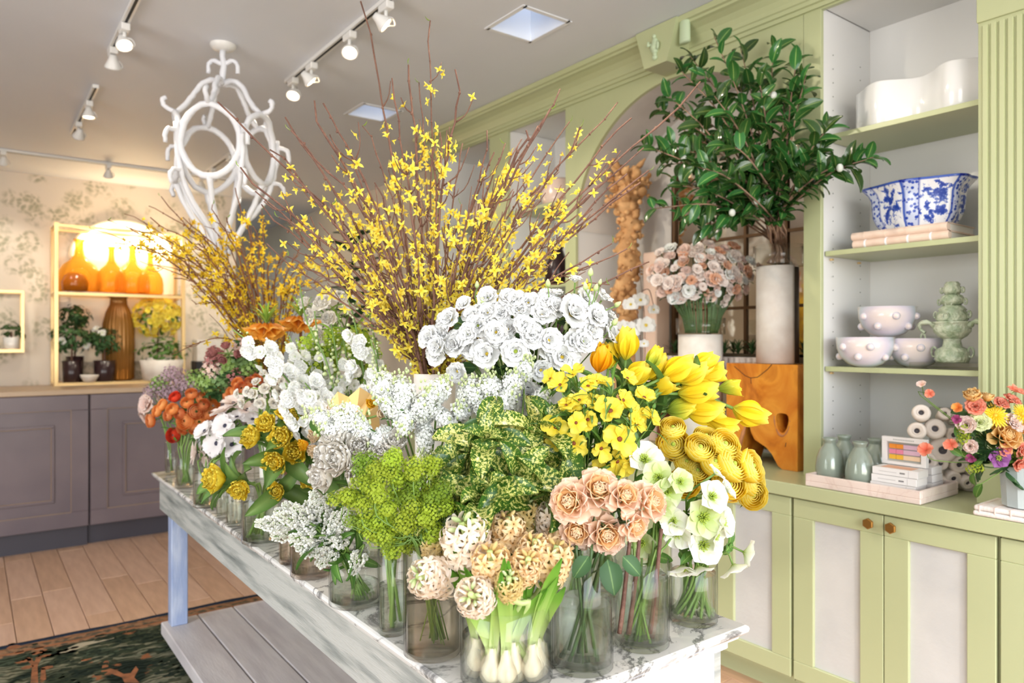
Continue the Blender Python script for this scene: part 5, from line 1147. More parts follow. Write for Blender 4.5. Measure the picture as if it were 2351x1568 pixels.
# peach roses
R_ = [(1311, 1153, 46, -0.35, 0.25, 0.9), (1373, 1127, 48, 0.05, 0.45, 0.9), (1432, 1142, 38, 0.2, 0.4, 0.8), (1486, 1155, 42, 0.6, 0.3, 0.7), (1325, 1218, 40, -0.15, 0.0, 1.0), (1390, 1226, 44, 0.1, 0.05, 1.0), (1452, 1207, 33, 0.45, -0.05, 0.8)]
bunch('peach_rose', 'rose', 'peach roses', '', [(i[0], i[1], i[2]*1.12)+tuple(i[3:]) for i in R_], 1.46, 0.06, 'rose', lambda k, it, R: dict(pieces=b_rose()), labels=['peach rose furthest left in the upper rose row', 'topmost and largest peach rose', 'small peach rose right of the topmost one', 'peach rose at the upper right beside the hellebores', 'lower left peach rose with a tight spiral centre', 'lowest peach rose, facing straight out', 'small half-open peach rose at the lower right'], leaves=('leafR', 'leaf_dark', 3, 0.055, 0.25, 0.6), stem_m='stem_dark', sr=0.003)
# white lisianthus
L_ = [(1123, 689, 25), (1069, 703, 20), (1037, 736, 27), (994, 778, 28), (1006, 813, 25, -0.5, -0.1, 0.9), (1055, 794, 33), (1100, 750, 28), (1140, 764, 28), (1121, 815, 34), (1184, 808, 34), (1191, 719, 24), (1242, 729, 30), (1221, 780, 26), (1257, 783, 28), (1310, 724, 39), (1334, 787, 29), (1289, 820, 35, 0.1, 0.0, 1.0), (1275, 682, 19, 0, 1, 0.2), (1364, 731, 28), (1381, 691, 23, 0.5, 0.8, 0.3), (1320, 650, 17, 0.1, 1, 0.2), (1385, 771, 36, 0.8, 0.3, 0.4), (1212, 911, 40, -0.1, -0.15, 1.0), (1053, 852, 24), (1168, 693, 26), (1165, 760, 27), (1205, 750, 25), (1080, 770, 26), (1025, 765, 26), (1255, 690, 22), (1340, 690, 24), (1240, 850, 26), (1395, 730, 18, 0.7, 0.6, 0.2), (1150, 725, 26)]
L_ += [(1100+i*29+rngf.uniform(-10, 10), 705+rngf.uniform(-14, 14)+abs(i-4)*4, 25) for i in range(10)]+[(1015+i*42+rngf.uniform(-10, 10), 790+rngf.uniform(-25, 20), 27) for i in range(9)]
disc = lathe([(0.13, 0.05), (0.15, 0.10), (0.11, 0.22), (0.01, 0.26)], 10)
ey = sm('centre', disc, 'pollen_yellow'); eg = sm('centre', disc, 'pollen_green')
bunch('lisianthus', 'lisianthus', 'white lisianthus', 'white ruffled lisianthus bloom', [(i[0], i[1], i[2]*1.16)+tuple(i[3:]) for i in L_], 1.93, 0.12, 'lis', lambda k, it, R: dict(pieces=b_lis(), extras=[('centre', ey if k % 3 else eg, Matrix())]), leaves=('leafR', 'leaf_dark', 2, 0.045, 0.12, 0.5), face=(0.7, 0.5, 0.8, 0.15))
B_ = [(1095, 663, 11, 0, 1, 0), (1355, 636, 13, 0.1, 1, 0), (1411, 705, 12, 0.8, 0.6, 0), (1345, 668, 13, -0.1, 1, 0), (1366, 670, 12, 0.3, 1, 0), (1205, 700, 13, 0, 1, 0.1), (1163, 722, 14, 0, 1, 0.1), (1406, 748, 13, 0.6, 0.8, 0), (1258, 660, 12, 0, 1, 0), (1298, 760, 12, 0.1, 1, 0.3), (1302, 778, 10, 0.2, 1, 0.3), (1110, 700, 12, -0.2, 1, 0.1), (1376, 655, 9, 0.3, 1, 0)]
bunch('lisianthus_bud', 'flower bud', 'lisianthus buds', 'pale green lisianthus bud on a thin stem', B_, 1.88, 0.05, 'lis', lambda k, it, R: dict(joined=bud_me), sr=0.0016, drop=0.05)
# yellow tulips on the right
T_ = [(1436, 828, 27, 0.05, 1, 0.15), (1374, 856, 24, 0.15, 1, 0.25), (1396, 848, 22, 0.1, 1, -0.2), (1492, 850, 20, 0.35, 0.9, 0.1), (1440, 880, 25, 0.55, 0.55, 0.4), (1478, 872, 26, 0.7, 0.75, 0.2), (1520, 870, 30, 0.9, 0.55, 0.2), (1560, 880, 26, 0.9, 0.55, 0.1), (1556, 905, 32, 1, 0.12, 0.15), (1530, 945, 24, 1, 0.2, 0.3), (1570, 945, 32, 1, 0.03, 0.2), (1618, 958, 30, 0.8, -0.45, 0.3), (1682, 938, 29, 0.95, -0.28, 0.1), (1648, 895, 20, 0.9, 0.15, 0.2), (1588, 852, 24, 0.9, 0.5, -0.1), (1604, 872, 24, 0.95, 0.3, -0.1), (1500, 905, 24, 0.6, 0.5, 0.4)]
tl = ['tall upright yellow tulip standing highest', 'short orange-yellow tulip beside the lisianthus', 'yellow tulip tucked behind the orange one', 'narrow green-tipped tulip bud slanting right', 'plump yellow-green tulip leaning right below the tall one', 'yellow tulip behind the narrow green bud', 'large yellow tulip leaning right, second row', 'yellow tulip pressed against the large leaning one', 'large yellow tulip lying level above the ranunculus', 'green-sided tulip bud lying level', 'yellow tulip lying level below the largest one', 'yellow tulip drooping towards the ranunculus', 'lone yellow tulip reaching furthest right before the wooden block', 'frilly green and yellow tulip at the right tip of the bunch', 'yellow tulip at the upper right behind the others', 'open-lipped yellow tulip at the upper right edge', 'yellow tulip deep in the middle of the bunch']
bunch('yellow_tulip', 'tulip', 'yellow tulips on the right', '', [(i[0], i[1], i[2]*1.38)+tuple(i[3:]) for i in T_], 1.86, 0.04, 'tul', lambda k, it, R: dict(pieces=b_tulip('pet_tulip_orange' if k == 1 else 'pet_tulip_green' if k in (3, 9, 13) else 'pet_tulip', 'tulO' if k in (11, 13, 15, 16) else 'tul')), labels=tl, leaves=('leafW', 'leaf_tulip', 2, 0.17, 0.25, 0.55), sr=0.0042, stem_m='stem_green', drop=0.14)
# yellow butterfly flowers
F_ = [(1276, 981, 36, -0.2, 0.1, 1), (1234, 1024, 34, -0.35, 0.0, 1), (1317, 1019, 33, 0, 0.1, 1), (1300, 1072, 38, 0.0, -0.35, 1), (1422, 1009, 42, 0.2, 0.1, 1), (1300, 932, 28, -0.3, 0.9, 0.4), (1401, 945, 42, 0.0, 0.5, 0.8), (1478, 915, 36, 0.3, 0.7, 0.6), (1264, 871, 24, -0.6, 0.6, 0.5), (1386, 880, 22, 0.1, 0.9, 0.4), (1318, 862, 30, -0.2, 0.9, 0.3), (1350, 888, 28, 0, 0.9, 0.5), (1372, 1076, 20, 0, 0.5, 0.8), (1417, 1060, 32, 0.2, -0.4, 0.9), (1350, 965, 30), (1440, 870, 26), (1460, 975, 32), (1380, 1030, 30), (1330, 920, 26), (1495, 960, 28), (1430, 920, 30)]
F_ += [(1240+rngf.uniform(0, 260), 868+rngf.uniform(0, 200), rngf.uniform(24, 32)) for _ in range(9)]
be = sm('centre', lathe([(0.14, 0.02), (0.16, 0.06), (0.10, 0.12), (0.01, 0.14)], 10), 'brown_eye')
bunch('butterfly_flower', 'flower', 'yellow butterfly flowers', 'open yellow butterfly flower with a brown centre', F_, 1.68, 0.10, 'but', lambda k, it, R: dict(pieces=b_butt(), extras=[('centre', be, Matrix())]), leaves=('leafW', 'leaf_green', 8, 0.055, 0.08, 0.5), sr=0.0018)
FB = [(1330, 890, 9, 0, 1, 0), (1362, 905, 8, 0.1, 1, 0), (1290, 900, 8, -0.2, 1, 0), (1340, 940, 8, 0, 1, 0.2), (1448, 950, 9, 0.1, 1, 0.1), (1255, 955, 9, -0.3, 1, 0.2), (1405, 860, 8, 0, 1, 0), (1390, 925, 8, 0, 1, 0.2), (1500, 940, 9, 0.3, 1, 0.1), (1345, 1005, 9, 0, 1, 0.4)]
bunch('butterfly_bud', 'flower bud', 'green buds among the butterfly flowers', 'small green bud among the yellow butterfly flowers', FB, 1.62, 0.04, 'but', lambda k, it, R: dict(joined=sm('bud', TEAR, 'leaf_green')), sr=0.0014, leaves=('leafL', 'leaf_green', 4, 0.055, 0.02, 0.4), drop=0.05)
# yellow ranunculus
RN = [MESHES.setdefault(('ran', k), g_ranunc(7, k).mesh('bloom', 'pet_ranunculus')) for k in range(3)]
N_ = [(1545, 1022, 34, -0.2, 0.35, 0.9), (1606, 1030, 31, 0.1, 0.7, 0.6), (1662, 1022, 32, 0.3, 0.7, 0.6), (1572, 1108, 32, -0.1, 0.1, 1), (1680, 1068, 36, 0.5, 0.5, 0.4), (1722, 1072, 34, 0.8, 0.4, 0.4), (1672, 1114, 36, 0.1, 0.5, 0.9), (1726, 1136, 31, 0.25, -0.05, 1), (1724, 1104, 32, 0.7, 0.3, 0.6), (1545, 985, 26, -0.2, 0.8, 0.4), (1575, 1060, 26, 0, 0.4, 0.9), (1620, 1005, 26, 0.1, 0.9, 0.2), (1600, 1080, 28, 0.1, 0.3, 0.8), (1640, 1062, 30, 0.2, 0.6, 0.7)]
bunch('yellow_ranunculus', 'ranunculus', 'yellow ranunculus', 'round golden yellow ranunculus bloom', [(i[0], i[1], i[2]*1.1, i[3], i[4], i[5]+0.35) for i in N_], 1.78, 0.05, 'ran', lambda k, it, R: dict(joined=RN[k % 3], extras=[('centre', sm('centre', sphere(0.2, 8, 5), 'pollen_green'), TR((0, 0, 0.12)))]), sr=0.0028, leaves=('leafL', 'leaf_green', 2, 0.06, 0.15, 0.5))
# hellebores
gst = G()
for i in range(26):
    a = i*2.4; r_ = 0.08+0.16*(i/26); gst.join(tube([Vector((r_*0.5*math.cos(a), r_*0.5*math.sin(a), 0.02)), Vector((r_*1.3*math.cos(a), r_*1.3*math.sin(a), 0.22+0.06*(i % 3)))], 0.012, 0.03, 4))
hst = MESHES.setdefault('hst', gst.mesh('stamens', 'pollen_green'))
H_ = [(1478, 1058, 40, 0.1, 0.5, 0.7), (1545, 1197, 33, -0.1, 0.1, 1), (1632, 1142, 36, 0.3, 0.35, 0.8), (1612, 1188, 46, 0.2, 0.1, 1), (1612, 1252, 42, 0.1, 0.15, 1), (1556, 1222, 34, -0.3, -0.3, 0.7), (1497, 1296, 40, -0.2, -0.7, 0.4), (1566, 1298, 38, 0, -0.75, 0.4), (1604, 1300, 30, 0.2, -0.8, 0.3), (1706, 1268, 34, 0.9, -0.3, 0.2), (1682, 1296, 34, 0.4, -0.8, 0.3), (1512, 1098, 36, -0.2, 0.2, 0.8), (1640, 1090, 22, 0.6, 0.6, 0.2), (1560, 1108, 30, 0.1, 0.3, 0.7), (1655, 1200, 34, 0.7, 0.2, 0.5), (1475, 1245, 34, -0.4, 0.0, 0.7), (1530, 1130, 34, 0.1, 0.2, 0.8), (1515, 1165, 30, 0, 0, 0.9), (1640, 1230, 30, 0.6, -0.2, 0.5), (1665, 1128, 26, 0.7, 0.5, 0.3)]
bunch('hellebore', 'hellebore', 'white and green hellebores', 'white hellebore flower with pale green stamens', [(i[0], i[1], i[2]*1.14)+tuple(i[3:]) for i in H_], 1.62, 0.05, lambda k: VASES['hel2' if k in (2, 3, 4, 7, 8, 9, 10, 12, 14, 18, 19) else 'hel'], lambda k, it, R: dict(pieces=b_hell('pet_hellebore_green' if k in (3, 11, 13, 15, 16, 17) else 'pet_hellebore'), extras=[('stamens', hst, Matrix())]), leaves=('leafA', 'leaf_green', 2, 0.042, 0.22, 0.5), sr=0.0024, stem_m='stem_green')
hsl = nums([((lambda p: p.dot(RGT)/p.dot(FWD))(VASES['hel2']['c']+Vector((0.04*math.cos(k*2.4), 0.04*math.sin(k*2.4), 0))), 0) for k in range(14)], 'thick green cut stalk in the right corner vase')
for k in range(14):
    vs = VASES['hel2']; a = k*2.4; c = vs['c']; P = catmull([c+Vector((0.04*math.cos(a), 0.04*math.sin(a), 0.02)), c+Vector((0.02*math.cos(a+1), 0.02*math.sin(a+1), 0.08)), c+Vector((0.036*math.cos(a+2), 0.036*math.sin(a+2), 0.19))], 8)
    solo('hellebore_stalk', tube(P, 0.0036, 0.003, 6), 'stem_green', hsl[k], 'stalk', P[0], 'cut stalks in the right corner vase')
for k, (px, d) in enumerate(((1430, 1.52), (1452, 1.53), (1500, 1.54))):
    vs = VASES['hel']; P = [at(px-8, 1455, d), at(px, 1395, d), at(px+10, 1300, d), at(px+18, 1215, d+0.02)]
    solo('woody_stem', tube(catmull(P, 8), 0.0055, 0.0042, 7, wob=0.1, rng=rngf), 'bark', ['leftmost brown woody stem in the glass beside the roses', 'second brown woody stem in the glass beside the roses', 'thin right-hand brown woody stem in the glass beside the roses'][k], 'stem', P[0], 'woody stems')
# peach hyacinths
def spike(name, lab, cat, grp, c, ax, R, Ln, n, me, meb, vs, floret=0.34, green_tip=True, sr=0.006, stem_m='stem_pale', objs=True, jm=None, leafspec=None, tipn=7):
    """flower spike: florets set round a tapering axis"""
    ax = ax.normalized(); P0 = c-ax*Ln*0.5; path, base = stem_path(P0, ax, vs, rngf, 0.06)
    t = thing(name, lab, cat, base, grp); part('stem', tube([P0+ax*Ln*0.9]+path, sr, sr*1.2, 7), stem_m, t)
    x = ax.orthogonal().normalized(); y = ax.cross(x)
    for i in range(n):
        f = (i+0.5)/n; a = i*2.39996; zz = Ln*(f-0.02); taper = math.sin(PI*(0.18+0.72*f))**0.6
        rd = x*math.cos(a)+y*math.sin(a); p = P0+ax*zz+rd*R*0.52*taper; s = R*floret*(1.12-0.35*f)*rngf.uniform(0.88, 1.12)
        bud = meb is not None and i > n-tipn
        M_ = aim(p+rd*s*0.25, rd+ax*(0.1+1.1*max(0, f-0.6))+Vector([rngf.uniform(-0.3, 0.3) for _ in range(3)]), rngf.uniform(0, 6), s)
        inst('bud' if bud else 'floret', meb if bud else me, M_, t)
    if leafspec: leafset(t, path, leafspec)
    return t
hy = {m: MESHES.setdefault(('hyf', m), HYF.mesh('floret', m)) for m in ('pet_hyacinth', 'pet_hyacinth_pale', 'pet_hyacinth_green')}
hyb = MESHES.setdefault('hyb', HYB.mesh('bud', 'bud_green')); hyb2 = MESHES.setdefault('hyb2', HYB.mesh('bud', 'pet_hyacinth_green'))
HY = [(982, 1326, 46, 88, -0.8, 0.25, 0.55, 1, 1.40, 'pale hyacinth head leaning furthest left over the vase rim'), (1088, 1370, 44, 96, -0.2, 0.45, 0.85, 1, 1.30, 'pale hyacinth head with a green tip hanging lowest at the front'), (1070, 1236, 56, 120, -0.25, 1, 0.3, 1, 1.42, 'largest pale hyacinth head at the upper left'), (1000, 1256, 36, 84, -0.4, 0.9, 0.2, 2, 1.50, 'greenish hyacinth head half behind the lime flowers'), (1128, 1296, 46, 108, -0.1, 1, 0.4, 0, 1.36, 'peach hyacinth head in the middle of the vase'), (1166, 1218, 42, 96, 0, 1, 0.25, 0, 1.46, 'peach hyacinth head behind the middle one'), (1168, 1342, 32, 84, 0.0, 0.75, 0.7, 2, 1.31, 'small peach hyacinth head with yellow-green buds'), (1226, 1266, 40, 90, 0.1, 1, 0.3, 0, 1.41, 'peach hyacinth head near the roses'), (1206, 1300, 38, 84, 0.25, 0.7, 0.5, 0, 1.35, 'peach hyacinth head leaning right with a papery tip'), (1268, 1284, 46, 104, 0.3, 1, 0.3, 0, 1.40, 'peach hyacinth head furthest right beside the rose vase'), (1264, 1196, 38, 90, 0.1, 1, 0.2, 1, 1.52, 'pale hyacinth head just left of the upper roses'), (1210, 1186, 34, 84, 0, 1, 0.2, 2, 1.54, 'greenish hyacinth head below the speckled leaves'), (1122, 1200, 36, 84, -0.1, 1, 0.2, 1, 1.53, 'pale hyacinth head tucked under the speckled leaves'), (1290, 1235, 34, 80, 0.3, 1, 0.3, 0, 1.48, 'small peach hyacinth head behind the lower left rose')]
kd = ('pet_hyacinth', 'pet_hyacinth_pale', 'pet_hyacinth_green')
for px, py, r, ln, fx, fy, fz, cm, d, lb in HY:
    t = spike('peach_hyacinth', lb, 'hyacinth', 'peach hyacinths', at(px, py, d), RGT*fx+UP*fy-FWD*fz, r*d/FPX*1.12, ln*d/FPX*0.84, 40, hy[kd[cm]], hyb if cm else hyb2, VASES['hya'], 0.50, sr=0.0055)
HV = VASES['hya']; rgl = random.Random(4)
hb = lathe([(0.001, 0), (0.013, 0.003), (0.020, 0.014), (0.019, 0.026), (0.011, 0.040), (0.008, 0.062)], 12, cap0=False)
hbp = [HV['c']+Vector((math.cos(2*PI*k/13+0.2), math.sin(2*PI*k/13+0.2), 0))*HV['r']*(0.64 if k % 3 else 0.30) for k in range(13)]
hbl = nums([((p.dot(RGT))/p.dot(FWD), 0) for p in hbp], 'white hyacinth bulb in the front vase')
for k in range(13):
    a = 2*PI*k/13+0.2; rr_ = HV['r']*(0.64 if k % 3 else 0.30); p = HV['c']+Vector((rr_*math.cos(a), rr_*math.sin(a), 0.0148))
    t = thing('hyacinth_bulb', hbl[k], 'bulb', p, 'hyacinth bulbs in the front vase')
    part('bulb', hb.moved(TR(p)), 'bulb_white', t)
    for q in range(3):
        ang = a+rgl.uniform(-0.6, 0.6); top = p+Vector((math.cos(ang)*rgl.uniform(0.0, 0.05), math.sin(ang)*rgl.uniform(0.0, 0.05), rgl.uniform(0.17, 0.25))); lo_ = p+UP*0.05; hh = (top-lo_)
        # strap leaf standing up out of the bulb
        x = (FWD.cross(UP)*rgl.uniform(0.6, 1)+FWD*rgl.uniform(-0.5, 0.5)).normalized(); V, F, T = [], [], []; nn = 8
        for j in range(nn+1):
            f = j/nn; wd = 0.0105*(0.75+0.5*f)*(1 if f < 0.75 else max(0.05, (1-f)/0.25)**0.6); cpt = lo_+hh*f+Vector((math.cos(ang), math.sin(ang), 0))*0.035*f*f*(1-0.2*q)
            nrm = x.cross(hh.normalized())
            for u in (-1, 0, 1): V.append(tuple(cpt+x*u*wd+nrm*(0.005*abs(u)))); T.append(((u+1)/2, f))
        for j in range(nn):
            for u in range(2): b_ = j*3+u; F.append((b_, b_+1, b_+4, b_+3))
        part('leaf', G().add(V, F, T), 'leaf_hyacinth', t)
iv = thing('ivy_sprig', 'dark ivy leaves hanging under the roses at the vase rim', 'foliage', VASES['rose']['c']+UP*0.02, 'rose foliage')
part('stem', tube(catmull([VASES['rose']['c']+UP*0.02, VASES['rose']['c']+UP*0.16, at(1388, 1300, 1.40)], 8), 0.0022, 0.0018, 5), 'stem_dark', iv)
for px, py, s_, rl in ((1395, 1308, 0.066, 0.15), (1352, 1300, 0.05, -0.6), (1430, 1300, 0.05, 0.7)):
    inst('leaf', pmesh('leafR', 'leaf_dark'), aim(at(px, py-22, 1.385), -FWD+UP*0.35+RGT*rl*0.3, 3.14+rl, s_), iv)
# yellow double tulips
D_ = [(511, 1101, 32, -0.6, 0.2, 0.8), (557, 1114, 27, 0.0, -0.3, 0.9), (640, 1126, 21, 0.0, 0.1, 1), (590, 1006, 27, -0.4, 0.3, 0.8), (618, 980, 27, -0.1, 0.5, 0.9), (654, 1008, 30, -0.1, 0.3, 1), (682, 973, 30, 0.1, 0.6, 0.8), (680, 1041, 28, 0.1, 0.2, 1), (639, 1059, 29, -0.1, 0.0, 1), (710, 1095, 26, 0.2, 0.0, 0.9), (660, 962, 24, 0, 0.8, 0.5), (668, 935, 16, 0, 1, 0.3)]
bunch('double_tulip', 'tulip', 'yellow double tulips', 'frilled yellow double tulip', [(i[0], i[1], i[2]*1.3)+tuple(i[3:]) for i in D_], 2.30, 0.08, 'dtu', lambda k, it, R: dict(pieces=b_dtulip()), leaves=('leafT', 'leaf_tulip', 6, 0.13, 0.18, 0.5), sr=0.0042, drop=0.14)
# cream peony tulips
C_ = [(790, 1055, 42, -0.3, 0.2, 0.9), (824, 1034, 34, 0.2, 0.4, 0.8), (780, 1010, 34, -0.3, 0.5, 0.7), (755, 1088, 34, -0.5, -0.2, 0.7), (828, 1082, 36, 0.1, -0.1, 0.9), (905, 1030, 34, 0.1, 0.6, 0.7), (880, 1045, 28, -0.1, 0.4, 0.8), (760, 1045, 30, -0.7, 0.1, 0.6), (800, 1125, 26, -0.1, -0.5, 0.8)]
bunch('cream_tulip', 'tulip', 'cream double tulips', 'cream white double tulip above the lime flowers', [(i[0], i[1], i[2]*1.3)+tuple(i[3:]) for i in C_], 1.80, 0.06, 'pe', lambda k, it, R: dict(pieces=b_dtulip('pet_cream')), leaves=('leafW', 'leaf_green', 1, 0.11, 0.2, 0.5), sr=0.0036)
# anemones
ge = sphere(0.17, 10, 6, (1, 1, 0.7), (0, 0, 0.06))
for i in range(26): a = 2*PI*i/26; r_ = 0.27+0.04*(i % 2); ge.join(sphere(0.032, 5, 4), TR((r_*math.cos(a), r_*math.sin(a), 0.09)))
ae = MESHES.setdefault('aeye', ge.mesh('eye', 'anemone_eye'))
A_ = [(518, 979, 30, -0.2, 0.35, 0.8), (471, 991, 26, -0.4, 0.6, 0.6), (499, 1019, 33, -0.3, 0.25, 0.9), (533, 1022, 30, 0.1, 0.3, 0.9), (536, 928, 28, 0, 0.95, 0.3), (512, 949, 28, -0.3, 0.9, 0.2), (568, 943, 28, 0.2, 0.9, 0.3), (598, 948, 28, 0.3, 0.8, 0.3), (545, 960, 26, -0.1, 0.8, 0.4), (580, 965, 26, 0.2, 0.7, 0.5), (640, 945, 24, 0.3, 0.6, 0.5), (615, 925, 26, 0.2, 0.9, 0.2), (480, 1050, 30, -0.7, -0.3, 0.6), (453, 1040, 28, -0.9, 0.1, 0.4), (560, 1005, 24, 0.3, 0.4, 0.6), (505, 1042, 26, -0.2, -0.4, 0.8)]
bunch('white_anemone', 'anemone', 'white anemones', 'white anemone with a dark blue eye', [(i[0], i[1], i[2]*1.08)+tuple(i[3:]) for i in A_], 2.88, 0.05, 'ane', lambda k, it, R: dict(pieces=b_anem('pet_blush' if k in (4, 5, 6, 12, 13) else 'pet_anemone'), extras=[('eye', ae, Matrix())]), leaves=('leafW', 'leaf_green', 5, 0.055, 0.15, 0.5), sr=0.003)
# orange ranunculus
RO = [MESHES.setdefault(('rano', k), g_ranunc(5, 9+k).mesh('bloom', 'pet_orange')) for k in range(2)]; RR = MESHES.setdefault('ranr', g_ranunc(5, 3).mesh('bloom', 'pet_red'))
O_ = [(426, 967, 20), (450, 946, 18), (399, 1000, 17, -0.2, 0.1, 1), (345, 967, 15), (372, 931, 14), (396, 940, 14), (430, 925, 14), (488, 934, 16), (466, 915, 15), (402, 912, 13), (500, 889, 13), (440, 905, 13), (458, 968, 18), (412, 950, 13), (480, 950, 16), (385, 955, 12), (468, 930, 13), (420, 985, 14), (360, 945, 13), (448, 985, 14)]
bunch('orange_ranunculus', 'ranunculus', 'orange ranunculus', 'small orange ranunculus', O_, 3.28, 0.10, 'ora', lambda k, it, R: dict(joined=RR if k in (2, 9) else RO[k % 2]), leaves=('leafW', 'leaf_green', 5, 0.055, 0.15, 0.55), sr=0.0026)
K_ = [(345, 930, 26), (360, 905, 24), (338, 950, 20), (372, 918, 20)]
bunch('coral_pink_flower', 'flower', 'coral pink blooms at the far corner', 'soft coral pink bloom at the far left corner of the table', K_, 3.5, 0.03, 'pnk', lambda k, it, R: dict(pieces=b_lis('pet_pink')), sr=0.0026)
O2 = [(532, 905, 16), (556, 893, 16), (575, 880, 14), (545, 880, 13), (520, 915, 12), (590, 872, 13)]
bunch('orange_blossom', 'flower', 'bright orange blossoms', 'bright orange blossom behind the anemones', O2, 3.12, 0.03, 'mix', lambda k, it, R: dict(joined=RO[k % 2]), sr=0.0026)
# crown imperials
for (px, py, d, lb) in ((612, 752, 2.95, 'left orange crown imperial with a green leaf tuft'), (690, 735, 3.05, 'right orange crown imperial partly behind delphinium')):
    P = at(px, py, d); path, base = stem_path(P+UP*0.02, UP, VASES['fri'], rngf, 0.1); t = thing('crown_imperial', lb, 'flower', base, 'crown imperials'); part('stem', tube(path, 0.006, 0.007, 7), 'bark_warm', t)
    for i in range(9):
        a = 2*PI*i/9; rd = Vector((math.cos(a), math.sin(a), 0)); H = aim(P+rd*0.028+UP*0.012, rd*0.75-UP, a)
        for k in range(4): inst('petal', pmesh('frt', 'pet_frit'), H @ RZ(90*k+20) @ TR((0, 0.008, 0)) @ Matrix.Scale(0.068, 4), t)
    for i in range(18): a = i*2.4; inst('leaf', pmesh('leafL', 'leaf_bright'), TR(P+UP*0.01) @ RZ(math.degrees(a)) @ RX(25+45*(i/18)) @ Matrix.Scale(0.11, 4), t)
# cream ranunculus behind
RC = [MESHES.setdefault(('ranc', k), gjoin(b_lis('x')+b_dtulip('x')).mesh('bloom', 'pet_cream')) for k in range(2)]
Q_ = [(745, 705, 26), (778, 690, 22), (720, 728, 22), (760, 735, 22), (800, 715, 18), (705, 700, 18), (820, 690, 16), (735, 760, 20)]
bunch('cream_ranunculus', 'ranunculus', 'cream ranunculus', 'cream ranunculus behind the delphinium', Q_, 2.7, 0.06, 'crm', lambda k, it, R: dict(joined=RC[k % 2]), sr=0.0028, leaves=('leafL', 'leaf_bright', 3, 0.08, 0.1, 0.5))
# cream stock
S_ = [(560, 925, 15), (585, 905, 16), (610, 895, 16), (640, 900, 15), (600, 925, 16), (630, 925, 15), (655, 915, 14), (570, 900, 13), (620, 875, 14), (590, 880, 13), (548, 905, 12), (645, 880, 12), (665, 935, 13), (605, 860, 11)]
DS = MESHES.setdefault('stock', gjoin(b_lis('x')).mesh('bloom', 'pet_cream'))
bunch('cream_stock', 'stock flower', 'cream stock flowers', 'cream stock blossom above the anemones', S_, 2.72, 0.06, 'stk', lambda k, it, R: dict(joined=DS), sr=0.0026, leaves=('leafL', 'leaf_bright', 2, 0.06, 0.1, 0.5))
# delphinium spikes
dlm = MESHES.setdefault('dlf', DLF.mesh('floret', 'pet_white')); dlb = MESHES.setdefault('dlb', sphere(0.42, 7, 5, (1, 1, 1.15)).mesh('bud', 'bud_green'))
def delph(lb, pts, d, n, fr, budfrom=0.75, spread=1.0):
    P = catmull([at(x, y, d) for x, y in pts], 26); vs = VASES['del']; base = vs['c']+Vector((rngf.uniform(-0.02, 0.02), rngf.uniform(-0.02, 0.02), 0.02)); mouth = vs['c']+UP*vs['h']
    t = thing('delphinium', lb, 'delphinium', base, 'white delphinium spikes')
    part('stem', tube([P[-1-i] for i in range(27)]+catmull([P[0], mouth, base], 8)[1:], 0.002, 0.0048, 6), 'stem_green', t)
    for i in range(n):
        f = (i+0.5)/n; q = f*25; k = int(q); p = P[k].lerp(P[k+1], q-k); ax = (P[k+1]-P[k]).normalized(); rd = Vector([rngf.uniform(-1, 1) for _ in range(3)])-FWD*0.5; rd = (rd-ax*rd.dot(ax)).normalized()
        bud = f > budfrom; s = fr*(1 if not bud else 0.62*(1.25-f)*1.6)*rngf.uniform(0.85, 1.15)
        inst('bud' if bud else 'floret', dlb if bud else dlm, aim(p+rd*(fr*1.0*spread if not bud else fr*0.8), rd-FWD*0.35, rngf.uniform(0, 6), s), t)
delph('large white delphinium spike slanting to the left', [(760, 985), (700, 920), (640, 850), (590, 800), (535, 758)], 2.28, 40, 0.026, 0.86, 1.25)
delph('tall thin green-budded delphinium spike curving up', [(790, 960), (768, 900), (745, 820), (705, 740), (688, 655)], 2.30, 26, 0.020, 0.30)
delph('white delphinium spike left of the forsythia stems', [(850, 950), (838, 880), (826, 800), (812, 730), (800, 690)], 2.2, 34, 0.026, 0.66, 1.2)
delph('short white delphinium spike above the yellow double tulips', [(720, 1000), (690, 960), (668, 915), (655, 880)], 2.2, 22, 0.024, 0.9, 1.2)
delph('white delphinium spike hanging near the apricot paper', [(760, 990), (740, 940), (720, 905), (700, 880)], 2.15, 22, 0.025, 0.95, 1.3)
delph('delphinium spike with round green buds beside the tall thin one', [(790, 950), (780, 880), (770, 800), (760, 745)], 2.35, 26, 0.019, 0.15)
delph('white delphinium spike in front of the forsythia vase', [(880, 950), (872, 880), (862, 820), (850, 780)], 2.15, 20, 0.022, 0.5)
delph('white delphinium spike among the green stems left of the forsythia vase', [(815, 960), (803, 880), (792, 800), (775, 722)], 2.38, 30, 0.023, 0.55, 1.1)
delph('white delphinium spike just right of the left crown imperial', [(745, 930), (738, 850), (730, 780), (722, 715)], 2.42, 28, 0.022, 0.5, 1.1)
delph('white delphinium spike close to the forsythia stems', [(885, 900), (866, 810), (848, 720)], 2.26, 26, 0.022, 0.45)
delph('white delphinium spike rising behind the large slanting one', [(705, 900), (684, 830), (664, 772)], 2.4, 24, 0.024, 0.8, 1.2)
GF = [(705, 790), (735, 800), (765, 780), (795, 800), (825, 780), (850, 800), (760, 840), (810, 845), (720, 840), (865, 840)]
GFL = nums(GF, 'yellow-green filler stem among the delphinium')
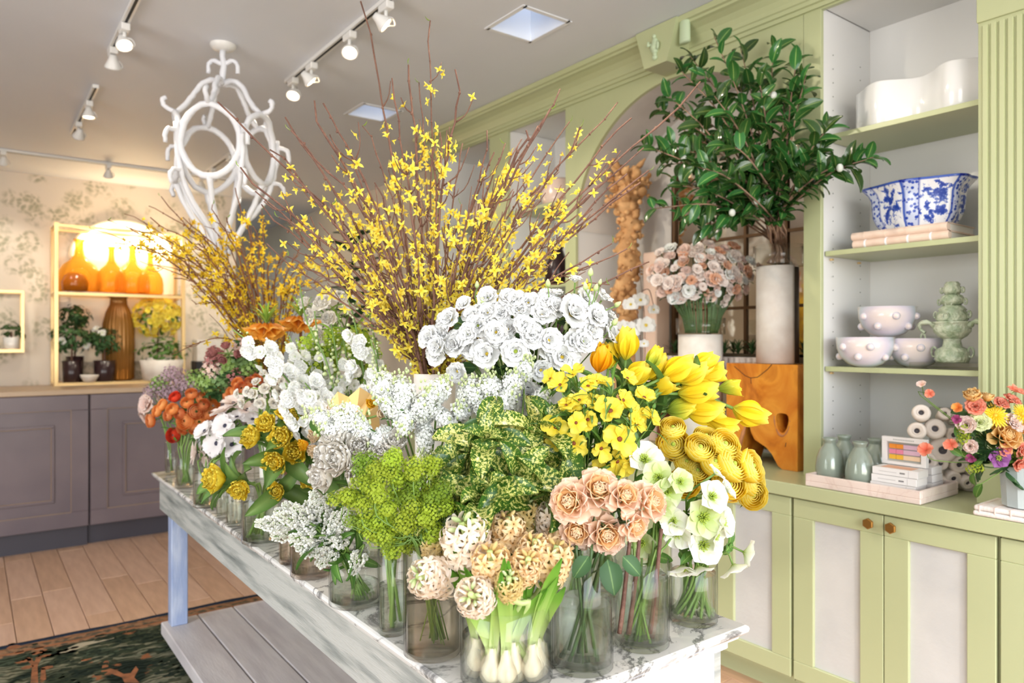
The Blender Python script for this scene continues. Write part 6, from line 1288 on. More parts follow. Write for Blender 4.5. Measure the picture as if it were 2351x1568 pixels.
# apricot paper wrap
V, F = [], []; pts = [(735, 985), (752, 930), (775, 900), (800, 912), (826, 890), (850, 905), (868, 930), (872, 980)]
for i, (x, y) in enumerate(pts):
    for j, (yy_, dd) in enumerate(((y, 2.08), ((y+1010)/2, 2.04), (1015, 2.10))): V.append(tuple(at(x+(800-x)*0.28*j, yy_, dd+0.03*((i+j) % 2)+0.04*abs(i-3.5)/3.5)))
for i in range(len(pts)-1):
    for j in range(2): a = i*3+j; F.append((a, a+3, a+4, a+1))
gp = G().add(V, F); gp2 = G().add(gp.verts()+np.array(FWD)*0.0012, F)
wr = thing('paper_wrap', 'crumpled apricot tissue paper wrap behind the lilac', 'paper', at(800, 1015, 2.1), None); part('sheet', gp.join(gp2), 'kraft_apricot', wr, False)
AP = [(730, 1000, 22), (705, 1020, 20), (728, 1030, 22), (850, 935, 18), (868, 955, 16)]
bunch('apricot_flower', 'flower', 'apricot blooms', 'apricot ruffled bloom beside the lilac', AP, 2.05, 0.02, 'apr', lambda k, it, R: dict(pieces=b_dtulip('pet_tulip_orange' if k % 2 else 'pet_hyacinth')), sr=0.003)

# ================================================================== CLOUDS OF TINY FLOWERS (one spray = one thing)
def spray(name, lb, cat, grp, vs, blobs, tinyg, m, n, s, stem_m='stem_green', sr=0.0022, twig=True, up=0.35, rng=rngf, leafspec=None, jag=0.0, drop=0.06):
    """blobs: list of (centre, (rx, ry, rz) radii); florets on and in their surface"""
    c0 = sum((b[0] for b in blobs), Vector((0, 0, 0)))/len(blobs); path, base = stem_path(c0, UP, vs, rng, drop); t = thing(name, lb, cat, base, grp)
    part('stem', tube(path, sr, sr*1.2, 6), stem_m, t); g = G(); gt = G()
    for (c, rad, ax) in blobs:
        q = Vector(ax).normalized().to_track_quat('Z', 'Y').to_matrix()
        for i in range(n):
            z = 1-2*(i+0.5)/n; a = i*2.39996; r_ = math.sqrt(1-z*z); u = Vector((r_*math.cos(a), r_*math.sin(a), z)); k = rng.uniform(0.62, 1.05)+jag*rng.uniform(-1, 1)
            tp = 1-0.45*max(0, z) if rad[2] > rad[0]*1.3 else 1
            p = c+q @ Vector((u.x*rad[0]*k*tp, u.y*rad[1]*k*tp, u.z*rad[2]*k)); nrm = (q @ u)+UP*up*0.4+Vector([rng.uniform(-0.4, 0.4) for _ in range(3)])
            g.join(tinyg, aim(p, nrm, rng.uniform(0, 6), s*rng.uniform(0.8, 1.2)))
            if twig and i % 6 == 0: gt.join(tube([c+(q @ Vector((0, 0, -rad[2]*0.5))), p], 0.0008, 0.0006, 3, cap=False))
    part('florets', g, m, t, kind='stuff')
    if m == 'pet_lilac':
        gb_ = G()
        for (c, rad, ax) in blobs:
            for i in range(26): gb_.join(sphere(0.0034, 5, 4, (1, 1, 1.4)), TR(c+Vector(ax).normalized()*rad[2]*rng.uniform(0.5, 1.15)+Vector([rng.uniform(-1, 1)*rad[0]*0.7 for _ in range(3)])))
        part('buds', gb_, 'bud_green', t, kind='stuff')
    if twig and gt.n: part('twigs', gt, stem_m, t, kind='stuff')
    if leafspec: leafset(t, path, leafspec, rng)
    return t
for (px, py), lb in zip(GF, GFL):
    bl = [(at(px+rngf.uniform(-12, 12), py+rngf.uniform(-14, 14), 2.46+rngf.uniform(-0.05, 0.05)), (0.035, 0.035, 0.03), UP) for _ in range(3)]
    spray('filler_stem', lb, 'flower spray', 'yellow-green filler', VASES['del'], bl, TINY5, 'pet_lime', 30, 0.0075, 'stem_green', 0.0024, leafspec=('leafW', 'leaf_bright', 5, 0.09, 0.0, 0.5))
# lime green lady's mantle
rq = random.Random(6); items = []
for i in range(22):
    a = i*2.4; rr_ = math.sqrt((i+0.5)/22); items.append((908+110*rr_*math.cos(a), 1140+100*rr_*math.sin(a)))
items += [(785, 1150), (1000, 1180), (880, 1235), (960, 1232), (850, 1222), (905, 1252), (935, 1248), (985, 1222), (825, 1190), (1008, 1130)]
for (px, py), lb in zip(items, nums([(x, y, 0) for x, y in items], 'lime green lady\'s mantle spray')):
    d = 1.54-0.07*(1-((px-908)/120)**2*0.5-((py-1140)/110)**2*0.5)+rq.uniform(-0.02, 0.02)
    bl = [(at(px+rq.uniform(-16, 16), py+rq.uniform(-16, 16), d+rq.uniform(-0.015, 0.015)), (0.021, 0.021, 0.016), UP-FWD*0.4) for _ in range(4)]
    spray('ladys_mantle', lb, 'flower spray', 'lime green sprays', VASES['lady'], bl, TINY5, 'pet_lime' if int(px) % 3 else 'pet_lime_deep', 84, 0.0034, 'stem_green', 0.0012, up=0.8)
# white lilac
LI = [(795, 965, 60, 42, -0.5, 0.5), (770, 990, 44, 34, -0.7, 0.2), (830, 990, 40, 40, 0, 0.6), (880, 885, 44, 34, -0.4, 0.9), (925, 900, 50, 44, -0.1, 0.8), (975, 935, 54, 50, 0.2, 0.6), (1005, 900, 44, 36, 0.5, 0.6), (930, 965, 46, 46, 0.0, -0.2), (975, 1005, 34, 46, 0.1, -0.8), (900, 930, 50, 44, -0.3, 0.3), (875, 1005, 34, 34, -0.4, -0.3), (1020, 960, 30, 40, 0.4, -0.3), (1080, 905, 48, 38, 0, 0.7), (1125, 890, 46, 32, 0.1, 0.9), (1180, 880, 42, 30, 0.3, 0.8), (1110, 935, 42, 26, 0, 0.3), (1165, 920, 44, 30, 0.2, 0.4), (1060, 945, 36, 30, 0, 0.2), (1205, 850, 30, 26, 0.4, 0.8), (1240, 915, 30, 24, 0.5, 0.5), (740, 960, 34, 30, -0.8, 0.4)]
for (px, py, w_, h_, fx, fy), lb in zip(LI, nums(LI, 'white lilac panicle')):
    d = 1.76 if px < 1040 else 1.78; s = d/FPX
    bl = [(at(px, py, d), (w_*s*0.62, w_*s*0.62, h_*s*0.95), RGT*fx+UP*fy-FWD*0.3), (at(px-fx*w_*0.4, py+fy*h_*0.5, d+0.02), (w_*s*0.5, w_*s*0.5, h_*s*0.5), RGT*fx+UP*fy)]
    spray('white_lilac', lb, 'lilac', 'white lilac', VASES['lil' if px < 1050 else 'auc'], bl, TINY4, 'pet_lilac', 105, 0.0118, 'stem_green', 0.0024, leafspec=('leafA', 'leaf_green', 1, 0.05, 0.05, 0.3))
# white grape hyacinths: beaded cones
MU0 = [(625, 1205, -1, 0.15), (660, 1190, -0.9, 0.35), (690, 1180, -0.6, 0.7), (720, 1185, -0.4, 0.9), (740, 1170, -0.2, 1), (650, 1230, -1, -0.1), (690, 1235, -1, 0.0), (720, 1235, -0.8, 0.1), (740, 1250, -0.9, -0.1), (715, 1265, -0.8, -0.4), (745, 1280, -0.6, -0.6), (700, 1210, -0.9, 0.3), (770, 1200, 0, 1), (775, 1235, -0.3, 0.6), (830, 1262, 0.3, 0.8), (818, 1295, -0.35, -0.9), (790, 1190, 0.2, 1), (725, 1150, -0.3, 1), (670, 1170, -0.7, 0.6)]
MU = [m for m in MU0]+[(m[0]+rngf.uniform(-16, 16), m[1]+rngf.uniform(-14, 14), m[2]+rngf.uniform(-0.3, 0.3), m[3]+rngf.uniform(-0.2, 0.3)) for m in MU0[:14]]
mum = MESHES.setdefault('mus', sphere(1.0, 6, 5, (1, 1, 1.25)).mesh('bell', 'pet_muscari'))
BELL = lathe([(0.2, -0.6), (0.75, -0.3), (0.8, 0.15), (0.5, 0.5), (0.62, 0.62)], 6)
for (px, py, fx, fy), lb in zip(MU, nums(MU, 'white grape hyacinth cone')):
    d = 1.76+rngf.uniform(-0.05, 0.06); ax = (RGT*fx+UP*fy-FWD*0.25).normalized(); Ln = 0.054; P0 = at(px, py, d)-ax*Ln*0.5; path, base = stem_path(P0, ax, VASES['mus'], rngf, 0.05)
    t = thing('grape_hyacinth', lb, 'grape hyacinth', base, 'white grape hyacinths'); part('stem', tube([P0+ax*Ln*0.9]+path, 0.0022, 0.0026, 6), 'stem_green', t); g = G(); x = ax.orthogonal().normalized(); y = ax.cross(x)
    for i in range(84):
        f = i/84; a = i*2.39996+rngf.uniform(-0.4, 0.4); r_ = 0.0185*(1-0.7*f**1.6)*(0.7+0.3*min(1, f*6))*rngf.uniform(0.7, 1.25); rd = x*math.cos(a)+y*math.sin(a); g.join(BELL, aim(P0+ax*Ln*f+rd*r_, rd-ax*0.5*(1-f)+ax*0.3*f+Vector([rngf.uniform(-0.3, 0.3) for _ in range(3)]), 0, 0.0052*(1.05-0.4*f)*rngf.uniform(0.8, 1.2)))
    part('bells', g, 'pet_muscari', t, kind='stuff')
    leafset(t, path, ('leafW', 'leaf_green', 1, 0.10, 0.4, 0.72))
# mauve and dusty filler at the far end
for k, ((px, py), lb) in enumerate(zip([(370, 880), (395, 865), (420, 880), (445, 870), (405, 895), (450, 890), (470, 885), (385, 905), (355, 890)], nums([(370, 880), (395, 865), (420, 880), (445, 870), (405, 895), (450, 890), (470, 885), (385, 905), (355, 890)], 'mauve filler sprig at the far table end'))):
    d = 3.38; bl = [(at(px+rq.uniform(-12, 12), py+rq.uniform(-10, 10), d), (0.04, 0.04, 0.036), UP) for _ in range(3)]
    spray('mauve_sprig', lb, 'flower spray', 'mauve filler', VASES['mau'], bl, TINY5, 'pet_mauve' if k % 3 else 'leaf_green', 46, 0.008, 'stem_green', 0.0016)
FI = [(500, 820), (525, 845), (555, 830), (490, 850), (540, 870), (575, 850), (515, 880), (560, 800), (585, 880), (480, 875)]
for k, ((px, py), lb) in enumerate(zip(FI, nums(FI, 'leafy dusty pink sprig behind the orange flowers'))):
    d = 3.2; bl = [(at(px+rq.uniform(-12, 12), py+rq.uniform(-10, 10), d), (0.045, 0.045, 0.04), UP) for _ in range(3)]
    spray('dusty_sprig', lb, 'flower spray', 'dusty pink filler', VASES['mix'], bl, TINY5, ('pet_dusty', 'leaf_green', 'leaf_dark', 'pet_pink')[k % 4], 40, 0.011, 'stem_dark', 0.002, leafspec=('leafA', 'leaf_dark', 6, 0.07, 0.0, 0.45))
D2 = [(497, 812, 18), (520, 800, 15), (540, 815, 14), (515, 825, 13)]
bunch('dusty_rose', 'flower', 'dusty pink blooms', 'dusty pink bloom behind the delphinium tip', D2, 3.12, 0.02, 'mix', lambda k, it, R: dict(pieces=b_dtulip('pet_dusty')), sr=0.0026)
# speckled aucuba
def whorl(lb, px, py, d, ax, sizes, vs):
    P = at(px, py, d); ax = Vector(ax).normalized(); path, base = stem_path(P, ax, vs, rngf, 0.08); t = thing('aucuba_branch', lb, 'branch', base, 'speckled aucuba branches'); part('stem', tube(path, 0.0032, 0.004, 6), 'stem_green', t)
    M0 = aim(P, ax, rngf.uniform(0, 6))
    for rng_n, (n, L_, tilt, zo) in enumerate(sizes):
        for i in range(n):
            inst('leaf', pmesh('leafU', 'leaf_aucuba'), M0 @ RZ(360*i/n+rng_n*37+rngf.uniform(-12, 12)) @ TR((0, 0.004, -zo)) @ RX(tilt+rngf.uniform(-10, 10)) @ Matrix.Scale(L_*rngf.uniform(0.85, 1.12), 4), t)
sz = [(3, 0.09, 50, 0), (4, 0.128, 14, 0.015), (4, 0.135, -20, 0.055)]
for px, py, d, ax, lb in ((1118, 1020, 1.56, RGT*-0.1+UP*0.7-FWD*0.7, 'largest speckled aucuba rosette below the lilac'), (1112, 1145, 1.50, RGT*-0.1+UP*0.7-FWD*0.6, 'speckled aucuba rosette above the hyacinths'), (1185, 1095, 1.53, RGT*0.2+UP*0.5-FWD*0.8, 'speckled aucuba rosette in the middle of the leaves'), (1238, 1000, 1.62, RGT*0.3+UP*0.8-FWD*0.4, 'speckled aucuba rosette beside the yellow butterfly flowers'), (1262, 1130, 1.53, RGT*0.6+UP*0.4-FWD*0.5, 'speckled aucuba rosette just above the roses'), (1058, 1085, 1.56, RGT*-0.5+UP*0.6-FWD*0.5, 'speckled aucuba rosette against the lime flowers'), (1035, 1180, 1.53, RGT*-0.6+UP*0.2-FWD*0.6, 'lowest speckled aucuba rosette left of the hyacinths'), (1180, 1050, 1.60, RGT*0.2+UP*0.6-FWD*0.6, 'speckled aucuba rosette right of the largest one')):
    whorl(lb, px, py, d, ax, sz, VASES['auc'])

# ================================================================== IN THE ARCH: CAMELLIA, PINK BUNCH, DRIFTWOOD, ORCHID
cm = Vector((3.06, 0, 0)); q = onx(1788, 720, 3.07)
CV = (3.07, q.y, 1.397); sleeve_vase(CV, 0.102, 0.455, 0.10, 'tall white sleeve vase with a glass collar on the wooden block', 1.3, 1.68); VASES['cam'] = dict(c=Vector(CV)+UP*0.47, r=0.095, h=0.09)
q2 = onx(1608, 800, 3.02); PV = (3.02, q2.y, CT+0.001); zt2 = EYE+(CY-770)*(PV[0]*FWD.x+PV[1]*FWD.y)/FPX
sleeve_vase(PV, 0.112, zt2-CT, 0.085, 'wide white sleeve vase with a glass collar holding pink flowers', 0.36); VASES['pin'] = dict(c=Vector((PV[0], PV[1], zt2+0.005)), r=0.115, h=0.075, fan=1)
ct = [(1640, 85), (1700, 110), (1775, 105), (1560, 160), (1585, 130), (1510, 250), (1525, 215), (1478, 335), (1530, 330), (1545, 425), (1500, 480), (1560, 510), (1610, 530), (1650, 330), (1850, 175), (1830, 130), (1905, 290), (2005, 362), (1960, 385), (1880, 420), (1700, 200), (1750, 250), (1690, 470), (1600, 260), (1590, 380), (1660, 420), (1800, 330), (1720, 380), (1840, 380), (1640, 220), (1890, 340), (1570, 300), (1620, 470), (1690, 280), (1740, 170), (1800, 230), (1520, 380), (1650, 520)]
rc = random.Random(14); mouth = VASES['cam']['c']
labs = nums([(x, y, 0) for x, y in ct], 'glossy green camellia branch')
for k, (px, py) in enumerate(ct):
    d = (3.06*FWD.x+q.y*FWD.y)+rc.uniform(-0.34, 0.06); xr = FWD.x+RGT.x*(px-CX)/FPX; d = min(d, (2.80 if py < 260 or px > 1815 else 3.02)/xr); tip = at(px, py, d); hub = at(1775+rc.uniform(-25, 25), 440+rc.uniform(-40, 60), 3.0+rc.uniform(-0.06, 0.06))
    mth = mouth+Vector((rc.uniform(-0.03, 0.03), rc.uniform(-0.03, 0.03), 0.09)); b0 = mouth+Vector((rc.uniform(-0.04, 0.04), rc.uniform(-0.04, 0.04), 0.005))
    P = catmull([b0, mth, mth.lerp(hub, 0.6) if py < 430 else mth.lerp(tip, 0.4)+UP*0.08, hub.lerp(tip, 0.55)+UP*0.02, tip], 20)
    t = thing('camellia_branch', labs[k], 'branch', b0, 'camellia branches in the arch'); part('twig', tube(P, 0.0065, 0.0022, 6, wob=0.1, rng=rc), 'bark_grey', t)
    lm = pmesh('leafA', 'leaf_camellia')
    for j in range(22):
        f = 1-(j/22)**1.15*0.5; i = min(19, int(f*20)); p = P[i].lerp(P[min(20, i+1)], f*20-i); ax = (P[min(20, i+1)]-P[i-1]).normalized(); a = j*2.4+rc.uniform(-0.5, 0.5)
        x0_ = ax.orthogonal().normalized(); y0_ = ax.cross(x0_); rd = x0_*math.cos(a)+y0_*math.sin(a); yv = (rd*0.9+ax*0.55+Vector([rc.uniform(-0.25, 0.25) for _ in range(3)])).normalized()
        zv = (UP*0.8-FWD*0.55+Vector([rc.uniform(-0.6, 0.6) for _ in range(3)])); zv = (zv-yv*zv.dot(yv)).normalized(); xv = yv.cross(zv); s = rc.uniform(0.07, 0.112)*(0.8 if f > 0.97 else 1)
        inst('leaf', lm, Matrix(((xv.x, yv.x, zv.x, p.x), (xv.y, yv.y, zv.y, p.y), (xv.z, yv.z, zv.z, p.z), (0, 0, 0, 1))) @ Matrix.Scale(s, 4), t)
    if k % 5 == 2: inst('bud', MESHES.setdefault('cbud', sphere(1, 8, 6, (1, 1, 1.2)).mesh('bud', 'pet_white')), TR(P[16]-FWD*0.03) @ Matrix.Scale(0.014, 4), t)
# pink lisianthus bunch
PK = []
flora('pet_peachy', [(0.0, (206, 140, 90)), (0.6, (236, 178, 140)), (1.0, (244, 206, 180))], 0.35, 0.6, var=0.08)
rp_ = random.Random(19)
for i in range(92):
    a = i*2.4; r_ = math.sqrt((i+0.5)/92); x, y = 1612+122*r_*math.cos(a)+rp_.uniform(-8, 8), 632+66*r_*math.sin(a)+rp_.uniform(-8, 8)
    PK.append((x, y, rp_.uniform(10, 19)))
PJ = [MESHES.setdefault(('pk', k), gjoin(b_lis('x')).mesh('bloom', m)) for k, m in enumerate(('pet_pink', 'pet_blush', 'pet_peachy', 'pet_white', 'pet_blush', 'pet_pink'))]
bunch('pink_lisianthus', 'lisianthus', 'pale pink bunch in the arch', '', PK, 3.74, 0.14, 'pin', lambda k, it, R: dict(joined=PJ[(k*7) % 6]), labels=nums(PK, 'blush pink bloom in the arch bunch'), sr=0.0026, stem_m='stem_dark', leaves=('leafA', 'leaf_dark', 1, 0.05, 0.4, 0.6))
# driftwood
mat('driftwood', (226, 178, 124), 0.8, c2=(190, 136, 84), scale=9, bump=0.8, bscale=30)
qd = onx(1440, 560, 3.10); rd_ = random.Random(5); dw = thing('driftwood_column', 'tall gnarled tan driftwood column left in the arch', 'driftwood', (3.12, qd.y, CT))
P = [at(1438+x, y, 3.12*FWD.x+qd.y*FWD.y) for x, y in ((-4, 760), (2, 720), (-8, 670), (8, 620), (-2, 570), (10, 520), (0, 470), (8, 430), (0, 400))]
P = [Vector((P[0].x, P[0].y, CT+0.002))]+P
part('trunk', tube(catmull(P, 40), 0.05, 0.06, 12, wob=0.3, rng=rd_), 'driftwood', dw)
for k in range(230):
    i = rd_.random(); c = catmull(P, 40)[min(40, 9+int(i*31))]; a = rd_.uniform(0, 6.28); wx = 0.055+0.05*(i > 0.72)+(0.018 if k >= 80 else 0); p = c+Vector((math.cos(a)*wx, math.sin(a)*wx, rd_.uniform(-0.03, 0.03)+0.02*(i > 0.8)))
    part('knot', sphere(rd_.uniform(0.016, 0.034) if k < 80 else rd_.uniform(0.007, 0.016), 7, 5, (rd_.uniform(0.7, 1.2), rd_.uniform(0.7, 1.2), rd_.uniform(0.6, 1.2))).moved(TR(p) @ RX(rd_.uniform(0, 90))), 'driftwood', dw)
for k in range(10):
    c = P[-1-(k % 3)]; a = rd_.uniform(0, 6.28); Q = catmull([c, c+Vector((math.cos(a)*0.07, math.sin(a)*0.07, 0.03)), c+Vector((math.cos(a)*0.11, math.sin(a)*0.12, rd_.uniform(0.0, 0.10)))], 8)
    part('snag', tube(Q, 0.03, 0.008, 8, wob=0.35, rng=rd_), 'driftwood', dw)
# orchid
oc = onx(1465, 800, 2.95); ob = Vector((2.95, oc.y, CT+0.001))
ot = thing('orchid', 'white moth orchid in a pot left of the tall tulip', 'orchid', ob)
part('pot', lathe([(0.05, 0), (0.055, 0.004), (0.068, 0.14), (0.07, 0.145), (0.062, 0.145), (0.05, 0.02)], 24).moved(TR(ob)), 'ceramic_matte', ot); part('moss', lathe([(0.061, 0.128), (0.03, 0.14), (0.001, 0.142)], 16, cap0=False).moved(TR(ob)), 'soil', ot)
dd = ob.x*FWD.x+ob.y*FWD.y
S1 = catmull([ob+UP*0.13, at(1472, 900, dd), at(1470, 780, dd), at(1462, 690, dd), at(1488, 665, dd-0.03), at(1500, 700, dd-0.06)], 24); S2 = catmull([ob+UP*0.13, at(1478, 880, dd), at(1480, 740, dd), at(1468, 620, dd+0.02)], 20)
part('flower_stem', tube(S1, 0.0035, 0.002, 6), 'bark', ot); part('flower_stem', tube(S2, 0.003, 0.0015, 6), 'bark', ot)
for (px, py, r) in ((1448, 758, 24), (1482, 748, 26), (1470, 690, 22), (1448, 700, 20), (1478, 790, 13), (1500, 712, 16), (1430, 748, 16)):
    H = aim(at(px, py, dd-0.05), -FWD+RGT*rd_.uniform(-0.3, 0.3)+UP*0.1, 0, r*dd/FPX)
    for k, (ang, s) in enumerate(((90, 1.0), (-90, 1.0), (0, 0.85), (140, 0.8), (-140, 0.8))): inst('petal', pmesh('orW' if k < 2 else 'heA', 'pet_white_pure'), H @ RZ(ang) @ Matrix.Scale(s, 4), ot)
    inst('lip', sm('centre', disc, 'pollen_yellow'), H, ot)
for k in range(4): inst('leaf', pmesh('leafW', 'leaf_dark'), TR(ob+UP*0.14) @ RZ(90*k+30) @ RX(15) @ Matrix.Scale(0.16, 4), ot)
# succulents in the fluted trough
for k in range(9):
    p = Vector((3.215, 2.07+k*0.085, 1.434)); t = thing('succulent', f'dark green rosette plant in the white fluted trough, {ORD[k]} from the right', 'plant', p, 'plants in the fluted trough')
    for i in range(12): inst('leaf', pmesh('leafL', 'leaf_dark'), TR(p) @ RZ(i*137.5) @ RX(20+i*5) @ Matrix.Scale(0.09, 4), t)

# ================================================================== BOUQUET AT THE RIGHT EDGE
bq = onz(2345, 1176, CT+0.04); bx_, by_ = 2.775, 0.895
tw = thing('folded_cloth', 'folded white checked cloth under the bouquet vase', 'cloth', (bx_, by_, CT))
mat('towel', (246, 240, 236), 0.85, c2=(236, 222, 214), scale=40, stretch=(1, 4, 1))
part('lower_fold', box(bx_-0.095, bx_+0.10, by_-0.2, by_+0.122, CT+0.001, CT+0.018, 0.007, 3), 'towel', tw); part('upper_fold', box(bx_-0.093, bx_+0.098, by_-0.2, by_+0.120, CT+0.0185, CT+0.036, 0.007, 3), 'towel', tw)
mat('check_line', (232, 206, 196), 0.85)
for k in range(6): part('woven_stripe', box(bx_-0.0945, bx_+0.095, by_+0.10-k*0.045, by_+0.103-k*0.045, CT+0.008, CT+0.0366), 'check_line', tw, False)
mat('facet_glass', (190, 198, 196), 0.15, c2=(176, 186, 184), scale=5, coat=0.5)
vase('bou', 'x', (bx_, by_, CT+0.037), 0.07, 0.13, water=0, kind='none') if False else None
VASES['bou'] = dict(c=Vector((bx_, by_, CT+0.037)), r=0.072, h=0.135)
t = thing('facet_vase', 'grey faceted glass vase of the mixed bouquet', 'vase', VASES['bou']['c']); part('vase_body', lathe([(0.055, 0), (0.066, 0.004), (0.074, 0.135), (0.069, 0.135), (0.06, 0.012)], 12, cap1=True).moved(TR(VASES['bou']['c'])), 'facet_glass', t, False)
dq = 2.34
def one(kind, px, py, r, m, lb, fx=0.0, fy=0.3, fz=0.8, d=dq, cat='flower', name=None):
    P = at(px, py, d); R = r*d/FPX; fc = RGT*fx+UP*fy-FWD*fz; kw = dict(sr=0.0024, leaves=('leafR', 'leaf_dark', 2, 0.05, 0.1, 0.5))
    if kind == 'rose': kw['pieces'] = [(k_, m, M_) for k_, _, M_ in b_rose()]
    elif kind == 'lis': kw['pieces'] = b_lis(m)
    elif kind == 'dbl': kw['pieces'] = b_dtulip(m)
    elif kind == 'ger': kw['joined'] = MESHES.setdefault(('ger', m), GER.mesh('bloom', m)); kw['extras'] = [('centre', sm('centre', disc, 'pollen_yellow'), Matrix())]
    elif kind == 'hel': kw['pieces'] = b_hell(m); kw['extras'] = [('stamens', hst, Matrix())]
    elif kind == 'but': kw['pieces'] = b_butt(m); kw['leaves'] = None; kw['sr'] = 0.0014
    flower(name or 'bouquet_flower', lb, cat, 'mixed bouquet at the right edge', P, fc, R, VASES['bou'], **kw)
flora('pet_apricot', [(0.0, (240, 160, 60)), (0.5, (248, 196, 110)), (1.0, (252, 220, 160))], 0.35, 0.6, var=0.03)
flora('pet_coral', [(0.0, (226, 96, 70)), (0.6, (242, 140, 112)), (1.0, (248, 176, 150))], 0.35, 0.6, var=0.06)
flora('pet_palelime', [(0.0, (206, 216, 130)), (1.0, (240, 244, 196))], 0.35, 0.6, var=0.04)
for a in (('ger', 2283, 956, 30, 'pet_ranunculus', 'large yellow gerbera in the middle of the bouquet', 0.0, 0.5, 0.8), ('ger', 2345, 952, 24, 'pet_ranunculus', 'yellow gerbera cut by the right edge', 0.2, 0.4, 0.8), ('rose', 2308, 1003, 36, 'pet_apricot', 'large apricot rose in the bouquet', 0.0, 0.4, 0.9), ('rose', 2349, 985, 22, 'pet_apricot', 'small apricot rose at the right edge', 0.2, 0.4, 0.8), ('lis', 2246, 972, 24, 'pet_palelime', 'pale lime carnation left of the gerbera', -0.3, 0.3, 0.9), ('lis', 2221, 978, 24, 'pet_pink', 'pink carnation beside the lime one', -0.6, 0.2, 0.7), ('dbl', 2232, 918, 26, 'pet_apricot', 'yellow rose at the upper left of the bouquet', -0.3, 0.8, 0.5), ('lis', 2236, 938, 24, 'pet_coral', 'coral bloom under the yellow rose', -0.3, 0.4, 0.8), ('lis', 2295, 932, 20, 'pet_coral', 'coral bloom above the gerbera', 0.1, 0.6, 0.6), ('lis', 2318, 925, 20, 'pet_coral', 'coral bloom right of the gerbera top', 0.2, 0.7, 0.5), ('but', 2328, 900, 22, 'pet_coral', 'topmost coral sweet pea', 0.2, 0.8, 0.5), ('lis', 2318, 975, 26, 'pet_pink', 'dusty pink bloom behind the apricot rose', 0.2, 0.4, 0.7), ('hel', 2290, 1052, 26, 'pet_purple', 'purple hellebore at the base of the bouquet', -0.1, 0.1, 0.9), ('lis', 2305, 1032, 18, 'pet_coral', 'coral bloom beside the purple hellebore', 0.0, 0.0, 0.9), ('lis', 2340, 1035, 22, 'pet_coral', 'coral bloom at the lower right', 0.2, 0.0, 0.8), ('lis', 2335, 1062, 20, 'pet_coral', 'lowest coral bloom above the vase', 0.1, -0.3, 0.8), ('but', 2200, 938, 16, 'pet_orange', 'small orange blossom at the left of the bouquet', -0.7, 0.3, 0.5), ('but', 2184, 1022, 15, 'pet_coral', 'small coral blossom in front of the rolled tubes', -0.7, 0.2, 0.6), ('but', 2126, 1035, 17, 'pet_coral', 'outlying coral blossom in front of the palette box', -0.6, 0.4, 0.6), ('but', 2117, 885, 13, 'pet_pink', 'sweet pea floret at the tip of the long stray stem', -0.5, 0.5, 0.5), ('but', 2134, 905, 13, 'pet_coral', 'second sweet pea floret on the long stray stem', -0.2, 0.1, 0.8), ('but', 2196, 965, 12, 'pet_magenta', 'small magenta flower left of the pink carnation', -0.6, 0.2, 0.6), ('but', 2230, 1052, 13, 'pet_magenta', 'small magenta flower low on the left', -0.6, -0.2, 0.6), ('lis', 2228, 1025, 18, 'pet_pink', 'pink bloom low on the left of the bouquet', -0.6, 0.0, 0.7), ('dbl', 2265, 920, 18, 'pet_apricot', 'apricot bloom at the top behind the gerbera', 0, 0.9, 0.3)):
    one(*a)
for (px, py, lb) in ((2205, 1005, 'greenish seed sprig left in the bouquet'), (2240, 1080, 'yellow-green filler at the foot of the bouquet'), (2215, 990, 'brown seed sprig left in the bouquet'), (2345, 1050, 'yellow filler at the right of the bouquet')):
    bl = [(at(px+rq.uniform(-10, 10), py+rq.uniform(-8, 8), dq), (0.02, 0.02, 0.018), UP) for _ in range(2)]
    spray('bouquet_filler', lb, 'flower spray', 'bouquet filler', VASES['bou'], bl, TINY5, 'pet_lime', 40, 0.0045, 'stem_green', 0.0014, leafspec=('leafA', 'leaf_green', 3, 0.05, 0.0, 0.4))
for (px, py), lb in (((2265, 1005), 'dark leafy sprig in the middle of the bouquet'), ((2330, 1080), 'dark leafy sprig at the vase rim'), ((2260, 1045), 'dark leafy sprig behind the purple hellebore')):
    P = at(px, py, dq+0.03); path, base = stem_path(P, UP, VASES['bou'], rngf, 0.04); t = thing('leafy_sprig', lb, 'foliage', base, 'bouquet foliage'); part('stem', tube(path, 0.0022, 0.0025, 5), 'stem_dark', t); leafset(t, path, ('leafR', 'leaf_dark', 12, 0.065, 0.0, 0.5))

# ================================================================== GOLD SHELF ON THE BACK COUNTER
gx0, gx1, gy0, gy1, gz0, gz1, gzm = 0.63, 1.71, 7.78, 8.12, 1.086, 2.575, 1.955
gs = thing('gold_shelf', 'gold framed display shelf against the papered wall', 'shelf', ((gx0+gx1)/2, 7.95, gz0))
for x in (gx0, gx1):
    for y in (gy0, gy1): part('post', box(x-0.017, x+0.017, y-0.017, y+0.017, gz0, gz1+0.012, 0.002), 'gold', gs, False)
for z in (gz0+0.014, gzm-0.014, gz1-0.014):
    for y in (gy0, gy1): part('rail', box(gx0+0.017, gx1-0.017, y-0.014, y+0.014, z-0.013, z+0.013), 'gold', gs, False)
    for x in (gx0, gx1): part('rail', box(x-0.014, x+0.014, gy0+0.017, gy1-0.017, z-0.013, z+0.013), 'gold', gs, False)
glass('shelf_glass', (250, 240, 220)); part('shelf_pane', box(gx0+0.01, gx1-0.01, gy0, gy1, gzm, gzm+0.008), 'shelf_glass', gs, False); part('base_board', box(gx0, gx1, gy0, gy1, gz0+0.028, gz0+0.034), 'gold', gs, False)
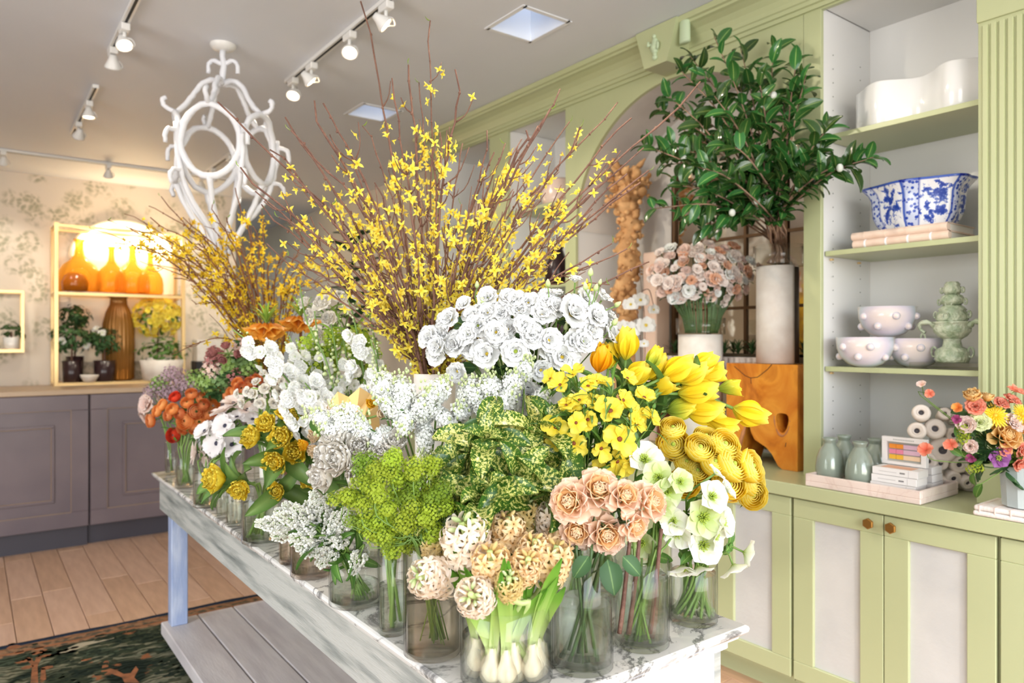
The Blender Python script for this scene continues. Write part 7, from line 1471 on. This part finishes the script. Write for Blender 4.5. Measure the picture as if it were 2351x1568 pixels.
# lit arched panel behind the shelf
mat('lit_white', (255, 246, 228), 0.6)
ar = thing('arched_light_panel', 'white arched wall panel glowing behind the amber bottles', 'wall light', (1.2, 8.18, 1.7))
cxa, hw = 1.24, 0.46; gpn = G(); npn = 28; ysn = [cxa-hw*math.cos(PI*i/npn) for i in range(npn+1)]; zz = lambda x: 2.30+0.40*math.sqrt(max(0, 1-((x-cxa)/hw)**2))
for i in range(npn): gpn.add([(ysn[i], 8.17, 1.30), (ysn[i+1], 8.17, 1.30), (ysn[i+1], 8.17, zz(ysn[i+1])), (ysn[i], 8.17, zz(ysn[i]))], [(0, 1, 2, 3)])
part('panel', gpn, 'lit_white', ar, False); part('arch_trim', tube([Vector((x, 8.155, zz(x))) for x in ysn], 0.026, sides=8), 'lit_white', ar)
part('lamp', tube([Vector((x, 8.10, zz(x)-0.05)) for x in ysn[4:-4]], 0.010, sides=8), 'lamp_glow', ar, True, 'warm light strip under the arch')
for k, (x, e) in enumerate(((cxa-0.22, 4.5), (cxa+0.1, 5.5), (cxa+0.32, 4))):
    l = light('shelf_lamp', 'POINT', (x, 8.06, 2.50), e, (1.0, 0.80, 0.50), shadow_soft_size=0.05); l.parent = ar; l.matrix_parent_inverse = TR(-ORIG[ar.name])
def amber_mat():
    m, n, N, L = _new('amber_glass')
    b = N('ShaderNodeBsdfPrincipled'); b.inputs['Base Color'].default_value = lin((240, 180, 60)); b.inputs['Roughness'].default_value = 0.06
    t = N('ShaderNodeBsdfTransparent'); t.inputs[0].default_value = lin((255, 216, 128)); mx = N('ShaderNodeMixShader'); lw = N('ShaderNodeLayerWeight'); lw.inputs[0].default_value = 0.5; rr_ = ramp(n, [(0.0, (225, 225, 225)), (0.6, (170, 170, 170)), (1.0, (40, 40, 40))]); L(lw.outputs['Facing'], rr_.inputs[0]); L(rr_.outputs[0], mx.inputs[0]); L(b.outputs[0], mx.inputs[1]); L(t.outputs[0], mx.inputs[2]); o_ = N('ShaderNodeOutputMaterial'); L(mx.outputs[0], o_.inputs[0])
amber_mat(); mat('amber_dark', (176, 96, 16), 0.1)
bp_ = [(0.60, 0), (0.92, 0.02), (1.0, 0.12), (1.0, 0.42), (0.94, 0.62), (0.74, 0.82), (0.42, 0.97), (0.24, 1.12), (0.19, 1.32), (0.19, 1.52), (0.26, 1.55), (0.26, 1.60), (0.16, 1.60)]
for (px, r, y, hs, lb) in ((182, 0.185, 7.95, 0.315, 'large amber demijohn standing leftmost on the gold shelf'), (256, 0.130, 7.90, 0.28, 'second amber demijohn with a slim neck'), (304, 0.155, 7.99, 0.30, 'third amber demijohn on the gold shelf'), (345, 0.120, 7.90, 0.26, 'rightmost amber demijohn behind the forsythia twigs')):
    x = ony(px, 600, y).x; t = thing('amber_demijohn', lb, 'bottle', (x, y, gzm+0.0085), 'amber demijohns'); part('bottle', lathe([(a*r, b_*hs) for a, b_ in bp_[:9]], 32).moved(TR((x, y, gzm+0.0085))), 'amber_glass', t); part('neck', lathe([(a*r, b_*hs) for a, b_ in bp_[8:]], 24, cap0=False).moved(TR((x, y, gzm+0.0085))), 'amber_glass', t)
x = ony(172, 640, 7.82).x
solo('amber_jar', lathe([(0.07, 0), (0.105, 0.01), (0.11, 0.08), (0.085, 0.15), (0.05, 0.175), (0.04, 0.17), (0.07, 0.1)], 24).moved(TR((x, 7.82, gzm+0.0085))), 'amber_dark', 'small dark amber jar in front of the leftmost demijohn', 'jar', (x, 7.82, gzm+0.0085))
gb = gz0+0.0345
# ribbed gold bottle vase
x = ony(272, 800, 7.98).x; t = thing('ribbed_vase', 'tall ribbed bronze glass bottle vase on the lower shelf', 'vase', (x, 7.98, gb))
mat('bronze_glass', (150, 104, 48), 0.25, metal=0.4)
part('vase_body', lathe([(0.10, 0), (0.135, 0.02), (0.14, 0.35), (0.135, 0.55), (0.11, 0.66), (0.075, 0.74), (0.07, 0.80), (0.09, 0.82), (0.06, 0.82)], 96, 24, 0.035).moved(TR((x, 7.98, gb))), 'bronze_glass', t)
def potplant(px, y, lb, potr, poth, potm, cz, cr, leafm, nl, ls, stemh, flowers=None, fm=None, grp='potted plants on the gold shelf', blobs=None, shape=1.0, zb=None):
    x = ony(px, 850, y).x; b0 = Vector((x, y, gb if zb is None else zb)); rg = random.Random(px)
    t = thing('potted_plant', lb, 'plant', b0, grp); part('pot', lathe([(potr*0.8, 0), (potr*0.86, 0.004), (potr, poth), (potr*0.92, poth), (potr*0.8, poth*0.3)], 24).moved(TR(b0)), potm, t); part('soil', lathe([(potr*0.92, poth*0.9), (0.001, poth*0.92)], 16, cap0=False).moved(TR(b0)), 'soil', t)
    part('trunk', tube([b0+UP*poth*0.8, b0+UP*cz], 0.010, 0.007, 6), 'bark', t)
    for i in range(nl):
        u = Vector((rg.gauss(0, 1), rg.gauss(0, 1), rg.gauss(0, 1))).normalized(); k = rg.uniform(0.6, 1); p = b0+UP*cz+Vector((u.x*cr*k*shape, u.y*cr*k*0.75, u.z*cr*k*0.8)); inst('leaf', pmesh('leafA', leafm), aim(p, u+UP*0.5, rg.uniform(0, 6), ls*rg.uniform(0.7, 1.3)), t)
    for i in range(flowers or 0):
        u = Vector((rg.gauss(0, 1), rg.gauss(0, 1)-0.6, rg.gauss(0, 1)+0.3)).normalized(); p = b0+UP*cz+Vector((u.x*cr*shape, u.y*cr*0.78, u.z*cr*0.85)); inst('bloom', MESHES.setdefault(('pf', fm), gjoin(b_butt('x')).mesh('bloom', fm)), aim(p, u-FWD*0.5, rg.uniform(0, 6), 0.035 if fm != 'pet_white' else 0.04), t)
    return t
potplant(165, 7.86, 'bushy green topiary in a dark pot, leftmost on the gold shelf', 0.085, 0.20, 'dark_pot', 0.42, 0.17, 'leaf_dark', 200, 0.06, 0.3, 3, 'pet_white')
potplant(240, 7.84, 'small bushy gardenia with white blooms in a dark pot', 0.095, 0.20, 'dark_pot', 0.38, 0.15, 'leaf_dark', 170, 0.06, 0.3, 3, 'pet_white')
potplant(172, 7.95, 'taller topiary with a higher clipped ball behind the leftmost one', 0.075, 0.24, 'dark_pot', 0.62, 0.13, 'leaf_dark', 150, 0.055, 0.3)
potplant(362, 7.95, 'yellow flowering plant hanging over the lower gold shelf', 0.12, 0.22, 'ceramic_matte', 0.62, 0.22, 'leaf_green', 60, 0.07, 0.4, 120, 'pet_forsythia', shape=1.0)
potplant(372, 7.82, 'low leafy green plant in a wide white bowl', 0.20, 0.20, 'ceramic_matte', 0.27, 0.20, 'leaf_green', 120, 0.07, 0.1, shape=1.25)
x = ony(205, 870, 7.80).x; solo('small_bowl', lathe([(0.03, 0), (0.05, 0.01), (0.075, 0.05), (0.078, 0.07), (0.07, 0.068), (0.04, 0.015)], 20).moved(TR((x, 7.78, gb))), 'ceramic_matte', 'small cream bowl between the dark pots', 'bowl', (x, 7.78, gb))
# little gold wall frame with a potted orchid
fx0, fx1, fy0, fy1, fz0, fz1 = -0.12, ony(52, 740, 7.98).x, 7.98, 8.19, EYE+(CY-810)*6.6/FPX, EYE+(CY-668)*6.6/FPX
wf = thing('wall_frame_shelf', 'small gold box frame shelf on the papered wall', 'shelf', ((fx0+fx1)/2, 8.1, fz0))
for x in (fx0, fx1):
    for y in (fy0, fy1-0.012): part('post', box(x-0.011, x+0.011, y-0.011, y+0.011, fz0, fz1), 'gold', wf, False)
for z in (fz0+0.011, fz1-0.011):
    for y in (fy0, fy1-0.012): part('rail', box(fx0+0.011, fx1-0.011, y-0.011, y+0.011, z-0.011, z+0.011), 'gold', wf, False)
    for x in (fx0, fx1): part('rail', box(x-0.011, x+0.011, fy0+0.011, fy1-0.023, z-0.011, z+0.011), 'gold', wf, False)
part('shelf_board', box(fx0, fx1, fy0, fy1-0.002, fz0+0.022, fz0+0.028), 'gold', wf, False)
potplant(26, 8.08, 'small plant in a white pot inside the gold wall frame', 0.065, 0.11, 'ceramic_white', 0.16, 0.085, 'leaf_dark', 26, 0.07, 0.1, grp='small wall plants', zb=fz0+0.029)
# foliage and dark planter seen past the forsythia
fp_ = onto(900, 520, 2.7, 5.9); t = thing('rubber_plant', 'dark leaved plant far behind the forsythia', 'plant', (2.75, 6.0, 0.0)); b0 = Vector((2.75, 6.0, 0))
part('pot', lathe([(0.14, 0.001), (0.15, 0.01), (0.19, 0.36), (0.18, 0.36), (0.14, 0.05)], 24).moved(TR(b0)), 'dark_pot', t); part('trunk', tube(catmull([b0+UP*0.3, b0+Vector((0.03, 0, 1.0)), b0+Vector((-0.05, 0.05, 1.8)), b0+Vector((0.0, 0.0, 2.4))], 12), 0.018, 0.008, 7), 'bark', t)
rg = random.Random(44)
for i in range(60): a = i*2.4; z = 0.9+1.55*i/60; inst('leaf', pmesh('leafR', 'leaf_dark'), TR(b0+Vector((0, 0, z))) @ RZ(math.degrees(a)) @ RX(rg.uniform(0, 40)) @ TR((0, 0.05, 0)) @ Matrix.Scale(rg.uniform(0.16, 0.24), 4), t)
x = ony(470, 820, 7.9).x
t = thing('box_planter', 'white planter box with a dark base beside the gold shelf', 'planter', (x, 7.8, 1.086)); part('box', box(x-0.12, x+0.12, 7.7, 7.9, 1.30, 1.52, 0.004), 'ceramic_matte', t, False); part('base', box(x-0.13, x+0.13, 7.69, 7.91, 1.087, 1.30, 0.004), 'black_thing', t, False)
